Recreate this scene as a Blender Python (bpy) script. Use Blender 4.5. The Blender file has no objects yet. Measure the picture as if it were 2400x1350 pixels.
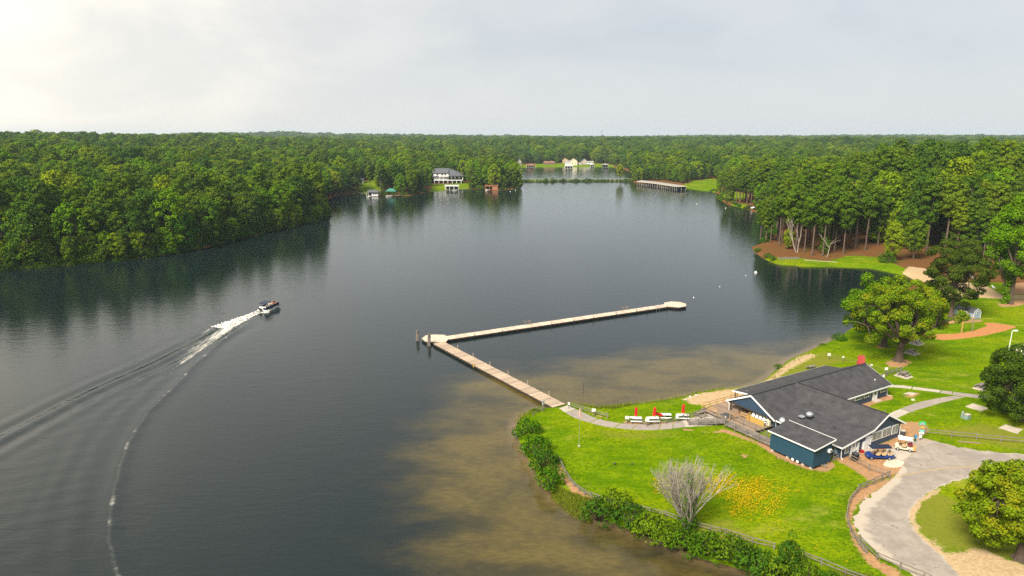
import bpy, bmesh, math, random
import numpy as np
from mathutils import Vector, Matrix, Euler
from mathutils.geometry import tessellate_polygon

scene = bpy.context.scene
C = scene.collection
# ------------------------------------------------------------------ camera, sky, sun, exposure
FPX, PITCH, CAMH = 1600.0, math.atan(357 / 1600), 47.0
cam_d = bpy.data.cameras.new('camera')
cam_d.sensor_width = 36.0
cam_d.lens = 36.0 * FPX / 2400.0
cam_d.clip_start = 1.0
cam_d.clip_end = 30000.0
cam = bpy.data.objects.new('camera', cam_d)
C.objects.link(cam)
cam.location = (0, 0, CAMH)
cam.rotation_euler = (math.pi / 2 - PITCH, 0, 0)
scene.camera = cam

SUN_AZ, SUN_EL = math.radians(-140), math.radians(46)     # azimuth from +Y, clockwise positive
SUN = Vector((math.sin(SUN_AZ) * math.cos(SUN_EL), math.cos(SUN_AZ) * math.cos(SUN_EL), math.sin(SUN_EL)))
sl = bpy.data.lights.new('sun', 'SUN')
sl.energy = 2.1
sl.angle = math.radians(24)
sl.color = (1.0, 0.93, 0.80)
sun = bpy.data.objects.new('sun', sl)
C.objects.link(sun)
sun.location = SUN * 300
sun.rotation_euler = (-SUN).to_track_quat('-Z', 'Y').to_euler()

scene.view_settings.view_transform = 'Standard'
scene.view_settings.look = 'None'
scene.view_settings.gamma = 1.0
scene.view_settings.use_curve_mapping = False
scene.view_settings.exposure = 1.95

world = bpy.data.worlds.new('World')
scene.world = world
world.use_nodes = True
wt = world.node_tree
wt.nodes.clear()


def nd(t, typ, **kw):
    n = t.nodes.new(typ)
    for k, v in kw.items():
        setattr(n, k, v)
    return n


def val(t, sock, x):
    """feed a socket with another socket or with a constant"""
    if hasattr(x, 'is_output'):
        t.links.new(x, sock)
    else:
        sock.default_value = x


def mth(t, op, a, b=None, c=None, clamp=False):
    n = nd(t, 'ShaderNodeMath', operation=op, use_clamp=clamp)
    val(t, n.inputs[0], a)
    if b is not None:
        val(t, n.inputs[1], b)
    if c is not None:
        val(t, n.inputs[2], c)
    return n.outputs[0]


def mixc(t, fac, a, b, blend='MIX'):
    n = nd(t, 'ShaderNodeMix', data_type='RGBA', blend_type=blend)
    val(t, n.inputs[0], fac)
    for s, x in ((n.inputs[6], a), (n.inputs[7], b)):
        if isinstance(x, (tuple, list)) and len(x) == 3:
            x = (*x, 1.0)
        val(t, s, x)
    return n.outputs[2]


def mapr(t, x, a, b, c=0.0, d=1.0, smooth=True):
    n = nd(t, 'ShaderNodeMapRange', interpolation_type='SMOOTHSTEP' if smooth else 'LINEAR')
    val(t, n.inputs[0], x)
    for i, q in enumerate((a, b, c, d)):
        n.inputs[i + 1].default_value = q
    return n.outputs[0]


def noise(t, vec, scale, detail=3.0, rough=0.55, dist=0.0):
    n = nd(t, 'ShaderNodeTexNoise')
    if vec is not None:
        t.links.new(vec, n.inputs['Vector'])
    n.inputs['Scale'].default_value = scale
    n.inputs['Detail'].default_value = detail
    n.inputs['Roughness'].default_value = rough
    n.inputs['Distortion'].default_value = dist
    return n.outputs[0]


def mapping(t, vec, scale=(1, 1, 1), rot=(0, 0, 0)):
    n = nd(t, 'ShaderNodeMapping')
    t.links.new(vec, n.inputs[0])
    n.inputs['Rotation'].default_value = rot
    n.inputs['Scale'].default_value = scale
    return n.outputs[0]


def build_world():
    t = wt
    tc = nd(t, 'ShaderNodeTexCoord')
    nrm = nd(t, 'ShaderNodeVectorMath', operation='NORMALIZE')
    t.links.new(tc.outputs['Generated'], nrm.inputs[0])
    d = nrm.outputs[0]
    sep = nd(t, 'ShaderNodeSeparateXYZ')
    t.links.new(d, sep.inputs[0])
    x, y, z = sep.outputs
    dot = nd(t, 'ShaderNodeVectorMath', operation='DOT_PRODUCT')
    t.links.new(d, dot.inputs[0])
    # the bright place in the cloud sits a little lower than the lamp: thin cloud towards the west
    g = Vector((math.sin(math.radians(-47)) * math.cos(math.radians(17)), math.cos(math.radians(-47)) * math.cos(math.radians(17)), math.sin(math.radians(17))))
    dot.inputs[1].default_value = g
    c = mth(t, 'MAXIMUM', dot.outputs['Value'], 0.0)
    glow = mth(t, 'POWER', c, 9.0)
    wide = mth(t, 'POWER', c, 3.0)
    zz = mth(t, 'ADD', mth(t, 'MAXIMUM', z, 0.0), 0.10)
    cmb = nd(t, 'ShaderNodeCombineXYZ')
    t.links.new(mth(t, 'DIVIDE', x, zz), cmb.inputs[0])
    t.links.new(mth(t, 'DIVIDE', y, zz), cmb.inputs[1])
    n1 = noise(t, mapping(t, d, (1.0, 1.0, 2.2)), 5.0, 5.0, 0.52, 0.3)
    n2 = noise(t, mapping(t, d, (1.0, 1.0, 1.8)), 2.1, 3.0, 0.5, 0.2)
    cl = mth(t, 'ADD', mth(t, 'MULTIPLY', n1, 0.55), mth(t, 'MULTIPLY', n2, 0.45))
    cl = mapr(t, cl, 0.34, 0.64)
    clouds = mixc(t, cl, (2.06, 2.20, 2.34), (2.40, 2.48, 2.56))
    hz = mapr(t, z, 0.0, 0.14)
    base = mixc(t, hz, (2.50, 2.58, 2.66), clouds)
    # towards the bright place the cloud edges turn warm and white
    gcl = mth(t, 'MULTIPLY', glow, mapr(t, cl, 0.0, 0.9, 0.60, 1.20))
    base = mixc(t, gcl, base, (4.7, 4.30, 3.60))
    base = mixc(t, mth(t, 'MULTIPLY', wide, 0.12), base, (3.2, 2.85, 2.35))
    sky = nd(t, 'ShaderNodeTexSky', sky_type='NISHITA')
    sky.sun_disc = False
    sky.sun_elevation = SUN_EL
    sky.sun_rotation = SUN_AZ
    sky.air_density = 1.0
    sky.dust_density = 2.0
    col = mixc(t, 0.06, base, sky.outputs[0])
    bg = nd(t, 'ShaderNodeBackground')
    t.links.new(col, bg.inputs[0])
    bg.inputs[1].default_value = 0.075
    out = nd(t, 'ShaderNodeOutputWorld')
    t.links.new(bg.outputs[0], out.inputs[0])


build_world()
scene.render.engine = 'CYCLES'
scene.cycles.use_denoising = False
scene.cycles.use_adaptive_sampling = False
scene.cycles.max_bounces = 6
scene.cycles.diffuse_bounces = 4
scene.cycles.glossy_bounces = 2
scene.cycles.transmission_bounces = 2
scene.cycles.volume_bounces = 0
scene.cycles.caustics_reflective = False
scene.cycles.caustics_refractive = False

# ------------------------------------------------------------------ surveying helpers
CP, SP = math.cos(PITCH), math.sin(PITCH)


def G(px, py, z=1.0):
    """a point of the photograph, taken back to the level z in the world"""
    dx, du = (px - 1200) / FPX, (675 - py) / FPX
    d = Vector((dx, CP + du * SP, -SP + du * CP))
    return Vector((0, 0, CAMH)) + d * ((z - CAMH) / d.z)


def GL(pts, z=1.0):
    return [G(x, y, z) for x, y in pts]


def proj(X, Y, Z):
    z = Z - CAMH
    f = Y * CP - z * SP
    return 1200 + FPX * X / f, 675 - FPX * (Y * SP + z * CP) / f


def seg_dist(X, Y, pts, closed=True):
    """unsigned distance of many points to a polyline, and the arc position of the foot"""
    P = np.array([(p[0], p[1]) for p in pts], float)
    best = np.full(X.shape, 1e18)
    arc = np.zeros(X.shape)
    n = len(P)
    acc = 0.0
    for i in range(n if closed else n - 1):
        a, b = P[i], P[(i + 1) % n]
        e = b - a
        L2 = max(e @ e, 1e-12)
        t = np.clip(((X - a[0]) * e[0] + (Y - a[1]) * e[1]) / L2, 0, 1)
        dx = X - a[0] - t * e[0]
        dy = Y - a[1] - t * e[1]
        q = dx * dx + dy * dy
        m = q < best
        best = np.where(m, q, best)
        arc = np.where(m, acc + t * math.sqrt(L2), arc)
        acc += math.sqrt(L2)
    return np.sqrt(best), arc, acc


def inside(X, Y, pts):
    P = np.array([(p[0], p[1]) for p in pts], float)
    r = np.zeros(X.shape, bool)
    n = len(P)
    for i in range(n):
        x1, y1 = P[i]
        x2, y2 = P[(i + 1) % n]
        c = (y1 > Y) != (y2 > Y)
        if y1 != y2:
            r ^= c & (X < (x2 - x1) * (Y - y1) / (y2 - y1) + x1)
    return r


def sdf(X, Y, pts):
    """positive inside the polygon"""
    d = seg_dist(X, Y, pts)[0]
    return np.where(inside(X, Y, pts), d, -d)


def ss(a, b, x):
    t = np.clip((x - a) / (b - a), 0, 1)
    return t * t * (3 - 2 * t)


def smooth_line(pts, n=4, closed=False):
    """Catmull-Rom through the points"""
    pts = [Vector(p) for p in pts]
    out = []
    m = len(pts)
    for i in range(m if closed else m - 1):
        p0 = pts[(i - 1) % m] if (closed or i > 0) else pts[0]
        p1, p2 = pts[i], pts[(i + 1) % m]
        p3 = pts[(i + 2) % m] if (closed or i + 2 < m) else pts[-1]
        for k in range(n):
            t = k / n
            out.append(0.5 * ((2 * p1) + (p2 - p0) * t + (2 * p0 - 5 * p1 + 4 * p2 - p3) * t * t + (3 * p1 - p0 - 3 * p2 + p3) * t ** 3))
    if not closed:
        out.append(pts[-1])
    return out


# ------------------------------------------------------------------ object helpers
def tag(o, label=None, cat=None, group=None, kind=None):
    for k, v in (('label', label), ('category', cat), ('group', group), ('kind', kind)):
        if v:
            o[k] = v
    return o


def thing(name, label, cat, loc=(0, 0, 0), rz=0.0, group=None):
    o = bpy.data.objects.new(name, None)
    o.empty_display_size = 0.3
    C.objects.link(o)
    o.location = loc
    o.rotation_euler = (0, 0, rz)
    return tag(o, label, cat, group)


def link(name, me, parent=None, loc=None):
    o = bpy.data.objects.new(name, me)
    C.objects.link(o)
    if parent:
        o.parent = parent
    if loc is not None:
        o.location = loc
    return o


class MB:
    """collects simple solids and links them as one mesh"""

    def __init__(self):
        self.v, self.f = [], []

    def add(self, vs, fs):
        n = len(self.v)
        self.v += [tuple(p) for p in vs]
        self.f += [tuple(i + n for i in f) for f in fs]
        return self

    def box(self, c, s, rz=0.0):
        x, y, z = s[0] / 2, s[1] / 2, s[2] / 2
        k, q = math.cos(rz), math.sin(rz)
        vs = [(c[0] + a * k - b * q, c[1] + a * q + b * k, c[2] + d) for d in (-z, z) for a, b in ((-x, -y), (x, -y), (x, y), (-x, y))]
        return self.add(vs, [(3, 2, 1, 0), (4, 5, 6, 7), (0, 1, 5, 4), (1, 2, 6, 5), (2, 3, 7, 6), (3, 0, 4, 7)])

    def bar(self, p, q, w, h=None):
        """a rectangular bar from p to q: w wide, h high"""
        h = w if h is None else h
        p, q = Vector(p), Vector(q)
        d = (q - p).normalized()
        s = d.cross(Vector((0, 0, 1)))
        s = Vector((1, 0, 0)) if s.length < 1e-4 else s.normalized()
        u = s.cross(d).normalized()
        vs = [e + s * a * w / 2 + u * b * h / 2 for e in (p, q) for a, b in ((-1, -1), (1, -1), (1, 1), (-1, 1))]
        return self.add(vs, [(3, 2, 1, 0), (4, 5, 6, 7), (0, 1, 5, 4), (1, 2, 6, 5), (2, 3, 7, 6), (3, 0, 4, 7)])

    def tube(self, pts, rs, n=6, cap=True):
        pts = [Vector(p) for p in pts]
        if not hasattr(rs, '__len__'):
            rs = [rs] * len(pts)
        base = len(self.v)
        ref = None
        for i, p in enumerate(pts):
            d = (pts[min(i + 1, len(pts) - 1)] - pts[max(i - 1, 0)]).normalized()
            if ref is None or abs(d.dot(ref)) > 0.95:
                ref = Vector((0, 0, 1)) if abs(d.z) < 0.9 else Vector((1, 0, 0))
            a = d.cross(ref).normalized()
            b = d.cross(a)
            for k in range(n):
                w = 2 * math.pi * k / n
                self.v.append(tuple(p + (a * math.cos(w) + b * math.sin(w)) * rs[i]))
        for i in range(len(pts) - 1):
            for k in range(n):
                a, b = base + i * n + k, base + i * n + (k + 1) % n
                self.f.append((a, b, b + n, a + n))
        if cap:
            self.f.append(tuple(base + k for k in range(n))[::-1])
            self.f.append(tuple(base + (len(pts) - 1) * n + k for k in range(n)))
        return self

    def prism(self, pts, z0, z1):
        """a polygon in plan, drawn up from z0 to z1"""
        n = len(pts)
        vs = [(p[0], p[1], z0) for p in pts] + [(p[0], p[1], z1) for p in pts]
        fs = [(i, (i + 1) % n, (i + 1) % n + n, i + n) for i in range(n)]
        tri = tessellate_polygon([[Vector((p[0], p[1], 0)) for p in pts]])
        fs += [tuple(x + n for x in t) for t in tri] + [tuple(reversed(t)) for t in tri]
        return self.add(vs, fs)

    def slab(self, pts, th, d=None):
        """a flat polygon in space given a thickness along d (default: its normal)"""
        pts = [Vector(p) for p in pts]
        if d is None:
            d = (pts[1] - pts[0]).cross(pts[-1] - pts[0]).normalized()
        d = Vector(d) * th
        n = len(pts)
        vs = pts + [p + d for p in pts]
        fs = [tuple(range(n))[::-1], tuple(range(n, 2 * n))] + [(i, (i + 1) % n, (i + 1) % n + n, i + n) for i in range(n)]
        return self.add(vs, fs)

    def lathe(self, prof, c=(0, 0, 0), n=12):
        base = len(self.v)
        for r, z in prof:
            for k in range(n):
                w = 2 * math.pi * k / n
                self.v.append((c[0] + r * math.cos(w), c[1] + r * math.sin(w), c[2] + z))
        for i in range(len(prof) - 1):
            for k in range(n):
                a, b = base + i * n + k, base + i * n + (k + 1) % n
                self.f.append((a, b, b + n, a + n))
        self.f.append(tuple(base + k for k in range(n))[::-1])
        self.f.append(tuple(base + (len(prof) - 1) * n + k for k in range(n)))
        return self

    def wheel(self, c, r, w, ax=(0, 1, 0), n=14):
        ax = Vector(ax).normalized()
        c = Vector(c)
        return self.tube([c - ax * w / 2, c - ax * w * 0.3, c + ax * w * 0.3, c + ax * w / 2], [r * 0.9, r, r, r * 0.9], n)

    def mesh(self, name, mat, smooth=False):
        me = bpy.data.meshes.new(name)
        me.from_pydata(self.v, [], self.f)
        me.materials.append(mat)
        if smooth:
            me.polygons.foreach_set('use_smooth', [True] * len(me.polygons))
        me.update()
        return me

    def build(self, name, mat, parent=None, world=False, smooth=False, label=None, kind=None):
        """world: the points were given in world space and the parent is not turned"""
        if world and parent is not None:
            l = parent.location
            self.v = [(p[0] - l.x, p[1] - l.y, p[2] - l.z) for p in self.v]
        o = link(name, self.mesh(name, mat, smooth), parent)
        return tag(o, label, None, None, kind)


def copy_tree(o, parent=None):
    c = o.copy()
    C.objects.link(c)
    if parent:
        c.parent = parent
    for ch in list(o.children):
        copy_tree(ch, c)
    return c


# ------------------------------------------------------------------ materials
def newmat(name):
    m = bpy.data.materials.new(name)
    m.use_nodes = True
    t = m.node_tree
    t.nodes.clear()
    out = nd(t, 'ShaderNodeOutputMaterial')
    b = nd(t, 'ShaderNodeBsdfPrincipled')
    t.links.new(b.outputs[0], out.inputs[0])
    return m, t, b, out


def M(name, col, rough=0.75, var=0.18, scale=2.0, stretch=(1, 1, 1), bump=0.0, metal=0.0, spec=0.35, coord='Object', fine=True, island=0.0):
    m, t, b, out = newmat(name)
    tc = nd(t, 'ShaderNodeTexCoord')
    v = mapping(t, tc.outputs[coord], stretch)
    n1 = noise(t, v, scale, 4.0, 0.6)
    f = n1
    if fine:
        f = mth(t, 'ADD', mth(t, 'MULTIPLY', n1, 0.6), mth(t, 'MULTIPLY', noise(t, v, scale * 7, 2.0), 0.4))
    f = mapr(t, f, 0.3, 0.7, smooth=False)
    lo = tuple(c * (1 - var) for c in col)
    hi = tuple(min(c * (1 + var), 1.0) for c in col)
    c = mixc(t, f, lo, hi)
    if island:
        geo = nd(t, 'ShaderNodeNewGeometry')
        k = mapr(t, geo.outputs['Random Per Island'], 0.0, 1.0, 1.0 - island, 1.0 + island * 0.6, False)
        g = nd(t, 'ShaderNodeCombineColor')
        for q in range(3):
            t.links.new(k, g.inputs[q])
        c = mixc(t, 1.0, c, g.outputs[0], 'MULTIPLY')
    t.links.new(c, b.inputs['Base Color'])
    b.inputs['Roughness'].default_value = rough
    b.inputs['Metallic'].default_value = metal
    b.inputs['Specular IOR Level'].default_value = spec
    if bump:
        bn = nd(t, 'ShaderNodeBump')
        bn.inputs['Strength'].default_value = 0.6
        bn.inputs['Distance'].default_value = bump
        t.links.new(f, bn.inputs['Height'])
        t.links.new(bn.outputs[0], b.inputs['Normal'])
    return m


def leafmat(name, dark, light, hue=0.25, trans=0.3, tip=None):
    """foliage: every leaf spray and every tree a little different"""
    m = bpy.data.materials.new(name)
    m.use_nodes = True
    t = m.node_tree
    t.nodes.clear()
    out = nd(t, 'ShaderNodeOutputMaterial')
    geo = nd(t, 'ShaderNodeNewGeometry')
    oi = nd(t, 'ShaderNodeObjectInfo')
    c = mixc(t, geo.outputs['Random Per Island'], dark, light)
    r = oi.outputs['Random']
    k = mth(t, 'FRACT', mth(t, 'MULTIPLY', r, 7.31))
    c = mixc(t, mth(t, 'MULTIPLY', mapr(t, r, 0.45, 1.0), hue * 2.2), c, (0.220, 0.275, 0.006))
    c = mixc(t, mth(t, 'MULTIPLY', mapr(t, k, 0.5, 1.0), hue * 1.6), c, (0.020, 0.052, 0.016))
    if tip:
        tc = nd(t, 'ShaderNodeTexCoord')
        nz = noise(t, tc.outputs['Object'], 0.45, 3.0)
        c = mixc(t, mapr(t, nz, 0.48, 0.68), c, tip)
    d = nd(t, 'ShaderNodeBsdfDiffuse')
    tr = nd(t, 'ShaderNodeBsdfTranslucent')
    t.links.new(c, d.inputs[0])
    t.links.new(mixc(t, 1.0, c, (1.0, 1.05, 0.6), 'MULTIPLY'), tr.inputs[0])
    mx = nd(t, 'ShaderNodeMixShader')
    mx.inputs[0].default_value = trans
    t.links.new(d.outputs[0], mx.inputs[1])
    t.links.new(tr.outputs[0], mx.inputs[2])
    t.links.new(mx.outputs[0], out.inputs[0])
    return m


MT = {}
MT['white'] = M('white_paint', (0.78, 0.77, 0.74), 0.5, 0.06)
MT['blue'] = M('blue_siding', (0.030, 0.058, 0.100), 0.55, 0.14, 1.2)
MT['teal'] = M('teal_siding', (0.020, 0.060, 0.098), 0.5, 0.12, 1.2)
MT['shingle'] = M('dark_shingle', (0.047, 0.044, 0.046), 0.9, 0.5, 0.8, (1, 1, 1), 0.02)
MT['glass'] = M('window_glass', (0.02, 0.025, 0.03), 0.06, 0.2, 0.7, spec=0.6)
MT['blind'] = M('window_blind', (0.22, 0.24, 0.20), 0.25, 0.12, 1.5, (1, 1, 9), spec=0.6)
MT['wood'] = M('weathered_wood', (0.25, 0.175, 0.12), 0.85, 0.3, 2.0, (1, 1, 6), island=0.25)
MT['greywood'] = M('grey_wood', (0.185, 0.158, 0.130), 0.85, 0.32, 1.6, island=0.3)
MT['dock'] = M('dock_boards', (0.40, 0.30, 0.21), 0.85, 0.22, 0.9, island=0.28)
MT['dockpale'] = M('pale_dock_boards', (0.50, 0.405, 0.31), 0.85, 0.16, 0.7, island=0.2)
MT['darkwood'] = M('wet_dark_wood', (0.045, 0.032, 0.024), 0.8, 0.3, 2.0)
MT['tan'] = M('tan_lumber', (0.46, 0.26, 0.085), 0.8, 0.22, 1.5)
MT['yellowwood'] = M('yellow_lumber', (0.42, 0.27, 0.06), 0.8, 0.2, 1.2, (1, 1, 8))
MT['metal'] = M('galvanised_metal', (0.52, 0.54, 0.55), 0.35, 0.12, 3.0, metal=0.7)
MT['black'] = M('black_rubber', (0.014, 0.014, 0.015), 0.6, 0.2)
MT['darkgrey'] = M('dark_grey_metal', (0.05, 0.05, 0.055), 0.5, 0.2)
MT['red'] = M('red_fabric', (0.52, 0.010, 0.012), 0.8, 0.18, 3.0)
MT['redpaint'] = M('red_paint', (0.31, 0.008, 0.020), 0.55, 0.12)
MT['green'] = M('green_paint', (0.015, 0.085, 0.04), 0.55, 0.15)
MT['cream'] = M('cream_paint', (0.66, 0.58, 0.42), 0.45, 0.08)
MT['bluepaint'] = M('blue_paint', (0.010, 0.036, 0.17), 0.3, 0.1)
MT['navy'] = M('navy_paint', (0.008, 0.013, 0.035), 0.35, 0.15)
MT['beige'] = M('beige_vinyl', (0.50, 0.36, 0.20), 0.6, 0.12)
MT['maroon'] = M('maroon_vinyl', (0.22, 0.03, 0.03), 0.6, 0.15)
MT['yellow'] = M('yellow_plastic', (0.65, 0.45, 0.03), 0.5, 0.1)
MT['concrete'] = M('concrete', (0.42, 0.36, 0.30), 0.9, 0.16, 0.8)
MT['slab'] = M('table_slab_concrete', (0.40, 0.34, 0.27), 0.9, 0.3, 0.9)
MT['path'] = M('path_asphalt', (0.255, 0.215, 0.185), 0.9, 0.2, 1.2)
MT['stone'] = M('pale_stone', (0.42, 0.37, 0.30), 0.9, 0.25, 1.5)
MT['utility'] = M('utility_green', (0.20, 0.27, 0.24), 0.5, 0.12)
MT['bark'] = M('bark', (0.085, 0.060, 0.042), 0.95, 0.35, 1.5, (1, 1, 0.35), 0.05)
MT['pinebark'] = M('pine_bark', (0.120, 0.082, 0.060), 0.95, 0.3, 1.2, (1, 1, 0.35))
MT['deadwood'] = M('dead_wood', (0.27, 0.235, 0.185), 0.9, 0.25, 1.0)
MT['whitewood'] = M('bleached_wood', (0.29, 0.24, 0.19), 0.9, 0.2, 1.0)
MT['paleblue'] = M('pale_blue_siding', (0.27, 0.34, 0.40), 0.6, 0.08)
MT['brick'] = M('orange_wood', (0.36, 0.15, 0.07), 0.8, 0.15)
MT['skin'] = M('skin', (0.48, 0.27, 0.19), 0.6, 0.08)
MT['cloth_red'] = M('red_shirt', (0.42, 0.04, 0.04), 0.8, 0.1)
MT['cloth_dark'] = M('dark_shirt', (0.02, 0.02, 0.03), 0.8, 0.1)
MT['cloth_white'] = M('white_shirt', (0.7, 0.68, 0.64), 0.8, 0.1)
MT['roofgrey'] = M('grey_roof', (0.085, 0.088, 0.10), 0.85, 0.15, 0.5)
MT['roofpale'] = M('pale_metal_roof', (0.27, 0.25, 0.225), 0.5, 0.1, 0.3)
MT['roofgreen'] = M('green_metal_roof', (0.05, 0.19, 0.14), 0.5, 0.12, 0.5)
MT['roofbrown'] = M('brown_roof', (0.20, 0.10, 0.065), 0.85, 0.15, 0.5)
MT['sand'] = M('pale_sand', (0.52, 0.38, 0.23), 0.95, 0.18, 0.4)
MT['leaf_broad'] = leafmat('broadleaf_foliage', (0.050, 0.130, 0.002), (0.145, 0.260, 0.005), 0.30, 0.16)
MT['leaf_broad2'] = leafmat('dull_broadleaf_foliage', (0.060, 0.115, 0.004), (0.145, 0.215, 0.008), 0.30, 0.16)
MT['leaf_dark'] = leafmat('dark_broadleaf_foliage', (0.024, 0.066, 0.007), (0.074, 0.138, 0.013), 0.14, 0.16)
MT['leaf_pine'] = leafmat('pine_needles', (0.034, 0.082, 0.006), (0.110, 0.180, 0.008), 0.2, 0.12)
MT['leaf_yellow'] = leafmat('yellow_green_foliage', (0.072, 0.140, 0.004), (0.180, 0.255, 0.008), 0.1, 0.2, (0.235, 0.240, 0.008))
MT['leaf_oak'] = leafmat('dark_oak_foliage', (0.018, 0.046, 0.006), (0.062, 0.105, 0.010), 0.05, 0.15)
MT['leaf_hero_pine'] = leafmat('dark_pine_foliage', (0.018, 0.042, 0.008), (0.068, 0.100, 0.012), 0.05, 0.15)
MT['leaf_shrub'] = leafmat('shrub_foliage', (0.022, 0.075, 0.003), (0.075, 0.165, 0.007), 0.18, 0.16)
MT['leaf_autumn'] = leafmat('rusty_foliage', (0.12, 0.090, 0.010), (0.25, 0.155, 0.02), 0.05, 0.14)
MT['leaf_lime'] = leafmat('lime_foliage', (0.11, 0.16, 0.005), (0.26, 0.30, 0.012), 0.05, 0.14)
MT['leaf_bright'] = leafmat('bright_green_foliage', (0.02, 0.11, 0.01), (0.06, 0.21, 0.015), 0.05, 0.3)
MT['reed'] = leafmat('reed_blades', (0.13, 0.18, 0.010), (0.27, 0.29, 0.03), 0.05, 0.4)
MT['flower'] = leafmat('yellow_flowers', (0.40, 0.27, 0.004), (0.52, 0.37, 0.006), 0.0, 0.1)
# ------------------------------------------------------------------ the lake and the land
SHORE_NEAR = [(1790, 1352), (1700, 1325), (1640, 1308), (1560, 1275), (1480, 1243), (1400, 1213), (1350, 1197), (1300, 1165), (1262, 1120),
              (1236, 1075), (1216, 1035), (1207, 1000), (1222, 975), (1255, 960), (1300, 958), (1335, 948), (1400, 960), (1440, 957),
              (1490, 950), (1540, 943), (1590, 935), (1625, 924), (1690, 914), (1728, 911), (1765, 903), (1792, 890), (1815, 868),
              (1850, 842), (1890, 824), (1932, 806), (1962, 792), (2000, 765), (2050, 725), (2110, 685), (2150, 662), (2128, 648),
              (2080, 637), (2035, 628), (1960, 626), (1880, 624), (1820, 619), (1790, 607), (1768, 592), (1762, 580), (1785, 572), (1800, 555), (1805, 530),
              (1790, 512), (1772, 497), (1740, 488), (1703, 478), (1678, 463), (1690, 456), (1668, 449), (1625, 444),
              (1590, 438), (1545, 431), (1500, 427.5), (1440, 426), (1330, 426), (1222, 427), (1219, 440), (1170, 446), (1130, 445),
              (1095, 442), (1040, 446), (1012, 449), (960, 458), (900, 460), (850, 452), (820, 455), (775, 462), (752, 472), (757, 495),
              (763, 512), (700, 527), (600, 549), (500, 574), (400, 596), (300, 608), (200, 618), (100, 626), (0, 633), (-200, 650), (-450, 672), (-900, 700)]
LAKE = [tuple(G(x, y, 0)[:2]) for x, y in SHORE_NEAR] + [(-900, 230), (-900, -200), (70, -200), (62, 0), (44, 44)]
FAR_LAKE = [tuple(G(x, y, 0)[:2]) for x, y in [(1140, 421), (1330, 421.3), (1478, 421), (1490, 413), (1478, 403), (1455, 394), (1420, 391.3), (1330, 391.5), (1210, 392), (1130, 394), (1080, 400)]]


def land_sd(X, Y):
    """signed distance to the shore, positive on land"""
    out = np.empty(X.shape)
    fl = out.ravel()
    xs, ys = X.ravel(), Y.ravel()
    for i in range(0, xs.size, 60000):
        s = slice(i, i + 60000)
        fl[s] = -np.maximum(sdf(xs[s], ys[s], LAKE), sdf(xs[s], ys[s], FAR_LAKE))
    return out


PARK = GL([(1180, 1420), (1190, 950), (1330, 925), (1480, 920), (1700, 880), (1900, 790), (2010, 740), (2140, 680), (2185, 655), (2330, 662), (2500, 668), (3000, 720), (3200, 1500), (1500, 1800)])
PARK = [(p.x, p.y) for p in PARK]


def wob(X, Y):
    return (np.sin(X * 0.011 + 1.3) * np.cos(Y * 0.009 + 0.4) + 0.5 * np.sin(X * 0.027 + Y * 0.013) + 0.35 * np.cos(Y * 0.031 - X * 0.017 + 2.0))


def height(X, Y, d=None):
    d = land_sd(X, Y) if d is None else d
    away = ss(0, 70, -sdf(X, Y, PARK))
    h = 1.0 * ss(0.0, 1.8, d)
    rise = ss(20, 520, d) * (11.5 + 3.4 * wob(X, Y)) + ss(400, 1500, d) * 3
    rise += 13 * np.exp(-(((X + 620) / 420) ** 2 + ((Y - 1050) / 330) ** 2))
    rise += 9 * np.exp(-(((X + 330) / 160) ** 2 + ((Y - 520) / 150) ** 2)) * ss(5, 120, d)
    rise += 14 * np.exp(-(((X - 232) / 95) ** 2 + ((Y - 352) / 85) ** 2)) * ss(5, 70, d)
    rise += 19 * np.exp(-(((X + 1150) / 620) ** 2 + ((Y - 3400) / 450) ** 2)) * ss(1500, 2500, Y)
    far = ss(1800, 5200, np.hypot(X, Y)) * (2.5 + 5.0 * np.sin(X * 0.0019 + 0.8 + Y * 0.0006) + 2.5 * np.sin(X * 0.0053 - Y * 0.0011))
    h = h + (rise * away + far) * ss(3, 30, d)
    depth = np.minimum(0.12 + 0.10 * np.maximum(-d, 0), 2.6)
    return np.where(d > 0, h, -depth)


def axis(a, b, fine, lo, hi, grow=1.10):
    v = list(np.arange(lo, hi + 1e-6, fine))
    s = fine
    x = hi
    while x < b:
        s = min(s * grow, 240)
        x += s
        v.append(x)
    s = fine
    x = lo
    while x > a:
        s = min(s * grow, 240)
        x -= s
        v.insert(0, x)
    return np.array(v)


def grid_mesh(name, xs, ys, zfun, mat):
    X, Y = np.meshgrid(xs, ys)
    Z = zfun(X, Y)
    nx, ny = len(xs), len(ys)
    me = bpy.data.meshes.new(name)
    me.vertices.add(nx * ny)
    me.vertices.foreach_set('co', np.stack([X.ravel(), Y.ravel(), Z.ravel()], 1).ravel())
    i = (np.arange(ny - 1)[:, None] * nx + np.arange(nx - 1)[None, :]).ravel()
    q = np.stack([i, i + 1, i + nx + 1, i + nx], 1)
    set_quads(me, q)
    me.polygons.foreach_set('use_smooth', [True] * len(me.polygons))
    me.materials.append(mat)
    return me, X.ravel(), Y.ravel()


def set_quads(me, q):
    n = len(q)
    me.loops.add(n * 4)
    me.loops.foreach_set('vertex_index', q.ravel().astype(np.int32))
    me.polygons.add(n)
    me.polygons.foreach_set('loop_start', np.arange(0, n * 4, 4, dtype=np.int32))
    me.update(calc_edges=True)


def attr(me, name, v):
    a = me.attributes.new(name, 'FLOAT', 'POINT')
    a.data.foreach_set('value', np.asarray(v, np.float32))


# ground cover: outlines paced off from the photograph at park level
def W2(px, z=1.0):
    return [tuple(G(x, y, z)[:2]) for x, y in px]


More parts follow.
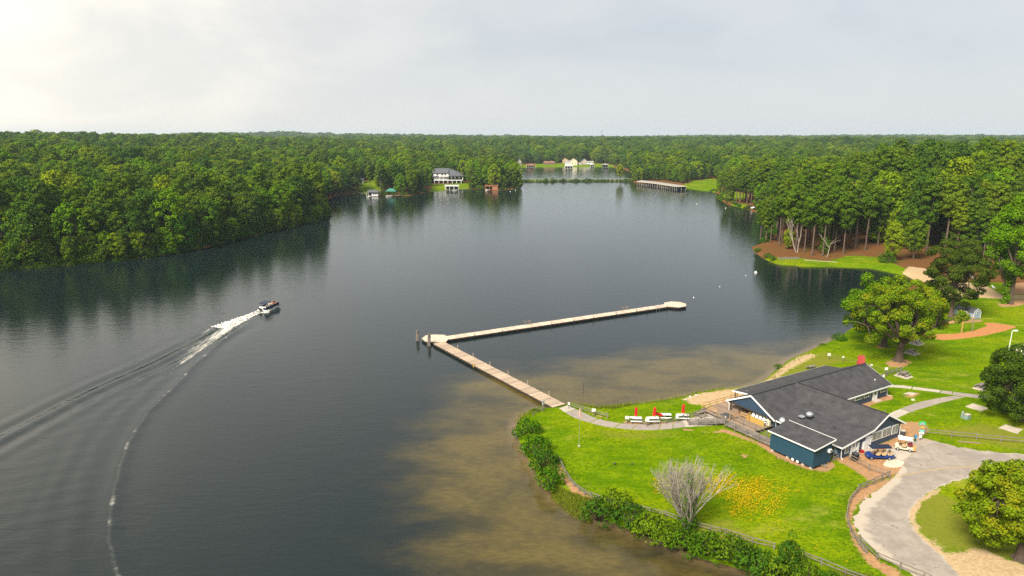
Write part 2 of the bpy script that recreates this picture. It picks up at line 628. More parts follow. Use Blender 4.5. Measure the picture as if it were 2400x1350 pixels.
LAWNS = [PARK,
         W2([(1770, 600), (1830, 603), (1880, 606), (1940, 612), (1985, 600), (2060, 603), (2100, 620), (2150, 640), (2150, 668), (2080, 645), (1980, 632), (1850, 628), (1790, 615)]),
         W2([(1585, 440), (1625, 447), (1668, 452), (1690, 447), (1700, 430), (1672, 419), (1625, 424)]),
         W2([(1672, 470), (1700, 468), (1740, 470), (1760, 456), (1710, 448), (1680, 454)]),
         W2([(1700, 482), (1720, 478), (1752, 478), (1745, 492)]),
         W2([(832, 455), (870, 456), (893, 448), (888, 428), (845, 429)]),
         W2([(1008, 450), (1100, 445), (1098, 431), (1012, 433)]),
         W2([(1200, 394), (1330, 393), (1440, 393), (1440, 387), (1380, 383), (1330, 385), (1200, 387)]),
         W2([(1205, 430), (1480, 430), (1480, 418), (1205, 418)])]
SANDS = [(W2([(1600, 936), (1640, 922), (1700, 914), (1740, 910), (1760, 915), (1730, 945), (1690, 950), (1650, 950), (1620, 946)]), 1.5),
         (W2([(1745, 911), (1792, 892), (1818, 868), (1852, 846), (1895, 828), (1915, 832), (1880, 850), (1850, 866), (1820, 886), (1795, 902)]), 2.0),
         (W2([(2112, 642), (2130, 625), (2165, 628), (2200, 645), (2195, 660), (2150, 662)]), 1.0),
         (W2([(2200, 668), (2260, 662), (2300, 662), (2345, 690), (2420, 693), (2420, 702), (2340, 700), (2290, 697), (2230, 700), (2195, 690)]), 1.2),
         (W2([(2190, 1262), (2220, 1300), (2300, 1285), (2330, 1300), (2420, 1330), (2420, 1420), (2230, 1420), (2200, 1340), (2180, 1290)]), 1.6),
         (W2([(2125, 1190), (2140, 1180), (2152, 1167), (2178, 1153), (2205, 1143), (2203, 1150), (2160, 1178), (2143, 1215), (2160, 1252), (2205, 1292), (2190, 1300), (2140, 1250)]), 0.9)]
DIRTS = [(W2([(2155, 784), (2165, 792), (2213, 797), (2253, 794), (2304, 787), (2354, 776), (2384, 766), (2362, 761), (2324, 756), (2306, 757), (2314, 764), (2279, 776), (2241, 782), (2190, 784)]), 0.4, 1.0),
         (W2([(2195, 763), (2240, 757), (2300, 755), (2305, 749), (2240, 748)]), 0.5, 0.8),
         (W2([(2090, 1000), (2130, 988), (2168, 990), (2180, 1010), (2160, 1020), (2120, 1030), (2080, 1030)]), 1.0, 0.9),
         (W2([(1775, 1040), (1800, 1035), (1910, 1085), (1950, 1080), (1957, 1095), (1935, 1106), (1890, 1100), (1820, 1072)]), 0.5, 1.0),
         (W2([(1950, 1075), (2060, 1040), (2120, 1022), (2190, 1030), (2150, 1085), (2090, 1118), (2040, 1130), (2000, 1100)]), 0.8, 0.85),
         (W2([(1995, 1150), (2050, 1128), (2095, 1118), (2120, 1120), (2060, 1150), (2010, 1185), (2000, 1215), (2010, 1250), (2030, 1285), (2060, 1310), (2130, 1350), (2090, 1360), (2030, 1320), (1995, 1270), (1980, 1215), (1984, 1180)]), 0.7, 0.75),
         (W2([(2025, 925), (2000, 945), (1975, 952), (2005, 966), (2055, 945), (2095, 935), (2090, 925)]), 0.5, 0.9),
         (W2([(2110, 925), (2130, 917), (2160, 920), (2150, 932), (2120, 933)]), 0.8, 0.6),
         (W2([(2072, 850), (2105, 838), (2140, 848), (2120, 862), (2085, 860)]), 1.0, 0.8),
         (W2([(2045, 812), (2075, 806), (2090, 812), (2065, 817)]), 0.8, 0.7),
         (W2([(1308, 1075), (1330, 1120), (1370, 1155), (1400, 1170), (1390, 1180), (1345, 1160), (1312, 1120), (1300, 1085)]), 0.6, 0.8),
         (W2([(1660, 1015), (1700, 1005), (1790, 1040), (1795, 1050), (1760, 1035), (1700, 1015), (1600, 1008), (1600, 1003)]), 0.5, 0.9),
         (W2([(1340, 958), (1420, 985), (1425, 978), (1370, 962)]), 0.4, 0.5),
         (W2([(1455, 985), (1470, 998), (1560, 998), (1640, 985), (1690, 962), (1660, 962), (1600, 985), (1540, 990)]), 0.5, 0.7),
         (W2([(1735, 1066), (1750, 1064), (1756, 1070), (1742, 1074)]), 0.5, 0.9),
         (W2([(2335, 712), (2380, 700), (2420, 705), (2390, 718), (2345, 720)]), 1.2, 0.8),
         (W2([(2338, 832), (2352, 830), (2352, 836), (2340, 837)]), 0.5, 0.9),
         (W2([(2350, 690), (2420, 690), (2420, 660), (2360, 665)]), 2.0, 0.9)]
DRY = [(W2([(1590, 1010), (1480, 1012), (1400, 1008), (1420, 1025), (1500, 1030), (1580, 1022)]), 3.0),
       (W2([(2140, 1165), (2170, 1150), (2230, 1165), (2330, 1230), (2420, 1290), (2420, 1320), (2300, 1300), (2210, 1290), (2155, 1250), (2138, 1212)]), 1.5),
       (W2([(2180, 1010), (2290, 990), (2400, 1010), (2400, 1060), (2250, 1030)]), 3.0),
       (W2([(1500, 1260), (1700, 1210), (1800, 1270), (1700, 1290)]), 3.0),
       (W2([(1660, 910), (1790, 895), (1930, 822), (1990, 845), (1900, 870), (1700, 965)]), 2.0)]
FLOWERS = W2([(1650, 1118), (1700, 1108), (1760, 1112), (1840, 1130), (1880, 1150), (1850, 1170), (1840, 1195), (1820, 1215), (1770, 1228), (1715, 1215), (1680, 1180), (1640, 1165), (1530, 1160), (1515, 1130), (1560, 1110)])


def ground_material():
    m, t, b, out = newmat('ground_cover')
    tc = nd(t, 'ShaderNodeTexCoord')
    v = tc.outputs['Object']

    def at(n):
        a = nd(t, 'ShaderNodeAttribute')
        a.attribute_name = n
        return a.outputs['Fac']
    big = noise(t, v, 0.055, 4.0, 0.6)
    mid = noise(t, mapping(t, v, (0.6, 1.6, 1), (0, 0, 0.25)), 0.35, 4.0, 0.6, 0.4)
    sml = noise(t, mapping(t, v, (0.8, 1.5, 1), (0, 0, 0.25)), 2.6, 4.0, 0.7)
    g = mixc(t, mapr(t, mid, 0.38, 0.62), (0.080, 0.150, 0.001), (0.148, 0.215, 0.002))
    g = mixc(t, mapr(t, big, 0.45, 0.68), g, (0.200, 0.235, 0.002))
    g = mixc(t, mth(t, 'MULTIPLY', mapr(t, sml, 0.34, 0.62, 0.95, 0.0), 1.0), g, (0.052, 0.108, 0.001))
    # worn patches of bleached grass
    patch = mapr(t, noise(t, mapping(t, v, (0.7, 1.3, 1)), 0.13, 6.0, 0.68), 0.55, 0.72)
    g = mixc(t, mth(t, 'MULTIPLY', patch, 0.75), g, (0.250, 0.235, 0.035))
    edge = mth(t, 'ADD', mth(t, 'MULTIPLY', mth(t, 'SUBTRACT', noise(t, v, 0.9, 5.0, 0.7), 0.5), 1.1), mth(t, 'MULTIPLY', mth(t, 'SUBTRACT', noise(t, v, 4.0, 3.0, 0.7), 0.5), 0.5))

    def mask(n, lo=0.35, hi=0.65):
        return mapr(t, mth(t, 'ADD', at(n), edge), lo, hi)
    dry = mixc(t, sml, (0.105, 0.130, 0.010), (0.205, 0.185, 0.030))
    g = mixc(t, mth(t, 'MULTIPLY', mask('dry', 0.3, 1.0), 0.85), g, dry)
    straw = mixc(t, mapr(t, sml, 0.3, 0.7), (0.090, 0.038, 0.014), (0.175, 0.082, 0.030))
    straw = mixc(t, mapr(t, mid, 0.52, 0.72), straw, (0.085, 0.095, 0.018))
    g = mixc(t, mask('forest'), g, straw)
    dirt = mixc(t, mapr(t, sml, 0.25, 0.75), (0.245, 0.125, 0.060), (0.42, 0.245, 0.125))
    dirt = mixc(t, mapr(t, big, 0.5, 0.62), dirt, (0.30, 0.18, 0.095))
    g = mixc(t, mask('dirt'), g, dirt)
    clay = mixc(t, mapr(t, sml, 0.25, 0.75), (0.33, 0.13, 0.045), (0.43, 0.21, 0.095))
    g = mixc(t, mask('clay'), g, clay)
    sand = mixc(t, mapr(t, sml, 0.25, 0.75), (0.31, 0.205, 0.105), (0.47, 0.35, 0.20))
    g = mixc(t, mask('sand'), g, sand)
    t.links.new(g, b.inputs['Base Color'])
    b.inputs['Roughness'].default_value = 0.95
    b.inputs['Specular IOR Level'].default_value = 0.0
    bn = nd(t, 'ShaderNodeBump')
    bn.inputs['Strength'].default_value = 0.5
    bn.inputs['Distance'].default_value = 0.12
    t.links.new(noise(t, v, 3.0, 4.0, 0.7), bn.inputs['Height'])
    t.links.new(bn.outputs[0], b.inputs['Normal'])
    return m


def build_ground():
    xs = axis(-6400, 6400, 0.62, 0, 132, 1.055)
    ys = axis(-260, 6400, 0.62, 62, 196, 1.045)
    me, X, Y = grid_mesh('ground', xs, ys, height, ground_material())
    lawn = np.full(X.shape, -1e3)
    for L in LAWNS:
        lawn = np.maximum(lawn, sdf(X, Y, L))
    attr(me, 'forest', ss(1.5, -1.5, lawn))
    s = np.zeros(X.shape)
    for poly, soft in SANDS:
        s = np.maximum(s, ss(-soft, soft, sdf(X, Y, poly)))
    attr(me, 'sand', s)
    s = np.zeros(X.shape)
    c = ss(-0.4, 0.4, sdf(X, Y, DIRTS[0][0]))
    for poly, soft, k in DIRTS[1:]:
        s = np.maximum(s, k * ss(-soft, soft, sdf(X, Y, poly)))
    attr(me, 'dirt', s)
    attr(me, 'clay', c)
    s = np.zeros(X.shape)
    for poly, soft in DRY:
        s = np.maximum(s, ss(-soft, soft, sdf(X, Y, poly)))
    attr(me, 'dry', s)
    o = link('ground', me)
    tag(o, 'grassy and wooded land around the lake', 'ground', kind='structure')


build_ground()

# ------------------------------------------------------------------ water with the wake
SHALLOW = W2([(1075, 905), (1130, 880), (1175, 872), (1240, 880), (1290, 868), (1390, 850), (1480, 838), (1560, 826), (1660, 820), (1760, 822), (1850, 815), (1960, 795),
              (1950, 840), (1800, 930), (1600, 960), (1330, 970), (1280, 1000), (1310, 1160), (1420, 1230), (1600, 1310), (1790, 1370),
              (1500, 1420), (1180, 1400), (1080, 1330), (1010, 1280), (1040, 1230), (1000, 1180), (960, 1130), (985, 1070), (1030, 1010), (1085, 960), (1095, 925)], 0)
TRAIL = W2([(618, 727), (590, 739), (560, 754), (530, 772), (500, 792), (470, 811), (440, 830), (410, 850), (385, 868), (350, 895)], 0)
CREST_A = W2([(606, 731), (540, 753), (480, 778), (420, 809), (370, 834), (310, 862), (250, 887), (190, 914), (130, 942), (60, 978), (0, 1008), (-80, 1050)], 0)
CREST_B = W2([(622, 729), (588, 752), (556, 772), (530, 792), (500, 815), (470, 842), (448, 862), (430, 884), (402, 912), (376, 938), (345, 967), (322, 1000), (305, 1030),
              (290, 1072), (276, 1108), (266, 1150), (263, 1190), (258, 1230), (255, 1270), (262, 1310), (276, 1352), (300, 1400)], 0)


def water_material():
    m, t, b, out = newmat('lake_water')
    tc = nd(t, 'ShaderNodeTexCoord')
    v = tc.outputs['Object']

    def at(n):
        a = nd(t, 'ShaderNodeAttribute')
        a.attribute_name = n
        return a.outputs['Fac']
    weeds = noise(t, mapping(t, v, (0.8, 1.3, 1), (0, 0, 0.3)), 0.10, 6.0, 0.62, 0.15)
    speck = noise(t, mapping(t, v, (0.7, 1.9, 1)), 1.1, 4.0, 0.7)
    sh = at('shallow')
    bed = mixc(t, mapr(t, speck, 0.3, 0.7), (0.070, 0.052, 0.012), (0.108, 0.080, 0.021))
    bed = mixc(t, mapr(t, weeds, 0.33, 0.57), (0.050, 0.040, 0.012), bed)
    f = mapr(t, mth(t, 'ADD', sh, mth(t, 'MULTIPLY', mth(t, 'SUBTRACT', weeds, 0.5), 0.8)), 0.10, 0.95)
    deep = (0.0062, 0.0120, 0.0125)
    col = mixc(t, f, deep, bed)
    col = mixc(t, at('edge'), col, mixc(t, mapr(t, speck, 0.3, 0.7), (0.13, 0.088, 0.042), (0.20, 0.14, 0.072)))
    churn = noise(t, mapping(t, v, (1, 1, 1)), 1.9, 6.0, 0.8, 0.8)
    churn2 = noise(t, v, 0.34, 3.0, 0.6)
    fm = at('foam')
    sv = nd(t, 'ShaderNodeCombineXYZ')
    t.links.new(mth(t, 'MULTIPLY', at('along'), 0.16), sv.inputs[0])
    t.links.new(mth(t, 'MULTIPLY', at('across'), 1.5), sv.inputs[1])
    streak = noise(t, sv.outputs[0], 1.0, 5.0, 0.7)
    foam = mapr(t, mth(t, 'ADD', fm, mth(t, 'MULTIPLY', mth(t, 'SUBTRACT', mth(t, 'ADD', mth(t, 'MULTIPLY', churn, 0.4), mth(t, 'MULTIPLY', streak, 0.6)), 0.5), 2.9)), 0.42, 1.15)
    foam = mth(t, 'MULTIPLY', foam, mapr(t, fm, 0.02, 0.2))
    # thin crest, breaking foam and a sky reflection painted in pale foam colour: its distance and its run along the wave come with the mesh
    cv = nd(t, 'ShaderNodeCombineXYZ')
    t.links.new(mth(t, 'MULTIPLY', at('arc'), 0.22), cv.inputs[0])
    brk = mapr(t, noise(t, cv.outputs[0], 1.0, 4.0, 0.65), 0.50, 0.74, 0.03, 0.62)
    off = mth(t, 'ADD', at('offset'), mth(t, 'MULTIPLY', mth(t, 'SUBTRACT', churn, 0.5), 1.3))
    wid = mth(t, 'ADD', 0.17, mth(t, 'MULTIPLY', brk, 0.14))
    q = mth(t, 'DIVIDE', off, wid)
    crest = mth(t, 'EXPONENT', mth(t, 'MULTIPLY', mth(t, 'MULTIPLY', q, q), -1.0))
    foam = mth(t, 'MAXIMUM', foam, mth(t, 'MULTIPLY', mth(t, 'MULTIPLY', crest, brk), at('line')))
    col = mixc(t, foam, col, (0.66, 0.62, 0.53))
    t.links.new(col, b.inputs['Base Color'])
    b.inputs['IOR'].default_value = 1.333
    b.inputs['Specular IOR Level'].default_value = 0.5
    wind = noise(t, mapping(t, v, (0.5, 1.5, 1)), 0.018, 3.0, 0.6)
    t.links.new(mth(t, 'ADD', mapr(t, wind, 0.35, 0.65, 0.03, 0.08), mth(t, 'MULTIPLY', foam, 0.6)), b.inputs['Roughness'])
    w1 = noise(t, mapping(t, v, (0.55, 1.6, 1), (0, 0, 0.12)), 0.9, 3.0, 0.6, 0.4)
    w2 = noise(t, mapping(t, v, (0.6, 1.5, 1), (0, 0, -0.35)), 0.28, 3.0, 0.55, 0.3)
    w3 = noise(t, mapping(t, v, (0.7, 1.6, 1), (0, 0, 0.2)), 3.4, 2.0, 0.6)
    h = mth(t, 'ADD', mth(t, 'ADD', mth(t, 'MULTIPLY', w1, 0.5), mth(t, 'MULTIPLY', w2, 0.6)), mth(t, 'MULTIPLY', w3, 0.14))
    h = mth(t, 'ADD', h, mth(t, 'MULTIPLY', mth(t, 'MULTIPLY', churn, at('rough')), 0.22))
    bn = nd(t, 'ShaderNodeBump')
    bn.inputs['Strength'].default_value = 1.0
    bn.inputs['Distance'].default_value = 0.055
    t.links.new(h, bn.inputs['Height'])
    t.links.new(bn.outputs[0], b.inputs['Normal'])
    return m


def build_water():
    mat = water_material()
    x0, x1, y0, y1 = -152.0, 96.0, 44.0, 200.0
    xs = np.concatenate([np.arange(x0, -12, 0.45), np.linspace(-12, x1, 90)])
    ys = np.concatenate([np.arange(y0, y1 - 0.2, 0.45), [y1]])
    store = {}

    def wave(X, Y):
        Z = np.zeros(X.shape)
        fade = ss(x0, x0 + 6, X) * ss(y1, y1 - 4, Y) * ss(y0, y0 + 3, Y)
        # outer wave train on the far side, three ridges
        da, ta, la = seg_dist(X, Y, CREST_A, False)
        sa = np.where(inside(X, Y, list(CREST_A) + [(-200, -100), (300, -100), (300, CREST_A[0][1])]), -da, da)
        grow = ss(0, 25, ta)
        Z += 0.105 * grow * np.cos((sa + 3.0) * 2 * np.pi / 4.6) * np.exp(-((sa + 3.2) / 5.2) ** 2)
        # the near wave: one steep ridge and a trough beside it
        db, tb, lb = seg_dist(X, Y, CREST_B, False)
        sb = np.where(inside(X, Y, list(CREST_B) + [(-200, 40), (-200, 400), (CREST_B[0][0], 400)]), -db, db)
        gb = ss(2, 18, tb)
        wob_b = 0.10 * np.sin(tb * 0.31) + 0.06 * np.sin(tb * 0.9 + 1)
        Z += 0.12 * gb * np.exp(-((sb + wob_b) / 0.95) ** 2) - 0.055 * gb * np.exp(-((sb + wob_b - 2.2) / 1.8) ** 2) + 0.03 * gb * np.cos((sb + 4) * 2 * np.pi / 3.6) * np.exp(-((sb + 4.5) / 4.0) ** 2)
        # low cross waves inside the V
        ins = ss(0, 5, -sb) * ss(0, 5, -sa)
        Z += ins * (0.008 * np.sin(X * 1.05 + Y * 0.62 + 2.2 * np.sin(X * 0.13 + Y * 0.07)) + 0.008 * np.sin(X * 0.75 - Y * 1.3 + 1.7 * np.sin(Y * 0.19)) + 0.007 * np.sin(X * 1.9 + Y * 0.9 + 2.0 * np.sin(X * 0.3)))
        dt, tt, lt = seg_dist(X, Y, TRAIL, False)
        w = 0.9 + 0.048 * tt
        end = (tt < lt - 0.02)
        side = np.exp(-(dt / w) ** 2)
        k = np.clip(1.12 - tt / (lt * 0.94), 0, 1)
        sgn = np.where(inside(X, Y, list(TRAIL) + [(-200, 60), (-10, 60)]), 1.0, -1.0)
        store['across'], store['along'] = (dt * sgn).ravel(), tt.ravel()
        dense = np.exp(-(tt / 30.0) ** 2)
        foam = end * side * (0.95 * dense + 0.36 * ss(0.0, 0.55, k))
        lw = 0.35 + 0.018 * tt
        foam = np.maximum(foam, end * 0.72 * np.exp(-((dt * sgn - 0.45 * w) / lw) ** 2) * ss(0.0, 0.35, k))
        # spray thrown out on both sides close behind the stern
        foam = np.maximum(foam, 0.75 * np.exp(-(da / (0.7 + 0.03 * ta)) ** 2) * ss(46, 4, ta))
        br = ss(0.35, 1.05, np.sin(tb * 0.37 + 2.1) + 0.6 * np.sin(tb * 0.83) + 0.4 * np.sin(tb * 1.9 + 1))
        store['line'] = (gb * fade).ravel()
        store['offset'], store['arc'] = np.clip(sb + wob_b, -20, 20).ravel(), tb.ravel()
        foam = np.maximum(foam, 0.8 * np.exp(-(db / 0.5) ** 2) * ss(10, 0, tb))
        Z += 0.10 * side * ss(0.2, 1, k) * np.sin(X * 2.1 + 3 * np.sin(Y * 1.7)) * end
        store['foam'] = (foam * fade).ravel()
        store['rough'] = ((ins * 0.6 + np.exp(-(dt / (2.2 * w)) ** 2) * 0.8) * fade).ravel()
        return Z * fade

    me, X, Y = grid_mesh('water', xs, ys, wave, mat)
    s = sdf(X, Y, SHALLOW)
    attr(me, 'shallow', ss(-13, 9, s) * 0.85)
    attr(me, 'edge', ss(2.0, 0.0, sdf(X, Y, LAKE)) * ss(-6, 2, s) * 0.8)
    attr(me, 'foam', store['foam'])
    attr(me, 'rough', store['rough'])
    attr(me, 'line', store['line'])
    attr(me, 'offset', store['offset'])
    attr(me, 'arc', store['arc'])
    attr(me, 'across', store['across'])
    attr(me, 'along', store['along'])
    # the rest of the lake: plain sheets round the fine piece
    bm = bmesh.new()
    bm.from_mesh(me)
    X0, X1, Y0, Y1 = -1100, 1100, -240, 1300
    for a, b, c, d in ((X0, x0, Y0, Y1), (x1, X1, Y0, Y1), (x0, x1, Y0, y0), (x0, x1, y1, Y1)):
        vs = [bm.verts.new((p, q, 0)) for p, q in ((a, c), (b, c), (b, d), (a, d))]
        bm.faces.new(vs)
    bm.to_mesh(me)
    bm.free()
    tag(link('water', me), 'grey green lake with a boat wake', 'water', kind='structure')


build_water()
# ------------------------------------------------------------------ vegetation
def leaf_mesh(name, pos, nrm, size, mat, rng, narrow=0.62):
    n = len(pos)
    nrm = nrm / np.maximum(np.linalg.norm(nrm, axis=1, keepdims=True), 1e-6)
    r = rng.normal(size=(n, 3))
    a = np.cross(nrm, r)
    a /= np.maximum(np.linalg.norm(a, axis=1, keepdims=True), 1e-6)
    b = np.cross(nrm, a)
    s = (size * rng.uniform(0.65, 1.35, n))[:, None]
    fold = nrm * s * rng.uniform(-0.05, 0.28, (n, 1))
    vs = np.stack([pos + a * s * 0.62, pos + b * s * narrow * 0.6 + fold, pos - a * s * 0.62, pos - b * s * narrow * 0.6 + fold], 1).reshape(-1, 3)
    me = bpy.data.meshes.new(name)
    me.vertices.add(n * 4)
    me.vertices.foreach_set('co', vs.ravel())
    set_quads(me, np.arange(n * 4).reshape(-1, 4))
    me.materials.append(mat)
    return me


def clump_leaves(clumps, per, rng, up=0.35, jitter=0.55, hollow=0.72):
    """clumps: rows of x, y, z, r, rz; leaves sit on the upper and outer skin of every clump"""
    P, N = [], []
    cen = np.array(clumps)
    mid = cen[:, :3].mean(0)
    for x, y, z, r, rz in clumps:
        k = max(8, int(per * (r * r)))
        d = rng.normal(size=(k * 3, 3))
        d /= np.linalg.norm(d, axis=1, keepdims=True)
        o = np.array([x, y, z]) - mid
        o = o / max(np.linalg.norm(o), 1e-3)
        o = o + np.array([0, 0, up])
        keep = (d @ o) > rng.uniform(-0.9, 0.35, k * 3)
        d = d[keep][:k]
        rad = rng.uniform(hollow, 1.08, (len(d), 1))
        P.append(np.array([x, y, z]) + d * rad * np.array([r, r, rz]))
        N.append(d + rng.normal(size=d.shape) * jitter + np.array([0, 0, 0.25]))
    return np.concatenate(P), np.concatenate(N)


def trunk_mesh(name, mat, h, r0, rng, limbs=(), lean=0.0, n=7, flare=1.5):
    mb = MB()
    bx, by = rng.normal() * lean, rng.normal() * lean
    pts = [(bx * (t ** 2), by * (t ** 2), h * t) for t in (-0.03, 0.04, 0.2, 0.4, 0.6, 0.8, 1.0)]
    mb.tube(pts, [r0 * flare, r0 * 1.1, r0 * 0.92, r0 * 0.78, r0 * 0.6, r0 * 0.42, r0 * 0.16], n)
    for z, e, w in limbs:
        t = z / h
        s = Vector((bx * t * t, by * t * t, z))
        e = Vector(e)
        mid = (s + e) / 2 + Vector((0, 0, -0.08 * (e - s).length))
        mb.tube([s, mid, e], [w, w * 0.7, w * 0.25], 5)
    return mb.mesh(name, mat, True)


PROTO = {}


def pine_proto(i):
    rng = np.random.default_rng(100 + i)
    h = 24.5
    bare = [0.30, 0.42, 0.36, 0.50, 0.55, 0.46][i]
    R = [4.0, 3.7, 4.4, 3.8, 3.5, 4.1][i]
    cl, limbs = [], []
    n = 34
    for k in range(n):
        t = (k + rng.uniform(0, 0.9)) / n
        z = h * (bare + (1.0 - bare) * t) - 1.0
        prof = (0.55 + 1.0 * t) if t < 0.45 else math.sqrt(max(0.03, 1 - ((t - 0.45) / 0.60) ** 2))
        a = k * 2.4 + rng.uniform(-0.5, 0.5)
        rr = R * min(prof, 1.0) * rng.uniform(0.30, 0.80)
        r = rng.uniform(0.9, 1.6) * (0.75 + 0.35 * prof)
        cl.append((rr * math.cos(a), rr * math.sin(a), z, r, r * 0.62))
        if k % 2 == 0:
            limbs.append((z - 0.9, (rr * math.cos(a), rr * math.sin(a), z), 0.09))
    for q in range(3):
        limbs.append((h * bare * rng.uniform(0.6, 0.95), (rng.normal() * 1.4, rng.normal() * 1.4, h * bare * 1.0), 0.05))
    P, N = clump_leaves(cl, 70, rng, 0.8, 0.38, 0.7)
    cr = leaf_mesh('crown', P, N, 0.50, MT['leaf_pine'], rng, 0.6)
    return trunk_mesh('trunk', MT['pinebark'], h - 0.6, 0.30, rng, limbs, 0.5), cr


def broad_proto(i, mat=None, seed=200, h=20.5, per=34, size=0.54):
    rng = np.random.default_rng(seed + i)
    low = [0.04, 0.16, 0.06, 0.24, 0.12, 0.05][i % 6]
    R = [4.6, 4.2, 5.2, 4.6, 5.0, 4.3][i % 6]
    cl, limbs = [], []
    n = 40
    zc = h * (low + 0.52 * (1 - low))
    n = 46
    for k in range(n):
        w = 1 - 1.95 * (k + 0.5) / n
        rad = math.sqrt(max(0.0, 1 - w * w)) if w > 0 else (1 - abs(w) ** 2.6) ** 0.5
        a = k * 2.399963 + rng.uniform(-0.5, 0.5)
        q = rng.uniform(0.60, 0.98)
        rr = R * rad * q * (1 + 0.16 * math.sin(3 * a + i))
        z = zc + ((h - zc) if w > 0 else (zc - h * low)) * w * (0.6 + 0.4 * q)
        r = rng.uniform(1.0, 1.9)
        cl.append((rr * math.cos(a), rr * math.sin(a), z - r * 0.4, r, r * 0.8))
        if k % 3 == 0:
            limbs.append((max(1.0, z - 3.6), (rr * math.cos(a), rr * math.sin(a), z - r * 0.5), 0.11))
    for k in range(5):
        cl.append((rng.normal() * R * 0.3, rng.normal() * R * 0.3, h * rng.uniform(0.5, 0.8), 2.0, 1.8))
    P, N = clump_leaves(cl, per, rng, 0.45, 0.34, 0.8)
    cr = leaf_mesh('crown', P, N, size, mat or MT['leaf_broad'], rng, 0.75)
    return trunk_mesh('trunk', MT['bark'], h * 0.86, 0.32, rng, limbs, 0.4), cr


for i in range(6):
    PROTO['pine', i] = pine_proto(i)
    PROTO['broad', i] = broad_proto(i, MT['leaf_broad'] if i % 2 == 0 else MT['leaf_broad2'])
for i in range(3):
    PROTO['broad', 6 + i] = broad_proto(2 * i, MT['leaf_dark'], 260)


def shrub_mesh(i, mat=None, R=1.6, h=2.2, per=95, size=0.21, tall=False):
    rng = np.random.default_rng(400 + i)
    cl = []
    for k in range(24):
        a = k * 2.399 + rng.uniform(-0.4, 0.4)
        u = math.sqrt((k + 0.5) / 24)
        r = rng.uniform(0.38, 0.68) * R / 1.6
        z = h * (1 - 0.62 * u ** 2) * rng.uniform(0.72, 1.0) - r * 0.6
        if k % 3 == 0:
            z *= 0.5
        cl.append((R * u * 0.85 * math.cos(a), R * u * 0.85 * math.sin(a), max(z, 0.25), r, r * (1.3 if tall else 0.85)))
    P, N = clump_leaves(cl, per, rng, 0.5, 0.5)
    me = leaf_mesh('foliage', P, N, size, mat or MT['leaf_shrub'], rng, 0.6)
    mb = MB()
    for k in range(0, 24, 2):
        x, y, z, r, rz = cl[k]
        mb.tube([(x * 0.15, y * 0.15, -0.3), (x * 0.6, y * 0.6, z * 0.55), (x, y, z)], [0.06, 0.045, 0.02], 5)
    return me, mb.mesh('stem', MT['bark'], True)


for i in range(5):
    PROTO['shrub', i] = shrub_mesh(i)


def put_tree(name, label, cat, group, loc, rz, s, proto, sz=None):
    t = thing(name, label, cat, loc, rz, group)
    t.scale = (s, s, sz or s)
    tr, cr = proto
    link('trunk', tr, t)
    link('crown', cr, t)
    return t


# ---- the woods: positions first
def nz2(X, Y, f, ph=0.0):
    return np.sin(X * f + ph) * np.cos(Y * f * 0.83 + ph * 1.7) + 0.6 * np.sin(X * f * 2.3 - Y * f * 1.7 + ph)


CLEAR_PX = [[(1000, 452), (1004, 434), (1030, 428), (1096, 428), (1102, 446), (1060, 452)],
            [(828, 462), (832, 436), (845, 428), (886, 427), (896, 450), (880, 463)],
            [(1120, 450), (1122, 441), (1180, 441), (1180, 452)],
            [(1470, 447), (1490, 424), (1560, 424), (1600, 430), (1600, 448)],
            [(905, 464), (905, 450), (930, 448), (932, 463)],
            [(1215, 396), (1218, 387), (1260, 386), (1262, 396)],
            [(1285, 396), (1290, 386), (1318, 383), (1395, 384), (1440, 388), (1440, 396)]]


def forest_ok(X, Y, d):
    lawn = np.full(X.shape, -1e3)
    for L in LAWNS:
        lawn = np.maximum(lawn, sdf(X, Y, L))
    ok = (d > 1.6) & (lawn < -1.0) & (Y > 55) & (np.abs(X) < 0.80 * Y + 30)
    bx, by = proj(X, Y, np.ones_like(X))
    for p in CLEAR_PX:
        ok &= ~inside(bx, by, p)
    # front edge of the right-hand wood
    lim = np.interp(bx, [1740, 1800, 1900, 2000, 2090, 2200, 2300, 2400, 2700], [566, 578, 592, 588, 592, 606, 628, 640, 690])
    ok &= ~((bx > 1745) & (by > lim))
    return ok, bx, by


rng = np.random.default_rng(11)
cand = []
for r0, r1, sp, sc in ((60, 760, 6.9, 1.06), (760, 1500, 9.2, 1.36), (1500, 3200, 16, 2.0), (3200, 6000, 34, 3.3)):
    gx = np.arange(-0.82 * r1, 0.82 * r1, sp)
    gy = np.arange(50, r1, sp)
    X, Y = np.meshgrid(gx, gy)
    X = X.ravel() + rng.uniform(-0.45, 0.45, X.size) * sp
    Y = Y.ravel() + rng.uniform(-0.45, 0.45, Y.size) * sp
    R = np.hypot(X, Y)
    m = (R >= r0) & (R < r1) & (np.abs(X) < 0.80 * Y + 30) & (np.abs(X) < 5900) & (Y < 5900)
    X, Y, R = X[m], Y[m], R[m]
    d = land_sd(X, Y)
    ok, bx, by = forest_ok(X, Y, d)
    # thin the wood along the lived-in shore, and the open pine stand on the point
    thin = np.ones(X.shape)
    thin[(bx > 780) & (bx < 1010) & (by > 424)] = 0.62
    thin[(bx > 1755) & (bx < 2100) & (by > 545)] = 0.55
    thin[(bx > 1205) & (bx < 1460) & (by > 378) & (by < 396)] = 0.7
    ok &= rng.uniform(0, 1, X.shape) < thin
    X, Y, R, d, bx, by = X[ok], Y[ok], R[ok], d[ok], bx[ok], by[ok]
    Z = height(X, Y, d)
    cand.append(np.stack([X, Y, Z, R, np.full(X.shape, sc), d, bx, by], 1))
cand = np.concatenate(cand)
X, Y, Z, R, SC, D, BX, BY = cand.T
NT = len(cand)
mixn = nz2(X, Y, 0.021, 0.7) + 0.9 * rng.normal(size=NT)
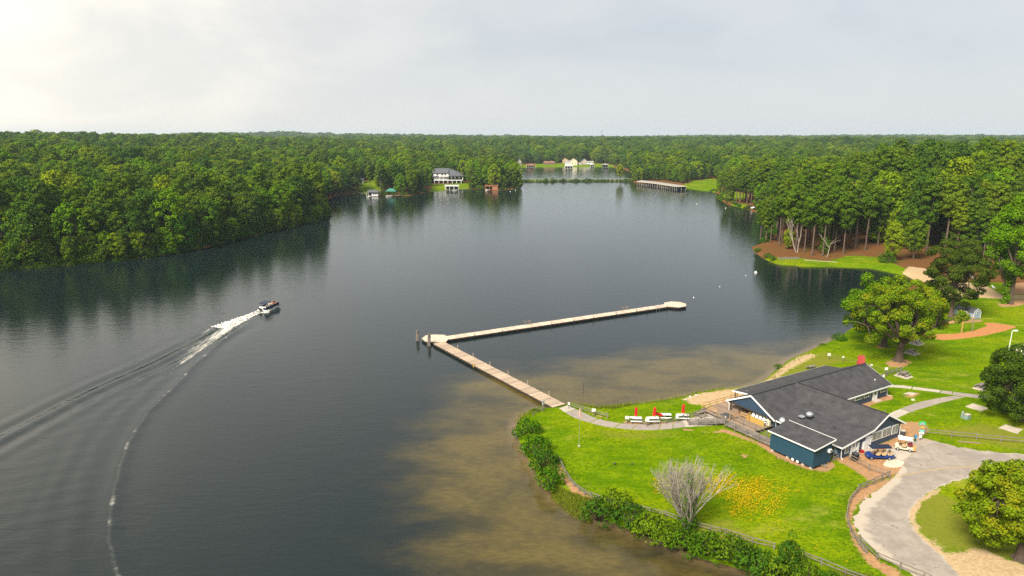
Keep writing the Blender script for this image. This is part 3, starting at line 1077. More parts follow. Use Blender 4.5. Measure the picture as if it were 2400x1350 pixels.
right = (X > 60) & (R < 560)
is_pine = np.where(right, mixn > -1.25, np.where(R < 420, mixn > 0.25, mixn > 0.75))
is_pine &= ~((D < 9) & ~right & (rng.uniform(size=NT) < 0.8))
hs = rng.uniform(0.70, 1.20, NT) * np.where(D < 6, 0.86, 1.0)
hs = np.where(is_pine, hs * np.where(right, 1.10, 1.0), hs * np.where(rng.uniform(size=NT) < 0.22, 1.22, 1.0))
hs *= np.where((BX > 1205) & (BX < 1470) & (BY < 397) & (BY > 384), 0.7, 1.0)
hs *= np.where((BX > 1450) & (BX < 1700) & (BY > 415), 0.72, 1.0)
rot = rng.uniform(0, 6.283, NT)
var = rng.integers(0, 6, NT)
var = np.where(is_pine & right, np.where(rng.uniform(size=NT) < 0.7, rng.integers(3, 6, NT), var), var)
dk = ~is_pine & (rng.uniform(size=NT) < np.where(R < 500, 0.28, 0.28 + 0.34 * ss(500, 1600, R)) + 0.16 * nz2(X, Y, 0.009, 2.2))  # darker species mixed in; their growing share far off paints the dimmer light there
var = np.where(dk, rng.integers(6, 9, NT), var)
inframe = (BX > -60) & (BX < 2460)
order = np.argsort(R)
single = np.zeros(NT, bool)
for k in (True, False):
    c = [i for i in order if is_pine[i] == k and inframe[i]][:280]
    single[c] = True
for i in np.nonzero(single)[0]:
    p = bool(is_pine[i])
    kind = 'pine' if p else 'broadleaf tree'
    what = 'tall pine' if p else 'rounded broadleaf tree'
    row = 0 if D[i] < 9 else (1 if D[i] < 32 else 2)
    if X[i] > 40:
        where = ('above the tip of the wooded point' if BX[i] < 1900 else 'above the middle of the wooded point' if BX[i] < 2110 else 'behind the lone dark pine and sandy strip' if BX[i] < 2280 else 'behind the tall ivy wrapped tree')
        lab = what + (' at the wood front ' if row < 2 and BY[i] > 520 else ' deep in the wood ') + where
        grp = ('pines' if p else 'broadleaf trees') + (' at the wood front ' if row < 2 and BY[i] > 520 else ' deep in the wood ') + where
    else:
        where = ('at the left picture edge' if BX[i] < 190 else 'left of the speedboat' if BX[i] < 430 else 'beyond the speedboat' if BX[i] < 620 else 'near the forest tip')
        rw = (' on the left shore waterline, ', ' just behind the left waterside row, ', ' deep in the left shore forest, ')[row]
        lab = what + rw + where
        grp = ('pines' if p else 'broadleaf trees') + rw + where
    put_tree('pine_tree' if p else 'broadleaf_tree', lab, kind, grp, (X[i], Y[i], Z[i] - 0.15), rot[i], hs[i] * SC[i], PROTO['pine' if p else 'broad', int(var[i])])

# the pines at the front of the point, one by one
EDGE = [(1826, 577, 1.02, 4), (1848, 583, 0.98, 3), (1864, 588, 1.12, 5), (1885, 592, 0.86, 4), (1903, 599, 1.14, 3), (1928, 600, 1.05, 4), (1955, 593, 1.10, 3),
        (1976, 597, 1.04, 5), (2003, 589, 1.12, 4), (2027, 591, 1.16, 4), (2056, 586, 1.05, 3), (1940, 574, 1.1, 4), (1990, 572, 1.15, 5), (1795, 566, 0.86, 0), (1782, 560, 0.72, 1)]
for k, (px, py, s, v) in enumerate(EDGE):
    put_tree('pine_tree', 'tall bare-trunked pine at the front edge of the point, above brown pine straw', 'pine', 'pines at the front edge of the point', G(px, py, 0.95), k * 1.7, s, PROTO['pine', v])
for px, py, s, v, lab in ((2088, 612, 0.72, 1, 'young leafy tree beside the dark bush at the edge of the point'), (2140, 610, 0.78, 3, 'broad leafy tree with pale forked trunk at the end of the point'),
                          (1932, 596, 0.36, 2, 'small bright green tree below the pines near the bleached snag'), (1846, 584, 0.42, 4, 'small green tree low at the tip of the point')):
    put_tree('broadleaf_tree', lab, 'tree', None, G(px, py, 0.95), px * 0.1, s, PROTO['broad', v])
# trees of the lived-in shore that stand out by colour
put_tree('broadleaf_tree', 'rusty orange tree on the wooded point right of the white lake house', 'tree', None, G(1108, 440, 0.9), 0.4, 0.86, (PROTO['broad', 1][0], broad_proto(1, MT['leaf_autumn'], 230)[1]))
lime = broad_proto(3, MT['leaf_lime'], 231)[1]
put_tree('broadleaf_tree', 'yellow green tree at the end of the causeway beside the boat docks', 'tree', None, G(1453, 424, 0.9), 0.4, 0.86, (PROTO['broad', 3][0], lime))
put_tree('broadleaf_tree', 'lime green tree in front of the orange boathouse wood', 'tree', None, G(1152, 443, 0.9), 1.4, 0.62, (PROTO['broad', 3][0], lime))
put_tree('broadleaf_tree', 'lime green tree at the head of the left shore cove', 'tree', None, G(790, 458, 0.9), 2.4, 0.95, (PROTO['broad', 3][0], lime))
bright = broad_proto(2, MT['leaf_bright'], 232)[1]
put_tree('broadleaf_tree', 'bright green tree just left of the white lake house', 'tree', None, G(984, 447, 0.9), 1.0, 0.80, (PROTO['broad', 2][0], bright))
put_tree('broadleaf_tree', 'vivid green tree low on the left shore at the water', 'tree', None, G(438, 584, 0.8), 1.0, 0.80, (PROTO['broad', 2][0], bright))
for k, (px, py, s) in enumerate(((868, 452, 0.95), (893, 453, 1.0), (912, 449, 0.9), (926, 453, 1.05), (960, 453, 0.98), (948, 447, 1.0))):
    put_tree('pine_tree', 'tall pine with bare trunk on the bank behind the green-roofed boathouse', 'pine', 'pines on the bank by the boathouses', G(px, py, 0.9), k, s, PROTO['pine', 3 + k % 3])


# ---- everything farther off: one mass of trees
def instancer(name, label, pos, idx, rz, scl, sources, tall=None):
    coll = bpy.data.collections.new(name + '_kinds')
    for k, me in enumerate(sources):
        coll.objects.link(bpy.data.objects.new('%s_kind_%02d' % (name, k), me))
    me = bpy.data.meshes.new(name)
    me.vertices.add(len(pos))
    me.vertices.foreach_set('co', np.asarray(pos, np.float32).ravel())
    a = me.attributes.new('which', 'INT', 'POINT')
    a.data.foreach_set('value', np.asarray(idx, np.int32))
    attr(me, 'turn', rz)
    attr(me, 'size', scl)
    attr(me, 'tall', scl if tall is None else tall)
    o = link(name, me)
    ng = bpy.data.node_groups.new(name + '_scatter', 'GeometryNodeTree')
    ng.interface.new_socket('Geometry', in_out='INPUT', socket_type='NodeSocketGeometry')
    ng.interface.new_socket('Geometry', in_out='OUTPUT', socket_type='NodeSocketGeometry')
    gi, go = ng.nodes.new('NodeGroupInput'), ng.nodes.new('NodeGroupOutput')
    iop = ng.nodes.new('GeometryNodeInstanceOnPoints')
    ci = ng.nodes.new('GeometryNodeCollectionInfo')
    ci.inputs['Collection'].default_value = coll
    ci.inputs['Separate Children'].default_value = True
    ci.inputs['Reset Children'].default_value = True

    def named(n, typ):
        x = ng.nodes.new('GeometryNodeInputNamedAttribute')
        x.data_type = typ
        x.inputs['Name'].default_value = n
        return x.outputs['Attribute']
    L = ng.links
    L.new(gi.outputs[0], iop.inputs['Points'])
    L.new(ci.outputs[0], iop.inputs['Instance'])
    iop.inputs['Pick Instance'].default_value = True
    L.new(named('which', 'INT'), iop.inputs['Instance Index'])
    cx = ng.nodes.new('ShaderNodeCombineXYZ')
    L.new(named('turn', 'FLOAT'), cx.inputs[2])
    e2r = ng.nodes.new('FunctionNodeEulerToRotation')
    L.new(cx.outputs[0], e2r.inputs[0])
    L.new(e2r.outputs[0], iop.inputs['Rotation'])
    sx = ng.nodes.new('ShaderNodeCombineXYZ')
    for q in (0, 1):
        L.new(named('size', 'FLOAT'), sx.inputs[q])
    L.new(named('tall', 'FLOAT'), sx.inputs[2])
    L.new(sx.outputs[0], iop.inputs['Scale'])
    L.new(iop.outputs[0], go.inputs[0])
    mod = o.modifiers.new('scatter', 'NODES')
    mod.node_group = ng
    return tag(o, label, 'forest' if 'forest' in name else 'undergrowth', kind='stuff')


def joined(tr, cr, name):
    bm = bmesh.new()
    bm.from_mesh(cr)
    n0 = len(bm.faces)
    bm.from_mesh(tr)
    bm.faces.ensure_lookup_table()
    for f in bm.faces[n0:]:
        f.material_index = 1
    me = bpy.data.meshes.new(name)
    bm.to_mesh(me)
    bm.free()
    me.materials.append(cr.materials[0])
    me.materials.append(tr.materials[0])
    return me


src = [joined(*PROTO['pine', i], 'far_pine') for i in range(6)] + [joined(*PROTO['broad', i], 'far_broadleaf') for i in range(9)]
rest = ~single
pos = np.stack([X, Y, Z - 0.2], 1)[rest]
instancer('forest', 'endless green woodland rolling to the horizon beyond the lake', pos, np.where(is_pine[rest], var[rest], 6 + var[rest]), rot[rest], (hs * SC)[rest], src, (hs * np.minimum(SC, 0.97 + 0.05 * (SC - 1)))[rest])

# bushes that fringe the shores
und = []
rg = np.random.default_rng(5)


def fringe(line, step, smin, smax, inland, prob=1.0):
    for i in range(len(line) - 1):
        a, b = Vector(line[i]).to_2d(), Vector(line[i + 1]).to_2d()
        n = max(1, int((b - a).length / step))
        nv = Vector((-(b - a).y, (b - a).x)).normalized()
        for k in range(n):
            if rg.uniform() > prob:
                continue
            p = a.lerp(b, (k + rg.uniform()) / n)
            for s in (1, -1):
                q = p + nv * s * rg.uniform(0.3, inland)
                und.append((q.x, q.y, rg.uniform(smin, smax)))


lk = [Vector((*p, 0)) for p in LAKE]
i0 = SHORE_NEAR.index((757, 495))
fringe(lk[i0 - 1:len(SHORE_NEAR) - 1], 0.9, 0.9, 2.6, 3.6)
fringe(lk[i0 - 1:len(SHORE_NEAR) - 1], 0.8, 0.5, 0.9, 0.8)
c0, c1 = SHORE_NEAR.index((1500, 427.5)), SHORE_NEAR.index((1219, 440))
fringe(lk[c0:c1 + 1], 0.8, 0.35, 0.8, 8.0)
fringe(lk[c0:c1 + 1], 5.0, 0.9, 1.7, 7.0, 0.45)
fringe(lk[c1:i0 - 2], 1.6, 0.6, 1.4, 4.0, 0.8)
r0, r1 = SHORE_NEAR.index((1790, 607)), SHORE_NEAR.index((1805, 530))
fringe(lk[r0 + 3:r1 + 1], 1.4, 0.6, 1.5, 2.5, 0.8)
fringe(lk[r1:c0 - 3], 2.2, 0.5, 1.2, 3.0, 0.5)
u = np.array(und)
ud = land_sd(u[:, 0], u[:, 1])
k = (ud > -0.7) & (ud < 9)
bx, by = proj(u[:, 0], u[:, 1], np.ones(len(u)))
k &= ~((bx > 1000) & (bx < 1100) & (by > 435) & (by < 455)) & ~((bx > 1488) & (bx < 1600) & (by > 420) & (by < 447))
u, ud = u[k], ud[k]
small = (u[:, 2] > 1.3) & (rg.uniform(size=len(u)) < 0.55) & (u[:, 0] < -20) & (u[:, 1] < 420)
instancer('undergrowth', 'low bushes crowding the lake shores', np.stack([u[:, 0], u[:, 1], np.maximum(height(u[:, 0], u[:, 1], ud), 0.0) - 0.2], 1), np.where(small, rg.integers(5, 11, len(u)), rg.integers(0, 5, len(u))), rg.uniform(0, 6.28, len(u)), np.where(small, u[:, 2] * 0.19 + 0.06, u[:, 2]),
          [joined(PROTO['shrub', i][1], shrub_mesh(40 + i, MT['leaf_oak' if i % 2 else 'leaf_shrub'])[0], 'shore_bush') for i in range(5)] + src[6:12])
# ------------------------------------------------------------------ roads, paths, pads
def rough_edge(pts, step=0.45, amp=0.10, seed=1, closed=True):
    rg = random.Random(seed)
    out = []
    n = len(pts)
    for i in range(n if closed else n - 1):
        a, b = Vector(pts[i]), Vector(pts[(i + 1) % n])
        L = (b - a).length
        k = max(1, int(L / step))
        nv = Vector((-(b - a).y, (b - a).x, 0)).normalized()
        for j in range(k):
            out.append(a.lerp(b, j / k) + nv * rg.gauss(0, amp) * (0 if (k == 1) else 1))
    return out


def sheet(name, pts, z, mat, label, cat=None, parent=None, th=0.0):
    """a flat sheet of ground cover lying at level z"""
    mb = MB()
    if th:
        mb.prism(pts, z - th, z)
    else:
        mb.add([(p[0], p[1], z) for p in pts], tessellate_polygon([[Vector((p[0], p[1], 0)) for p in pts]]))
    me = mb.mesh(name, mat)
    bm = bmesh.new()
    bm.from_mesh(me)
    bmesh.ops.recalc_face_normals(bm, faces=bm.faces)
    if not th:
        for f in bm.faces:
            if f.normal.z < 0:
                f.normal_flip()
    bm.to_mesh(me)
    bm.free()
    o = link(name, me, parent)
    if parent is None:
        tag(o, label, cat, kind='structure')
    return o


def road_material():
    m, t, b, out = newmat('worn_asphalt')
    tc = nd(t, 'ShaderNodeTexCoord')
    v = tc.outputs['Object']
    big = noise(t, v, 0.09, 4.0, 0.6, 0.5)
    mid = noise(t, v, 0.5, 5.0, 0.65)
    fine = noise(t, v, 5.0, 4.0, 0.7)
    a = nd(t, 'ShaderNodeAttribute')
    a.attribute_name = 'rim'
    c = mixc(t, mapr(t, mid, 0.3, 0.7), (0.228, 0.190, 0.156), (0.318, 0.272, 0.228))
    c = mixc(t, mapr(t, big, 0.5, 0.62), c, (0.235, 0.200, 0.175))
    c = mixc(t, mth(t, 'MULTIPLY', mapr(t, fine, 0.45, 0.75), 0.45), c, (0.17, 0.15, 0.13))
    vo = nd(t, 'ShaderNodeTexVoronoi', feature='DISTANCE_TO_EDGE')
    wv = nd(t, 'ShaderNodeVectorMath', operation='ADD')
    t.links.new(v, wv.inputs[0])
    sc = nd(t, 'ShaderNodeVectorMath', operation='SCALE')
    nzc = nd(t, 'ShaderNodeTexNoise')
    t.links.new(v, nzc.inputs['Vector'])
    nzc.inputs['Scale'].default_value = 0.7
    nzc.inputs['Detail'].default_value = 3.0
    t.links.new(nzc.outputs['Color'], sc.inputs[0])
    sc.inputs['Scale'].default_value = 2.6
    t.links.new(sc.outputs[0], wv.inputs[1])
    t.links.new(wv.outputs[0], vo.inputs['Vector'])
    vo.inputs['Scale'].default_value = 0.22
    crack = mth(t, 'MULTIPLY', mapr(t, vo.outputs['Distance'], 0.004, 0.016, 1.0, 0.0), mapr(t, mid, 0.46, 0.58))
    c = mixc(t, mth(t, 'MULTIPLY', crack, 0.7), c, (0.12, 0.10, 0.085))
    gravel = mixc(t, fine, (0.32, 0.262, 0.205), (0.46, 0.395, 0.315))
    e = mth(t, 'ADD', a.outputs['Fac'], mth(t, 'MULTIPLY', mth(t, 'SUBTRACT', mid, 0.5), 1.3))
    c = mixc(t, mapr(t, e, 0.35, 0.85), c, gravel)
    t.links.new(c, b.inputs['Base Color'])
    b.inputs['Roughness'].default_value = 0.92
    b.inputs['Specular IOR Level'].default_value = 0.15
    return m


ROAD_OUT = GL([(2440, 1066), (2330, 1060), (2240, 1047), (2185, 1034), (2150, 1050), (2125, 1080), (2098, 1116), (2062, 1145), (2028, 1170), (2010, 1195), (2004, 1222), (2013, 1252), (2035, 1278),
               (2065, 1303), (2105, 1328), (2150, 1352), (2200, 1380), (2260, 1420)])
ROAD_IN = GL([(2440, 1150), (2340, 1128), (2270, 1122), (2215, 1136), (2172, 1158), (2143, 1184), (2132, 1210), (2142, 1238), (2168, 1270), (2205, 1300), (2240, 1340), (2330, 1420)])
ro, ri = smooth_line(ROAD_OUT, 4), smooth_line(ROAD_IN, 4)


def build_road():
    n = 150

    def resample(l):
        acc = [0.0]
        for a, b in zip(l, l[1:]):
            acc.append(acc[-1] + (b - a).length)
        out, j = [], 0
        for i in range(n):
            s = acc[-1] * i / (n - 1)
            while j < len(l) - 2 and acc[j + 1] < s:
                j += 1
            out.append(l[j].lerp(l[j + 1], (s - acc[j]) / max(acc[j + 1] - acc[j], 1e-6)))
        return out
    A, B = resample(ro), resample(ri)
    rg = random.Random(3)
    cols = 12
    vs, fs, rim = [], [], []
    for i in range(n):
        ja, jb = rg.gauss(0, 0.16), rg.gauss(0, 0.16)
        for k in range(cols):
            t = k / (cols - 1)
            d = (B[i] - A[i]).normalized()
            p = A[i].lerp(B[i], t)
            if k == 0:
                p = p + d * ja
            if k == cols - 1:
                p = p + d * jb
            vs.append((p.x, p.y, 1.012))
            w = (B[i] - A[i]).length

            rim.append(max(math.exp(-(t * w / 1.9) ** 2) * (1.0 if i > 62 else 0.5), 0.7 * math.exp(-((1 - t) * w / 0.5) ** 2)))
    for i in range(n - 1):
        for k in range(cols - 1):
            a = i * cols + k
            fs.append((a, a + 1, a + cols + 1, a + cols))
    me = bpy.data.meshes.new('road')
    me.from_pydata(vs, [], fs)
    me.materials.append(road_material())
    attr(me, 'rim', rim)
    bm = bmesh.new()
    bm.from_mesh(me)
    for f in bm.faces:
        f.normal_update()
        if f.normal.z < 0:
            f.normal_flip()
    bm.to_mesh(me)
    bm.free()
    tag(link('road', me), 'worn grey asphalt turning loop with pale gravel shoulders', 'road', kind='structure')


build_road()
# the faint yellow line at the road's edge
yl = smooth_line(GL([(2100, 1118), (2150, 1107), (2210, 1098), (2300, 1094), (2440, 1098)]), 6)
mb = MB()
for a, b in zip(yl, yl[1:]):
    s = Vector((-(b - a).y, (b - a).x, 0)).normalized() * 0.07
    mb.add([(a.x + s.x, a.y + s.y, 1.018), (a.x - s.x, a.y - s.y, 1.018), (b.x - s.x, b.y - s.y, 1.018), (b.x + s.x, b.y + s.y, 1.018)], [(0, 1, 2, 3)])
tag(mb.build('road_marking', M('faded_yellow_paint', (0.42, 0.27, 0.09), 0.9, 0.35, 1.5)), 'faded yellow line along the edge of the asphalt', 'road marking', kind='structure')

MT['pad'] = M('pale_cart_pad', (0.40, 0.34, 0.275), 0.9, 0.16, 0.7)
MT['padwhite'] = M('white_gravel', (0.50, 0.43, 0.32), 0.95, 0.16, 1.2)
MT['tarpatch'] = M('grey_tar_apron', (0.30, 0.235, 0.185), 0.95, 0.3, 0.35)
sheet('apron', rough_edge(GL([(2118, 1040), (2150, 1024), (2185, 1032), (2240, 1046), (2230, 1060), (2180, 1072), (2150, 1095), (2120, 1092), (2100, 1075)]), 0.5, 0.14, 5), 1.006, MT['tarpatch'], 'reddish grey tarmac apron beside the carts', 'pavement')
sheet('cart_pad', rough_edge(GL([(2078, 1052), (2092, 1046), (2140, 1062), (2118, 1079), (2098, 1078), (2072, 1068)]), 0.5, 0.05, 6), 1.010, MT['pad'], 'pale concrete pad under the two golf carts', 'pavement')
sheet('gravel_patch', rough_edge(GL([(2083, 1073), (2100, 1077), (2121, 1082), (2110, 1094), (2088, 1097), (2073, 1092), (2068, 1085)]), 0.4, 0.12, 7), 1.014, MT['padwhite'], 'white gravel patch in front of the blue golf cart', 'pavement')


def slab_path(name, label, up, lo, cuts, mats, z=1.012):
    """a path laid in slabs: two traced edges, cut across at fractions of its length"""
    root = thing(name, label, 'path')
    root['kind'] = 'structure'
    U, Lw = smooth_line(GL(up), 6), smooth_line(GL(lo), 6)

    def at(l, f):
        acc = [0.0]
        for a, b in zip(l, l[1:]):
            acc.append(acc[-1] + (b - a).length)
        s = f * acc[-1]
        for i in range(len(l) - 1):
            if acc[i + 1] >= s - 1e-6:
                return l[i].lerp(l[i + 1], (s - acc[i]) / max(acc[i + 1] - acc[i], 1e-6))
        return l[-1]
    rg = random.Random(len(name))
    for i in range(len(cuts) - 1):
        f0, f1 = cuts[i] + 0.003, cuts[i + 1] - 0.003
        k = 8
        pu = [at(U, f0 + (f1 - f0) * j / k) for j in range(k + 1)]
        pl = [at(Lw, f0 + (f1 - f0) * j / k) for j in range(k + 1)]
        for l in (pu, pl):
            for p in l:
                p.x += rg.gauss(0, 0.035)
                p.y += rg.gauss(0, 0.035)
        poly = [(p.x, p.y) for p in pu] + [(p.x, p.y) for p in reversed(pl)]
        mb = MB().prism(poly, 0.9, z + rg.uniform(-0.006, 0.006))
        me = mb.mesh('slab', mats[i % len(mats)])
        bm = bmesh.new()
        bm.from_mesh(me)
        bmesh.ops.recalc_face_normals(bm, faces=bm.faces)
        bm.to_mesh(me)
        bm.free()
        link('slab', me, root)
    return root


P_A = MT['path']
P_B = M('path_asphalt_b', (0.285, 0.235, 0.20), 0.9, 0.2, 1.2)
P_C = M('path_concrete', (0.38, 0.33, 0.27), 0.9, 0.2, 0.8)
slab_path('footpath', 'grey footpath in slabs curving from the dock to the ramp', [(1331, 950), (1360, 964), (1400, 981), (1440, 990), (1480, 994), (1530, 995), (1570, 990), (1605, 984)],
          [(1310, 957), (1340, 976), (1370, 987), (1410, 998), (1450, 1004), (1500, 1008), (1550, 1007), (1607, 1001)], [0, 0.09, 0.33, 0.50, 0.62, 0.80, 0.90, 1.0], [P_C, P_A, P_B, P_A, P_A, P_B, P_A])
slab_path('landing', 'pale concrete landing at the foot of the ramp', [(1600, 985), (1630, 977), (1660, 971), (1690, 975)], [(1606, 1001), (1640, 999), (1670, 997), (1702, 994)], [0, 0.5, 1], [P_C, P_C])
slab_path('upper_path', 'long grey path running right from the building across the lawn', [(2084, 902), (2112, 903), (2136, 906), (2168, 910), (2200, 914), (2233, 918), (2265, 922), (2320, 927), (2430, 934)],
          [(2080, 907), (2112, 909), (2136, 912), (2168, 916), (2200, 920), (2233, 926), (2265, 930), (2320, 936), (2430, 943)], [0, 0.17, 0.36, 0.44, 0.62, 1.0], [P_C, P_C, P_B, P_A, P_A])
slab_path('lower_path', 'grey path curving up behind the front gable', [(2070, 975), (2092, 966), (2120, 954), (2150, 944), (2180, 937), (2212, 931), (2236, 928)],
          [(2090, 985), (2108, 977), (2140, 964), (2170, 955), (2200, 946), (2235, 937), (2262, 931)], [0, 0.28, 0.6, 0.9, 1.0], [P_C, P_A, P_B, P_A])

# ------------------------------------------------------------------ single trees of the park
def limb_tree(name, label, base, th, r0, forks, clumps, leafm, barkm, per, size, seed, jitter=0.5, up=0.35, group=None):
    """trunk to the fork height, limbs bent out to the leaf clumps"""
    rng = np.random.default_rng(seed)
    t = thing(name, label, 'tree', base, 0, group)
    mb = MB()
    mb.tube([(0, 0, -0.3), (0, 0, 0.15), (0.05, 0.02, th * 0.35), (0.12, -0.05, th * 0.75), (0.1, 0.0, th)], [r0 * 1.75, r0 * 1.3, r0, r0 * 0.92, r0 * 0.95], 10)
    for k in range(6):
        a = k * 1.05 + 0.3
        mb.tube([(r0 * 0.5 * math.cos(a), r0 * 0.5 * math.sin(a), 0.7), (r0 * 1.5 * math.cos(a), r0 * 1.5 * math.sin(a), 0.1), (r0 * 2.3 * math.cos(a), r0 * 2.3 * math.sin(a), -0.2)], [r0 * 0.45, r0 * 0.35, r0 * 0.15], 6)
    mb.build('trunk', barkm, t, smooth=True)
    lb = MB()
    for fx, fy, fz in forks:
        lb.tube([(0.05, 0, th * 0.86), (fx * 0.4, fy * 0.4, th + (fz - th) * 0.45), (fx, fy, fz)], [r0 * 0.72, r0 * 0.5, r0 * 0.32], 7)
    fk = np.array(forks)
    for i, (x, y, z, r, rz) in enumerate(clumps):
        f = fk[np.argmin(((fk - np.array([x, y, z])) ** 2).sum(1))]
        m = (Vector(f) + Vector((x, y, z))) / 2 + Vector((0, 0, 0.5))
        lb.tube([f, m, (x, y, z + rz * 0.3)], [r0 * 0.22, r0 * 0.14, r0 * 0.04], 5)
    lb.build('limbs', barkm, t, smooth=True)
    P, N = clump_leaves(clumps, per, rng, up, jitter)
    link('crown', leaf_mesh('crown', P, N, size, leafm, rng, 0.7), t)
    return t


def dome(n, cx, cy, z0, z1, R, rmin, rmax, seed, power=2.0, flat=0.8, inner=6, sx=1.0, sy=1.0, wob=0.2, peak=0.45):
    rg = np.random.default_rng(seed)
    out = []
    zc = z0 + (z1 - z0) * peak
    n2 = int(n * 1.35)
    for k in range(n2):
        w = 1 - 1.93 * (k + 0.5) / n2          # evenly over the skin of an egg
        rad = (1 - abs(w) ** power) ** (1 / power)
        a = k * 2.399963 + rg.uniform(-0.35, 0.35)
        q = rg.uniform(0.62, 1.0)
        lob = 1 + wob * math.sin(a * 2 + seed) * 0.7 + wob * math.sin(a * 3.0 + w * 4 + seed)
        rr = R * rad * q * lob
        z = zc + ((z1 - zc) if w > 0 else (zc - z0)) * w * (0.55 + 0.45 * q) * (1 + 0.10 * rg.normal())
        r = rg.uniform(rmin, rmax) * (0.85 if q > 0.85 else 1.1)
        out.append((cx + sx * rr * math.cos(a), cy + sy * rr * math.sin(a), z - r * 0.3, r, r * flat))
    for k in range(inner):
        out.append((cx + rg.normal() * R * 0.3, cy + rg.normal() * R * 0.3, z0 + (z1 - z0) * rg.uniform(0.45, 0.8), rmax * 1.1, rmax * 0.9))
    return out


limb_tree('sycamore_tree', 'big yellow green spreading tree with thick forked trunk on the lakeside lawn', G(2106, 846), 4.2, 0.72,
          [(-4, 0, 9), (3.5, 1, 9.5), (0.5, -3, 9), (-1, 3, 10.5), (-7, 1, 7.5), (5.5, -2, 8)],
          dome(58, -1.2, 0, 4.8, 18.0, 9.0, 0.85, 1.55, 21, 1.9, 0.72, 5, wob=0.22), MT['leaf_yellow'], MT['bark'], 160, 0.31, 21, 0.6)
limb_tree('sycamore_tree', 'second leafy tree close behind the big yellow green tree by the lake', G(2071, 812), 4.0, 0.6,
          [(-3, 0, 9), (3, 1, 9.5), (0.5, -3, 8), (-5, 2, 8)], dome(34, -1.5, 0, 3.2, 15.5, 7.6, 1.1, 1.9, 22, 2.0, 0.75, 6), MT['leaf_broad'], MT['bark'], 100, 0.34, 22)
limb_tree('pine_tree', 'dark layered pine standing alone behind the big yellow green tree', G(2228, 742), 7.5, 0.42,
          [(0, 0, 14), (-1, 1, 11), (1.5, -0.5, 12), (0.3, 0.2, 18)], dome(56, 0.4, 0, 4.0, 21.0, 7.0, 1.1, 2.0, 23, 1.8, 0.6, 10, wob=0.2, peak=0.5), MT['leaf_hero_pine'], MT['pinebark'], 150, 0.30, 23, 0.5, 0.5)
limb_tree('ivy_tree', 'very tall green tree with ivy wrapped trunk at the right edge of the lawn', G(2366, 712), 9, 0.6,
          [(-3, 0, 16), (3, 1, 17), (0.5, -3, 15), (0, 2, 22), (-5, 0, 13)],
          dome(64, 1.0, 1.0, 7.5, 29.5, 8.2, 1.3, 2.2, 24, 1.9, 0.85, 8) + [(-1.4 + 0.3 * math.sin(k), 0.3 * math.cos(k * 2), 0.6 + k * 0.75, 0.95, 0.9) for k in range(11)], MT['leaf_broad'], MT['bark'], 85, 0.40, 24)
limb_tree('oak_tree', 'dark round oak at the right edge beside the picnic slab', G(2394, 985), 2.6, 0.45,
          [(-2, 0, 6), (2, 1, 6), (0.5, -2, 5), (0, 2, 7)], dome(56, -0.9, 0, 1.7, 12.6, 5.6, 0.8, 1.5, 25, 2.2, 0.8, 8, wob=0.12, peak=0.38), MT['leaf_oak'], MT['bark'], 200, 0.25, 25)
limb_tree('maple_tree', 'yellow green tree with rusty tips on the island of the road loop', G(2388, 1312), 3.4, 0.42,
          [(-2.5, 1, 7), (2, 1, 7), (-0.5, -2, 6.5), (-3, 2.5, 8), (0, 2, 9)], dome(66, -1.2, 1.4, 2.4, 11.0, 4.8, 0.65, 1.15, 26, 2.0, 0.75, 8, wob=0.16, peak=0.42), MT['leaf_yellow'], MT['bark'], 300, 0.24, 26, 0.6)


def bare_tree(name, label, base, h, r0, seed, barkm, spread=0.42, stems=7, depth=5, up=0.10, leaf=None, twig=0.011, split=3):
    rg = random.Random(seed)
    t = thing(name, label, 'tree', base)
    main, fine = MB(), MB()

    def grow(p, d, L, r, lv):
        q = p + d * L * 0.5 + Vector((rg.gauss(0, 0.05), rg.gauss(0, 0.05), rg.gauss(0, 0.02))) * L
        e = q + (d + Vector((0, 0, up))).normalized() * L * 0.5
        (main if lv < 2 else fine).tube([p, q, e], [r, r * 0.85, r * 0.68], 6 if lv < 2 else 3, cap=False)
        if lv >= depth:
            return
        for k in range(split if lv < 3 else 2):
            ax = Vector((rg.gauss(0, 1), rg.gauss(0, 1), rg.gauss(0, 1))).normalized()
            nd_ = (d + ax * spread * rg.uniform(0.7, 1.3) + Vector((0, 0, up * 1.5))).normalized()
            s = p.lerp(e, rg.uniform(0.55, 1.0)) if k else e
            grow(s, nd_, L * rg.uniform(0.62, 0.86), max(r * (0.62 if k else 0.72), twig), lv + 1)
    for k in range(stems):
        a = k * 2 * math.pi / stems + rg.uniform(-0.2, 0.2)
        lean = 0.12 if k == 0 else rg.uniform(0.25, 0.55)
        d = Vector((math.cos(a) * lean, math.sin(a) * lean, 1)).normalized()
        grow(Vector((math.cos(a) * r0 * 0.6, math.sin(a) * r0 * 0.6, -0.2)), d, h * 0.27, r0 * rg.uniform(0.5, 0.8), 0)
    main.build('trunk', barkm, t, smooth=True)
    fine.build('twigs', barkm, t, kind=None)
    if leaf:
        rng = np.random.default_rng(seed)
        P, N = clump_leaves(leaf, 110, rng, 0.3, 0.6)
        link('ivy', leaf_mesh('ivy', P, N, 0.22, MT['leaf_shrub'], rng, 0.6), t)
    return t


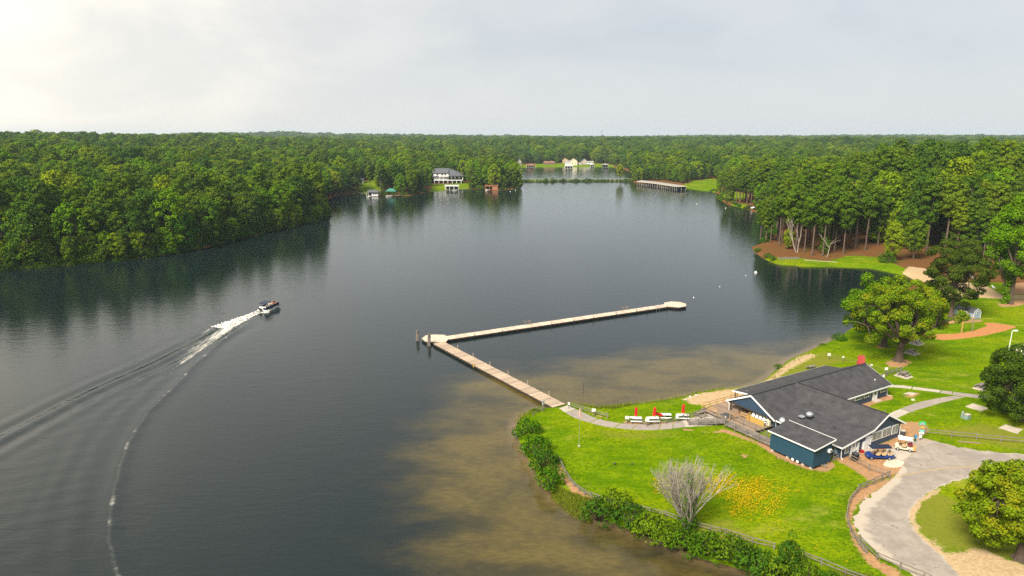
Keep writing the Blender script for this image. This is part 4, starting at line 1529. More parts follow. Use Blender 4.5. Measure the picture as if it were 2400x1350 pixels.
bare_tree('dead_tree', 'leafless grey tree with a fan of bare twigs and ivy on its stems', G(1608, 1243), 10.4, 0.20, 31, MT['deadwood'], 0.42, 10, 5, 0.08,
          [(0.15 * math.sin(k * 2.0), 0.15 * math.cos(k * 1.3), 0.5 + 0.55 * k, 1.35 - 0.07 * k, 0.85) for k in range(12)], 0.0075)
bare_tree('dead_tree', 'bleached bare snag leaning over the tip of the point', G(1868, 592, 0.95), 19.5, 0.40, 32, MT['whitewood'], 0.42, 2, 4, 0.05, None, 0.045, 2)
bare_tree('dead_tree', 'small pale broken snag among the pine trunks of the point', G(1937, 603, 0.95), 15, 0.32, 33, MT['whitewood'], 0.55, 1, 3, 0.0, None, 0.05, 2)

# shrubs along the foreground bank, each with what tells it apart
SHR = [(1236, 1018, 1.75, 2.5, 0, 'round green shrub nearest the dock on the foreground bank'),
       (1258, 1062, 1.85, 2.5, 1, 'second shrub from the dock on the foreground bank'),
       (1277, 1098, 1.80, 2.6, 2, 'third shrub from the dock, by the bare dirt strip'),
       (1290, 1138, 1.65, 2.4, 3, 'low shrub where the reeds begin below the bank'),
       (1405, 1212, 1.75, 2.4, 4, 'dark shrub at the right end of the reeds'),
       (1440, 1196, 1.75, 2.7, 0, 'tall dark shrub touching the rail fence beyond the reeds'),
       (1478, 1226, 1.80, 2.3, 1, 'bright shrub left of the bare tree'),
       (1523, 1250, 1.80, 2.4, 2, 'dull olive shrub just left of the bare tree'),
       (1566, 1268, 1.70, 2.2, 3, 'shrub at the water below the bare tree'),
       (1608, 1284, 1.55, 2.0, 4, 'shrub at the foot of the bare tree'),
       (1650, 1292, 1.60, 2.2, 1, 'shrub just right of the bare tree at the water'),
       (1702, 1306, 1.75, 2.5, 0, 'rounded shrub below the fence post in the foreground'),
       (1740, 1318, 1.35, 2.5, 3, 'bright green shrub beside the fence gap in the foreground'),
       (1772, 1338, 1.80, 2.4, 2, 'olive shrub left of the tall conical shrub'),
       (1815, 1350, 1.45, 2.2, 4, 'shrub at the foot of the tall conical shrub'),
       (1890, 1362, 1.40, 1.9, 1, 'shrub at the bottom edge right of the conical shrub'),
       (1945, 1372, 1.30, 1.2, 3, 'low shrub at the bottom edge under the rail fence')]
for px, py, R, h, v, lab in SHR:
    R, h = R * 1.28, h * 1.32
    t = thing('shrub', lab, 'shrub', G(px, py, 0.55), px * 0.37, 'shrubs along the foreground bank')
    fm, sm = PROTO['shrub', v]
    f = link('foliage', fm, t)
    f.scale = (R / 1.6, R / 1.6, h / 2.2)
    link('stem', sm, t).scale = (R / 1.6, R / 1.6, h / 2.2)
t = thing('conical_shrub', 'tall conical dark shrub with yellow green shoots at the bottom edge', 'shrub', G(1848, 1338, 0.8), 0.3)
rng = np.random.default_rng(77)
cl = dome(40, 0, 0, 0.2, 3.9, 1.55, 0.4, 0.62, 77, 1.3, 1.3, 4, peak=0.2)
P, N = clump_leaves(cl, 170, rng, 0.6, 0.5)
link('foliage', leaf_mesh('foliage', P, N, 0.20, MT['leaf_shrub'], rng, 0.5), t)
P, N = clump_leaves([(x * 1.05, y * 1.05, z + 0.5, 0.13, 0.55) for x, y, z, r, rz in cl[6::2]], 1500, rng, 0.6, 0.6)
link('shoots', leaf_mesh('shoots', P, N, 0.13, MT['leaf_lime'], rng, 0.5), t)
MB().tube([(0, 0, -0.3), (0, 0, 1.6)], [0.12, 0.05], 6).build('stem', MT['bark'], t)
for px, py, R, h, v, lab in ((2078, 617, 3.0, 5.0, 1, 'dark round bush at the edge of the point'), (1776, 590, 1.5, 2.0, 2, 'bush at the very tip of the point'), (1800, 604, 1.8, 2.3, 0, 'bush by the tip of the point, over the water'),
                             (1812, 610, 1.4, 2.2, 3, 'bush at the left end of the wooden bulkhead'), (1966, 800, 1.7, 2.4, 1, 'dark bush at the lake edge left of the big tree'), (1928, 812, 1.0, 0.9, 2, 'low bush at the waterline left of the lawn'),
                             (1823, 862, 0.9, 1.0, 0, 'low bush on the sandy shore behind the building'), (1255, 968, 0.9, 1.0, 3, 'low grey green bush under the dock handrail')):
    t = thing('shrub', lab, 'shrub', G(px, py, 0.6), px * 0.2)
    fm, sm = PROTO['shrub', v]
    link('foliage', fm, t).scale = (R / 1.6, R / 1.6, h / 2.2)
    link('stem', sm, t).scale = (R / 1.6, R / 1.6, h / 2.2)


# ------------------------------------------------------------------ reeds, weeds and flowers that nobody could count
def blades(name, label, pts, h, mat, seed, cat='grass', w=0.05, lean=0.25):
    rng = np.random.default_rng(seed)
    n = len(pts)
    pts = np.asarray(pts)
    a = rng.uniform(0, 6.28, n)
    hh = h * rng.uniform(0.6, 1.3, n)
    dx, dy = np.cos(a) * w, np.sin(a) * w
    lx, ly = rng.normal(size=n) * lean * hh, rng.normal(size=n) * lean * hh
    z = pts[:, 2]
    v = np.stack([np.stack([pts[:, 0] - dx, pts[:, 1] - dy, z - 0.1], 1), np.stack([pts[:, 0] + dx, pts[:, 1] + dy, z - 0.1], 1),
                  np.stack([pts[:, 0] + lx + dx * 0.3, pts[:, 1] + ly + dy * 0.3, z + hh], 1), np.stack([pts[:, 0] + lx - dx * 0.3, pts[:, 1] + ly - dy * 0.3, z + hh], 1)], 1).reshape(-1, 3)
    me = bpy.data.meshes.new(name)
    me.vertices.add(n * 4)
    me.vertices.foreach_set('co', v.ravel())
    set_quads(me, np.arange(n * 4).reshape(-1, 4))
    me.materials.append(mat)
    return tag(link(name, me), label, cat, kind='stuff')


def scatter(poly, n, seed, f=None):
    rng = np.random.default_rng(seed)
    P = np.array([(p[0], p[1]) for p in poly])
    lo, hi = P.min(0), P.max(0)
    q = rng.uniform(lo, hi, (n * 4, 2))
    k = inside(q[:, 0], q[:, 1], poly)
    q = q[k]
    if f is not None:
        q = q[f(q[:, 0], q[:, 1], rng)]
    q = q[:n]
    return np.column_stack([q, height(q[:, 0], q[:, 1])])


reedz = np.concatenate([scatter(W2([(1298, 1140), (1330, 1160), (1365, 1175), (1400, 1185), (1385, 1222), (1345, 1208), (1310, 1180), (1290, 1160)], 0.4), 2600, 1),
                        scatter(W2([(1325, 946), (1360, 955), (1400, 966), (1440, 966), (1480, 958), (1478, 952), (1440, 957), (1400, 959), (1335, 943)], 0.4), 900, 2),
                        scatter(W2([(1478, 958), (1540, 951), (1600, 940), (1640, 926), (1700, 917), (1698, 911), (1640, 918), (1590, 933), (1540, 942), (1478, 950)], 0.4), 700, 3),
                        scatter(W2([(1205, 985), (1220, 960), (1275, 962), (1262, 975), (1230, 990)], 0.4), 300, 4),
                        scatter(W2([(1815, 612), (1870, 618), (1940, 622), (2030, 630), (2030, 636), (1930, 629), (1850, 626), (1800, 615)], 0.4), 1500, 5),
                        scatter(W2([(1740, 915), (1800, 893), (1830, 865), (1900, 826), (1930, 810), (1936, 815), (1850, 862), (1810, 898), (1750, 920)], 0.5), 900, 6),
                        scatter(W2([(1940, 1340), (2000, 1345), (2050, 1352), (2060, 1380), (1930, 1380)], 1.0), 900, 7)])
blades('reeds', 'green reeds and rough grass along the water edge', reedz, 0.5, MT['reed'], 8, 'reeds', 0.05)


def flower_f(x, y, rng):
    d = sdf(x, y, FLOWERS)
    c = nz2(x, y, 0.45, 0.3) * 0.55 + nz2(x, y, 1.3, 1.2) * 0.45
    return (d > 0) & (c + np.clip(d, 0, 3) * 0.42 + rng.normal(size=x.size) * 0.9 > 1.15)


fl = scatter(FLOWERS, 7500, 9, flower_f)
rng = np.random.default_rng(10)
extra = scatter(W2([(1700, 1200), (1900, 1180), (2000, 1290), (2060, 1330), (1900, 1320), (1750, 1260)]), 260, 12, lambda x, y, r: nz2(x, y, 0.5, 2.0) > 0.7)
fl = np.concatenate([fl, extra])
pos = fl + np.column_stack([np.zeros(len(fl)), np.zeros(len(fl)), rng.uniform(0.12, 0.32, len(fl))])
nr = np.column_stack([rng.normal(size=(len(fl), 2)) * 0.45, np.ones(len(fl))])
me = leaf_mesh('wildflowers', pos, nr, 0.10, MT['flower'], rng, 0.9)
tag(link('wildflowers', me), 'spread of yellow wildflowers in the lawn below the building', 'wildflowers', kind='stuff')


def tuft_f(x, y, rng):
    d = np.full(x.shape, 9.0)
    for poly, soft in SANDS:
        d = np.minimum(d, -sdf(x, y, poly))
    for poly, soft, k in DIRTS:
        d = np.minimum(d, -sdf(x, y, poly) - 0.1)
    d2 = np.minimum(d, np.minimum(seg_dist(x, y, ro, False)[0] - 0.1, 99))
    return (d2 > -0.25) & (rng.uniform(size=x.size) < np.exp(-np.maximum(d2, 0) / 1.4) * 0.9 + 0.03) & ~inside(x, y, list(ro) + list(reversed(ri)))


tf = scatter(W2([(1290, 985), (1480, 1015), (1700, 1015), (1960, 1120), (2060, 1130), (2200, 1045), (2420, 1060), (2420, 1100), (2150, 1120), (2080, 1150), (2000, 1190), (1995, 1250), (2110, 1350), (1980, 1350), (1700, 1240), (1560, 1190), (1380, 1165), (1300, 1090)]), 9000, 13, tuft_f)
blades('rough_grass', 'tufts of rough grass along dirt edges and fences', tf, 0.17, leafmat('tuft_blades', (0.050, 0.105, 0.004), (0.13, 0.185, 0.012), 0.0, 0.25), 14, 'grass', 0.07, 0.5)
# ------------------------------------------------------------------ the blue building (s along the front gable, t to the back, z above the lawn)
TH = math.radians(31)
BO = Vector((48.03, 91.80, 1.0))


def bw(s, t, z=0.0):
    return Vector((BO.x + s * math.cos(TH) - t * math.sin(TH), BO.y + s * math.sin(TH) + t * math.cos(TH), BO.z + z))


def build_house():
    H = thing('blue_building', 'dark blue lakeside building with charcoal shingle roofs and white trim', 'building', BO, TH)
    zr, sr = 4.70, 10.3           # ridge of the front block
    blue, wh = MT['blue'], MT['white']

    def B(name, mb, mat, parent=H, **k):
        return mb.build(name, mat, parent, **k)
    # walls
    fw = [(0, 0, 0), (14.56, 0, 0), (14.56, 0, 2.55), (10.3, 0, 4.62), (6.9, 0, 2.98), (0, 0, 2.02)]
    B('wall', MB().slab(fw, 0.15, (0, 1, 0)), blue)
    B('wall', MB().box((0.075, 5.6, 1.0), (0.15, 10.8, 2.0)), blue)
    B('wall', MB().box((14.485, 5.6, 1.27), (0.15, 10.8, 2.54)), blue)
    B('wall', MB().box((22.1, 10.98, 1.12), (14.9, 0.15, 2.24)), blue)
    B('wall', MB().slab([(29.5, 10.9, 0), (29.5, 20.2, 0), (29.5, 20.2, 2.3), (29.5, 15.8, 4.45), (29.5, 10.9, 2.25)], 0.15, (-1, 0, 0)), blue)
    B('wall', MB().box((16.5, 20.1, 1.15), (26.0, 0.15, 2.3)), blue)
    # under the lake gable
    B('wall', MB().slab([(0.0, 11.2, 0.5), (0.0, 15.9, 0.5), (0.0, 15.9, 2.25), (0.0, 11.2, 2.25)], 0.15, (1, 0, 0)), blue)
    B('wall', MB().box((3.0, 15.9, 1.4), (5.9, 0.15, 1.8)), blue)
    B('wall', MB().box((6.0, 18.0, 1.4), (0.15, 4.2, 1.8)), blue)
    B('gable', MB().slab([(-0.85, 11.35, 2.12), (-0.85, 20.3, 2.12), (-0.85, 15.8, 4.38)], 0.14, (1, 0, 0)), blue)
    bt = MB()
    for k in range(30):
        t = 11.6 + k * 0.30
        top = 4.30 - abs(t - 15.8) * 0.502
        if top > 2.2:
            bt.box((-0.87, t, (2.14 + top) / 2), (0.02, 0.035, top - 2.14))
    B('batten', bt, blue, kind='stuff')
    B('beam', MB().box((-0.78, 15.8, 2.02), (0.22, 9.2, 0.2)), MT['darkwood'])
    B('ceiling', MB().box((2.6, 18.0, 2.16), (6.6, 4.6, 0.05)), MT['greywood'])
    # roofs: each plane a slab with its own thickness, lapping over the next
    shg = MT['shingle']
    up = (0, 0, 1)

    def roof(name, pts):
        B(name, MB().slab(pts, 0.12, up), shg)
    te, tf_ = -0.5, 15.8
    roof('roof', [(6.9, te, 3.0), (10.3, te, 4.70), (10.3, tf_, 4.70), (6.9, tf_, 3.0)])
    roof('roof', [(10.3, te, 4.70), (15.32, te, 2.21), (15.32, 11.6, 2.21), (10.3, 15.9, 4.70)])
    roof('roof', [(-0.75, te, 1.99), (6.9, te, 3.0), (6.9, 15.8, 3.0), (-0.75, 11.6, 1.99)])
    roof('roof', [(-1.1, 10.95, 2.02), (30.2, 10.4, 2.12), (30.2, 15.8, 4.58), (-1.1, 15.8, 4.58)])
    roof('roof', [(-1.1, 15.8, 4.58), (30.2, 15.8, 4.58), (30.2, 20.75, 2.15), (-1.1, 20.75, 2.10)])
    roof('porch_roof', [(4.0, 20.2, 2.42), (29.8, 20.2, 2.42), (29.6, 23.5, 1.98), (3.6, 23.5, 1.98)])
    cap = MB()
    cap.bar((10.3, te, 4.84), (10.3, 15.6, 4.84), 0.28, 0.05)
    cap.bar((-1.1, 15.8, 4.72), (30.2, 15.8, 4.72), 0.28, 0.05)
    B('ridge_cap', cap, M('ridge_shingle', (0.022, 0.021, 0.022), 0.9, 0.2))
    # white rakes and eaves
    for p, q in (((-0.78, te - 0.02, 1.98), (6.9, te - 0.02, 3.0)), ((6.9, te - 0.02, 3.0), (10.3, te - 0.02, 4.71)), ((10.3, te - 0.02, 4.71), (15.36, te - 0.02, 2.20)),
                 ((-1.13, 10.9, 2.0), (-1.13, 15.8, 4.58)), ((-1.13, 15.8, 4.58), (-1.13, 20.8, 2.08))):
        B('rake_board', MB().bar(p, q, 0.05, 0.25), wh)
    B('fascia', MB().bar((-0.78, te, 1.97), (-0.78, 11.0, 1.97), 0.06, 0.2), wh)
    B('fascia', MB().bar((15.35, te, 2.19), (15.35, 10.5, 2.19), 0.06, 0.2), wh)
    B('fascia', MB().bar((15.3, 10.37, 2.08), (30.25, 10.37, 2.10), 0.08, 0.2), wh)
    B('fascia', MB().bar((30.22, 10.4, 2.12), (30.22, 15.8, 4.6), 0.05, 0.2), wh)
    B('fascia', MB().bar((3.58, 23.55, 1.98), (29.6, 23.55, 1.98), 0.06, 0.18), wh)
    B('fascia', MB().bar((3.55, 20.2, 2.44), (3.55, 23.5, 2.0), 0.06, 0.24), wh)
    B('soffit', MB().box((15.0, 5.2, 2.16), (0.7, 10.8, 0.04)), wh)

    # windows on the front: frame, mullion and panes
    def window(s0, s1, z0, z1, n=2, front='t', at=0.0, pane='blind', bars=0, hbar=False):
        def bx(a, b, c, d, th, out):
            if front == 't':
                return MB().box(((a + b) / 2, at - out, (c + d) / 2), (b - a, th, d - c))
            return MB().box((at - out, (a + b) / 2, (c + d) / 2), (th, b - a, d - c))
        f = B('window', bx(s0, s1, z0, z1, 0.04, 0.02), MT['white'])
        w = 0.15
        step = (s1 - s0 - w) / n
        for k in range(n):
            a, b = s0 + w + k * step, s0 + k * step + step + 0.02
            if hbar:
                zm = z0 + (z1 - z0) * 0.62
                B('pane', bx(a, b, z0 + w, zm - 0.03, 0.03, 0.05), MT[pane], f)
                B('pane', bx(a, b, zm + 0.03, z1 - w, 0.03, 0.05), MT[pane], f)
            else:
                B('pane', bx(a, b, z0 + w, z1 - w, 0.03, 0.05), MT[pane], f)
        return f
    window(7.25, 9.65, 0.90, 2.32)
    window(9.85, 12.1, 0.86, 2.36)
    window(12.42, 14.15, 0.80, 2.30)
    window(0.65, 1.6, 0.58, 1.72, 1)
    for a, b in ((16.2, 17.7), (17.9, 19.45), (19.9, 22.0), (22.5, 24.4), (27.5, 29.3)):
        window(a, b, 1.02, 2.0, 3, 't', 10.9, 'glass', hbar=True)
    window(13.3, 15.3, 0.95, 1.78, 2, 's', 0.0)
    # side wall windows by the bicycles
    window(1.0, 2.2, 0.55, 1.6, 1, 's', 0.0)

    def door(s0, s1, z0, z1, at, lites=0, glass=False):
        d = B('door', MB().box(((s0 + s1) / 2, at - 0.03, (z0 + z1) / 2), (s1 - s0, 0.06, z1 - z0)), wh)
        fr = MB()
        for c, w, hgt in (((s0 - 0.06), 0.12, z1 - z0), ((s1 + 0.06), 0.12, z1 - z0)):
            fr.box((c, at - 0.05, (z0 + z1) / 2), (w, 0.1, hgt))
        fr.box(((s0 + s1) / 2, at - 0.05, z1 + 0.06), (s1 - s0 + 0.24, 0.1, 0.12))
        B('frame', fr, wh, d)
        B('handle', MB().box((s1 - 0.12, at - 0.09, z0 + 0.95), (0.05, 0.06, 0.12)), MT['metal'], d)
        for k in range(lites):
            B('light', MB().box(((s0 + s1) / 2, at - 0.075, z1 - 0.25 - 0.26 * k), ((s1 - s0) * 0.45, 0.03, 0.16)), MT['glass'], d)
        if glass:
            B('light', MB().box(((s0 + s1) / 2, at - 0.075, z1 - 0.55), ((s1 - s0) * 0.5, 0.03, 0.7)), MT['glass'], d)
        B('step', MB().box(((s0 + s1) / 2, at - 0.5, 0.04), (s1 - s0 + 0.6, 0.9, 0.14)), MT['pad'], d)
    door(2.15, 3.1, 0.06, 1.85, 0.0, 2)
    door(5.75, 6.9, 0.06, 1.98, 0.0)
    door(25.3, 26.4, 0.06, 1.95, 10.9, 0, True)
    for s, z in ((11.9, 0), ):
        pass
    # downpipes
    for pts in ([(-0.7, 0.02, 1.95), (-0.25, -0.06, 1.7), (-0.16, -0.06, 0.25), (-0.3, -0.4, 0.05)], [(15.2, -0.3, 2.1), (14.7, -0.06, 1.9), (14.7, -0.06, 0.3), (15.2, -0.9, 0.05), (16.0, -1.6, 0.02)],
                [(30.1, 10.4, 2.0), (29.6, 10.82, 1.8), (29.6, 10.82, 0.2), (30.1, 10.4, 0.04)], [(-1.05, 20.6, 2.05), (-1.05, 20.1, 1.75), (-1.05, 20.1, 0.0)],
                [(-1.0, 11.1, 2.0), (-0.6, 11.1, 1.7), (-0.3, 11.15, 0.6)]):
        B('downpipe', MB().tube(pts, 0.055, 6), wh)
    B('corner_post', MB().box((-0.02, 15.95, 1.05), (0.18, 0.18, 2.2)), wh)
    for s, t in ((-0.75, 20.0), (-0.75, 18.2), (4.0, 23.2), (9, 23.2), (14, 23.2), (19, 23.2), (24, 23.2), (29.3, 23.2)):
        B('post', MB().box((s, t, 1.02), (0.16, 0.16, 2.04)), MT['darkwood'])
    # things built on the roof
    v = B('exhaust_fan', MB().box((3.35, 8.0, 2.72), (0.95, 0.95, 0.42), 0.0), MT['black'])
    B('fan_cap', MB().lathe([(0.30, 0.0), (0.46, 0.10), (0.50, 0.32), (0.56, 0.36), (0.50, 0.52), (0.30, 0.66), (0.10, 0.70)], (3.35, 8.0, 2.94), 14), MT['metal'], v)
    v = B('roof_vent', MB().box((2.55, 8.75, 2.58), (0.72, 0.72, 0.30)), MT['black'])
    B('vent_lid', MB().box((2.55, 8.75, 2.80), (0.86, 0.86, 0.13)), MT['metal'], v)
    B('vent_pipe', MB().tube([(3.0, 3.5, 2.3), (3.0, 3.5, 3.15)], 0.06, 8).tube([(3.0, 3.5, 3.10), (3.0, 3.5, 3.2)], 0.10, 8), MT['darkgrey'])
    B('vent_pipe', MB().tube([(11.0, 0.6, 4.3), (11.0, 0.6, 4.95)], 0.07, 8), MT['metal'])
    B('vent_pipe', MB().tube([(27.6, 12.2, 2.9), (27.6, 12.2, 3.15)], 0.11, 8), MT['white'])
    B('vent_pipe', MB().tube([(4.8, 21.4, 2.2), (4.8, 21.4, 2.55)], 0.07, 8), MT['metal'])
    d = B('satellite_dish', MB().tube([(-1.0, 9.7, 1.9), (-1.2, 9.5, 2.7)], 0.035, 6), MT['metal'])
    dm = MB()
    ax = Vector((-0.75, -0.35, 0.55)).normalized()
    e1 = ax.cross(Vector((0, 0, 1))).normalized()
    e2 = ax.cross(e1)
    c = Vector((-1.22, 9.48, 2.78))
    rings = [[c + ax * 0.16 * (r / 0.42) ** 2 + (e1 * math.cos(w) + e2 * math.sin(w)) * r for w in [k * math.pi / 7 for k in range(14)]] for r in (0.02, 0.22, 0.42)]
    n0 = 0
    vs = [p for r in rings for p in r]
    fs = [(i * 14 + k, i * 14 + (k + 1) % 14, (i + 1) * 14 + (k + 1) % 14, (i + 1) * 14 + k) for i in range(2) for k in range(14)]
    dm.add(vs, fs).add([p - ax * 0.02 for p in vs], fs)
    B('dish', dm, MT['metal'], d)
    B('feed_arm', MB().tube([c, c + ax * 0.45 + Vector((0, 0, -0.12))], 0.02, 5).box(c + ax * 0.48 + Vector((0, 0, -0.12)), (0.1, 0.1, 0.1)), MT['metal'], d)
    B('wall_sign', MB().box((14.35, -0.05, 2.18), (0.25, 0.04, 0.16)), MT['green'])
    # meter cabinets beside the doors
    B('cabinet', MB().box((3.75, -0.10, 0.95), (0.32, 0.18, 1.55)), wh)
    B('cabinet', MB().box((3.42, -0.10, 0.78), (0.30, 0.16, 0.35)), wh)
    B('cabinet', MB().box((5.25, -0.16, 0.75), (0.75, 0.30, 1.45)), wh)
    B('cabinet', MB().box((-0.12, 0.9, 0.75), (0.2, 0.45, 0.7)), MT['paleblue'])
    # outdoor unit of the air conditioner on a bracket
    a = B('air_conditioner', MB().box((-0.55, 12.6, 1.05), (0.42, 0.95, 0.78)), MT['cream'])
    B('fan_grille', MB().wheel((-0.78, 12.7, 1.05), 0.28, 0.04, (1, 0, 0), 16), MT['darkgrey'], a)
    B('bracket', MB().box((-0.5, 12.6, 0.6), (0.6, 0.9, 0.08)), MT['black'], a)
    return H


build_house()


# ------------------------------------------------------------------ the trailer cabin
def build_trailer():
    T = thing('cabin_trailer', 'teal blue cabin on trailer wheels with its own shingle roof beside the building', 'cabin', BO, TH)
    s0, s1, t0, t1 = -6.80, -2.75, -0.10, 7.10
    zb, zl, zr = 0.42, 3.15, 3.62
    te = MT['teal']
    T_ = lambda n, m, mat, p=T, **k: m.build(n, mat, p, **k)
    T_('body', MB().slab([(s0, t0, zb), (s1, t0, zb), (s1, t0, zr), (s0, t0, zl)], t1 - t0, (0, 1, 0)), te)
    bt = MB()
    for k in range(37):
        t = t0 + (t1 - t0) * k / 36
        bt.box((s0 - 0.015, t, (zb + zl) / 2), (0.03, 0.05, zl - zb))
    for k in range(1, 21):
        s = s0 + (s1 - s0) * k / 21
        top = zl + (zr - zl) * k / 21
        bt.box((s, t0 - 0.015, (zb + top) / 2), (0.05, 0.03, top - zb))
    T_('batten', bt, te, kind='stuff')
    T_('roof', MB().slab([(s0 - 0.3, t0 - 0.35, zl + 0.02), (s1 + 0.3, t0 - 0.35, zr + 0.09), (s1 + 0.3, t1 + 0.35, zr + 0.09), (s0 - 0.3, t1 + 0.35, zl + 0.02)], 0.07, (0, 0, 1)), MT['shingle'])
    for p, q in (((s0 - 0.32, t0 - 0.35, zl), (s0 - 0.32, t1 + 0.35, zl)), ((s0 - 0.3, t0 - 0.37, zl + 0.02), (s1 + 0.3, t0 - 0.37, zr + 0.09)), ((s1 + 0.32, t0 - 0.35, zr + 0.12), (s1 + 0.32, t1 + 0.35, zr + 0.12))):
        T_('trim', MB().bar(p, q, 0.06, 0.17), MT['white'])
    T_('corner_light', MB().box((s0 - 0.05, t1 - 0.2, zl - 0.3), (0.12, 0.14, 0.16)), MT['white'])
    T_('chassis', MB().box(((s0 + s1) / 2, (t0 + t1) / 2, zb - 0.08), (s1 - s0 - 0.3, t1 - t0 - 0.2, 0.14)), MT['black'])
    for t in (2.35, 3.15):
        for s in (s0 + 0.12, s1 - 0.12):
            w = T_('wheel', MB().wheel((s, t, 0.30), 0.34, 0.20, (1, 0, 0), 16), MT['black'])
            T_('hub', MB().wheel((s - 0.09 if s < -4 else s + 0.09, t, 0.30), 0.23, 0.07, (1, 0, 0), 14), MT['white'], w)
        T_('fender', MB().tube([(s0 - 0.05, t - 0.42, 0.40), (s0 - 0.05, t - 0.25, 0.66), (s0 - 0.05, t + 0.25, 0.66), (s0 - 0.05, t + 0.42, 0.40)], 0.05, 6), te)
    for s, t in ((s0 + 0.25, t0 + 0.35), (s0 + 0.25, 1.5), (s0 + 0.25, 4.1), (s0 + 0.25, t1 - 0.35), (s1 - 0.3, t0 + 0.35), (s1 - 0.3, t1 - 0.4)):
        T_('pier', MB().box((s, t, 0.14), (0.4, 0.4, 0.36)), MT['concrete'])
    a = T_('air_conditioner', MB().box((-3.45, t0 - 0.2, 2.25), (0.55, 0.34, 0.46)), MT['white'])
    T_('grille', MB().wheel((-3.42, t0 - 0.385, 2.25), 0.16, 0.03, (0, 1, 0), 14), MT['darkgrey'], a)
    T_('tow_bar', MB().bar((-4.8, t0, 0.36), (-4.5, t0 - 0.7, 0.32), 0.08).bar((-4.2, t0, 0.36), (-4.5, t0 - 0.7, 0.32), 0.08), MT['metal'])


build_trailer()


# ------------------------------------------------------------------ deck, walkway and ramp
def planks(root, name, a, b, w, z, th, mat, pitch=0.28, gap=0.02, ends=(0, 0), zfun=None):
    """boards laid across a run from a to b, joined in one part: each is only a couple of pixels wide"""
    a, b = Vector((a[0], a[1], 0)), Vector((b[0], b[1], 0))
    d = (b - a).normalized()
    s = Vector((-d.y, d.x, 0))
    L = (b - a).length
    n = int(L / pitch)
    mb = MB()
    rg = random.Random(int(L * 100))
    for k in range(n):
        f0, f1 = L * k / n, L * (k + 1) / n - gap
        jz = rg.uniform(-0.006, 0.006)
        j = rg.uniform(-0.03, 0.03)
        z0 = z if zfun is None else zfun((f0 + f1) / 2 / L)
        p = [a + d * f0 + s * (w / 2 + j), a + d * f1 + s * (w / 2 + j), a + d * f1 - s * (w / 2 - j), a + d * f0 - s * (w / 2 - j)]
        mb.prism([(q.x, q.y) for q in reversed(p)], z0 - th + jz, z0 + jz)
    return mb.build(name, mat, root, kind='stuff')


def railing(root, pts, h, mat, rails=(0.5, 1.0), step=1.6, post=0.09, name='rail'):
    for i in range(len(pts) - 1):
        a, b = Vector(pts[i]), Vector(pts[i + 1])
        n = max(1, round((b - a).length / step))
        for k in range(n + (1 if i == len(pts) - 2 else 0)):
            p = a.lerp(b, k / n)
            MB().box((p.x, p.y, p.z + h / 2 - 0.1), (post, post, h + 0.2)).build('post', mat, root)
        for r in rails:
            o = Vector((0, 0, h * r))
            MB().bar(a + o, b + o, 0.05, 0.10).build(name, mat, root)


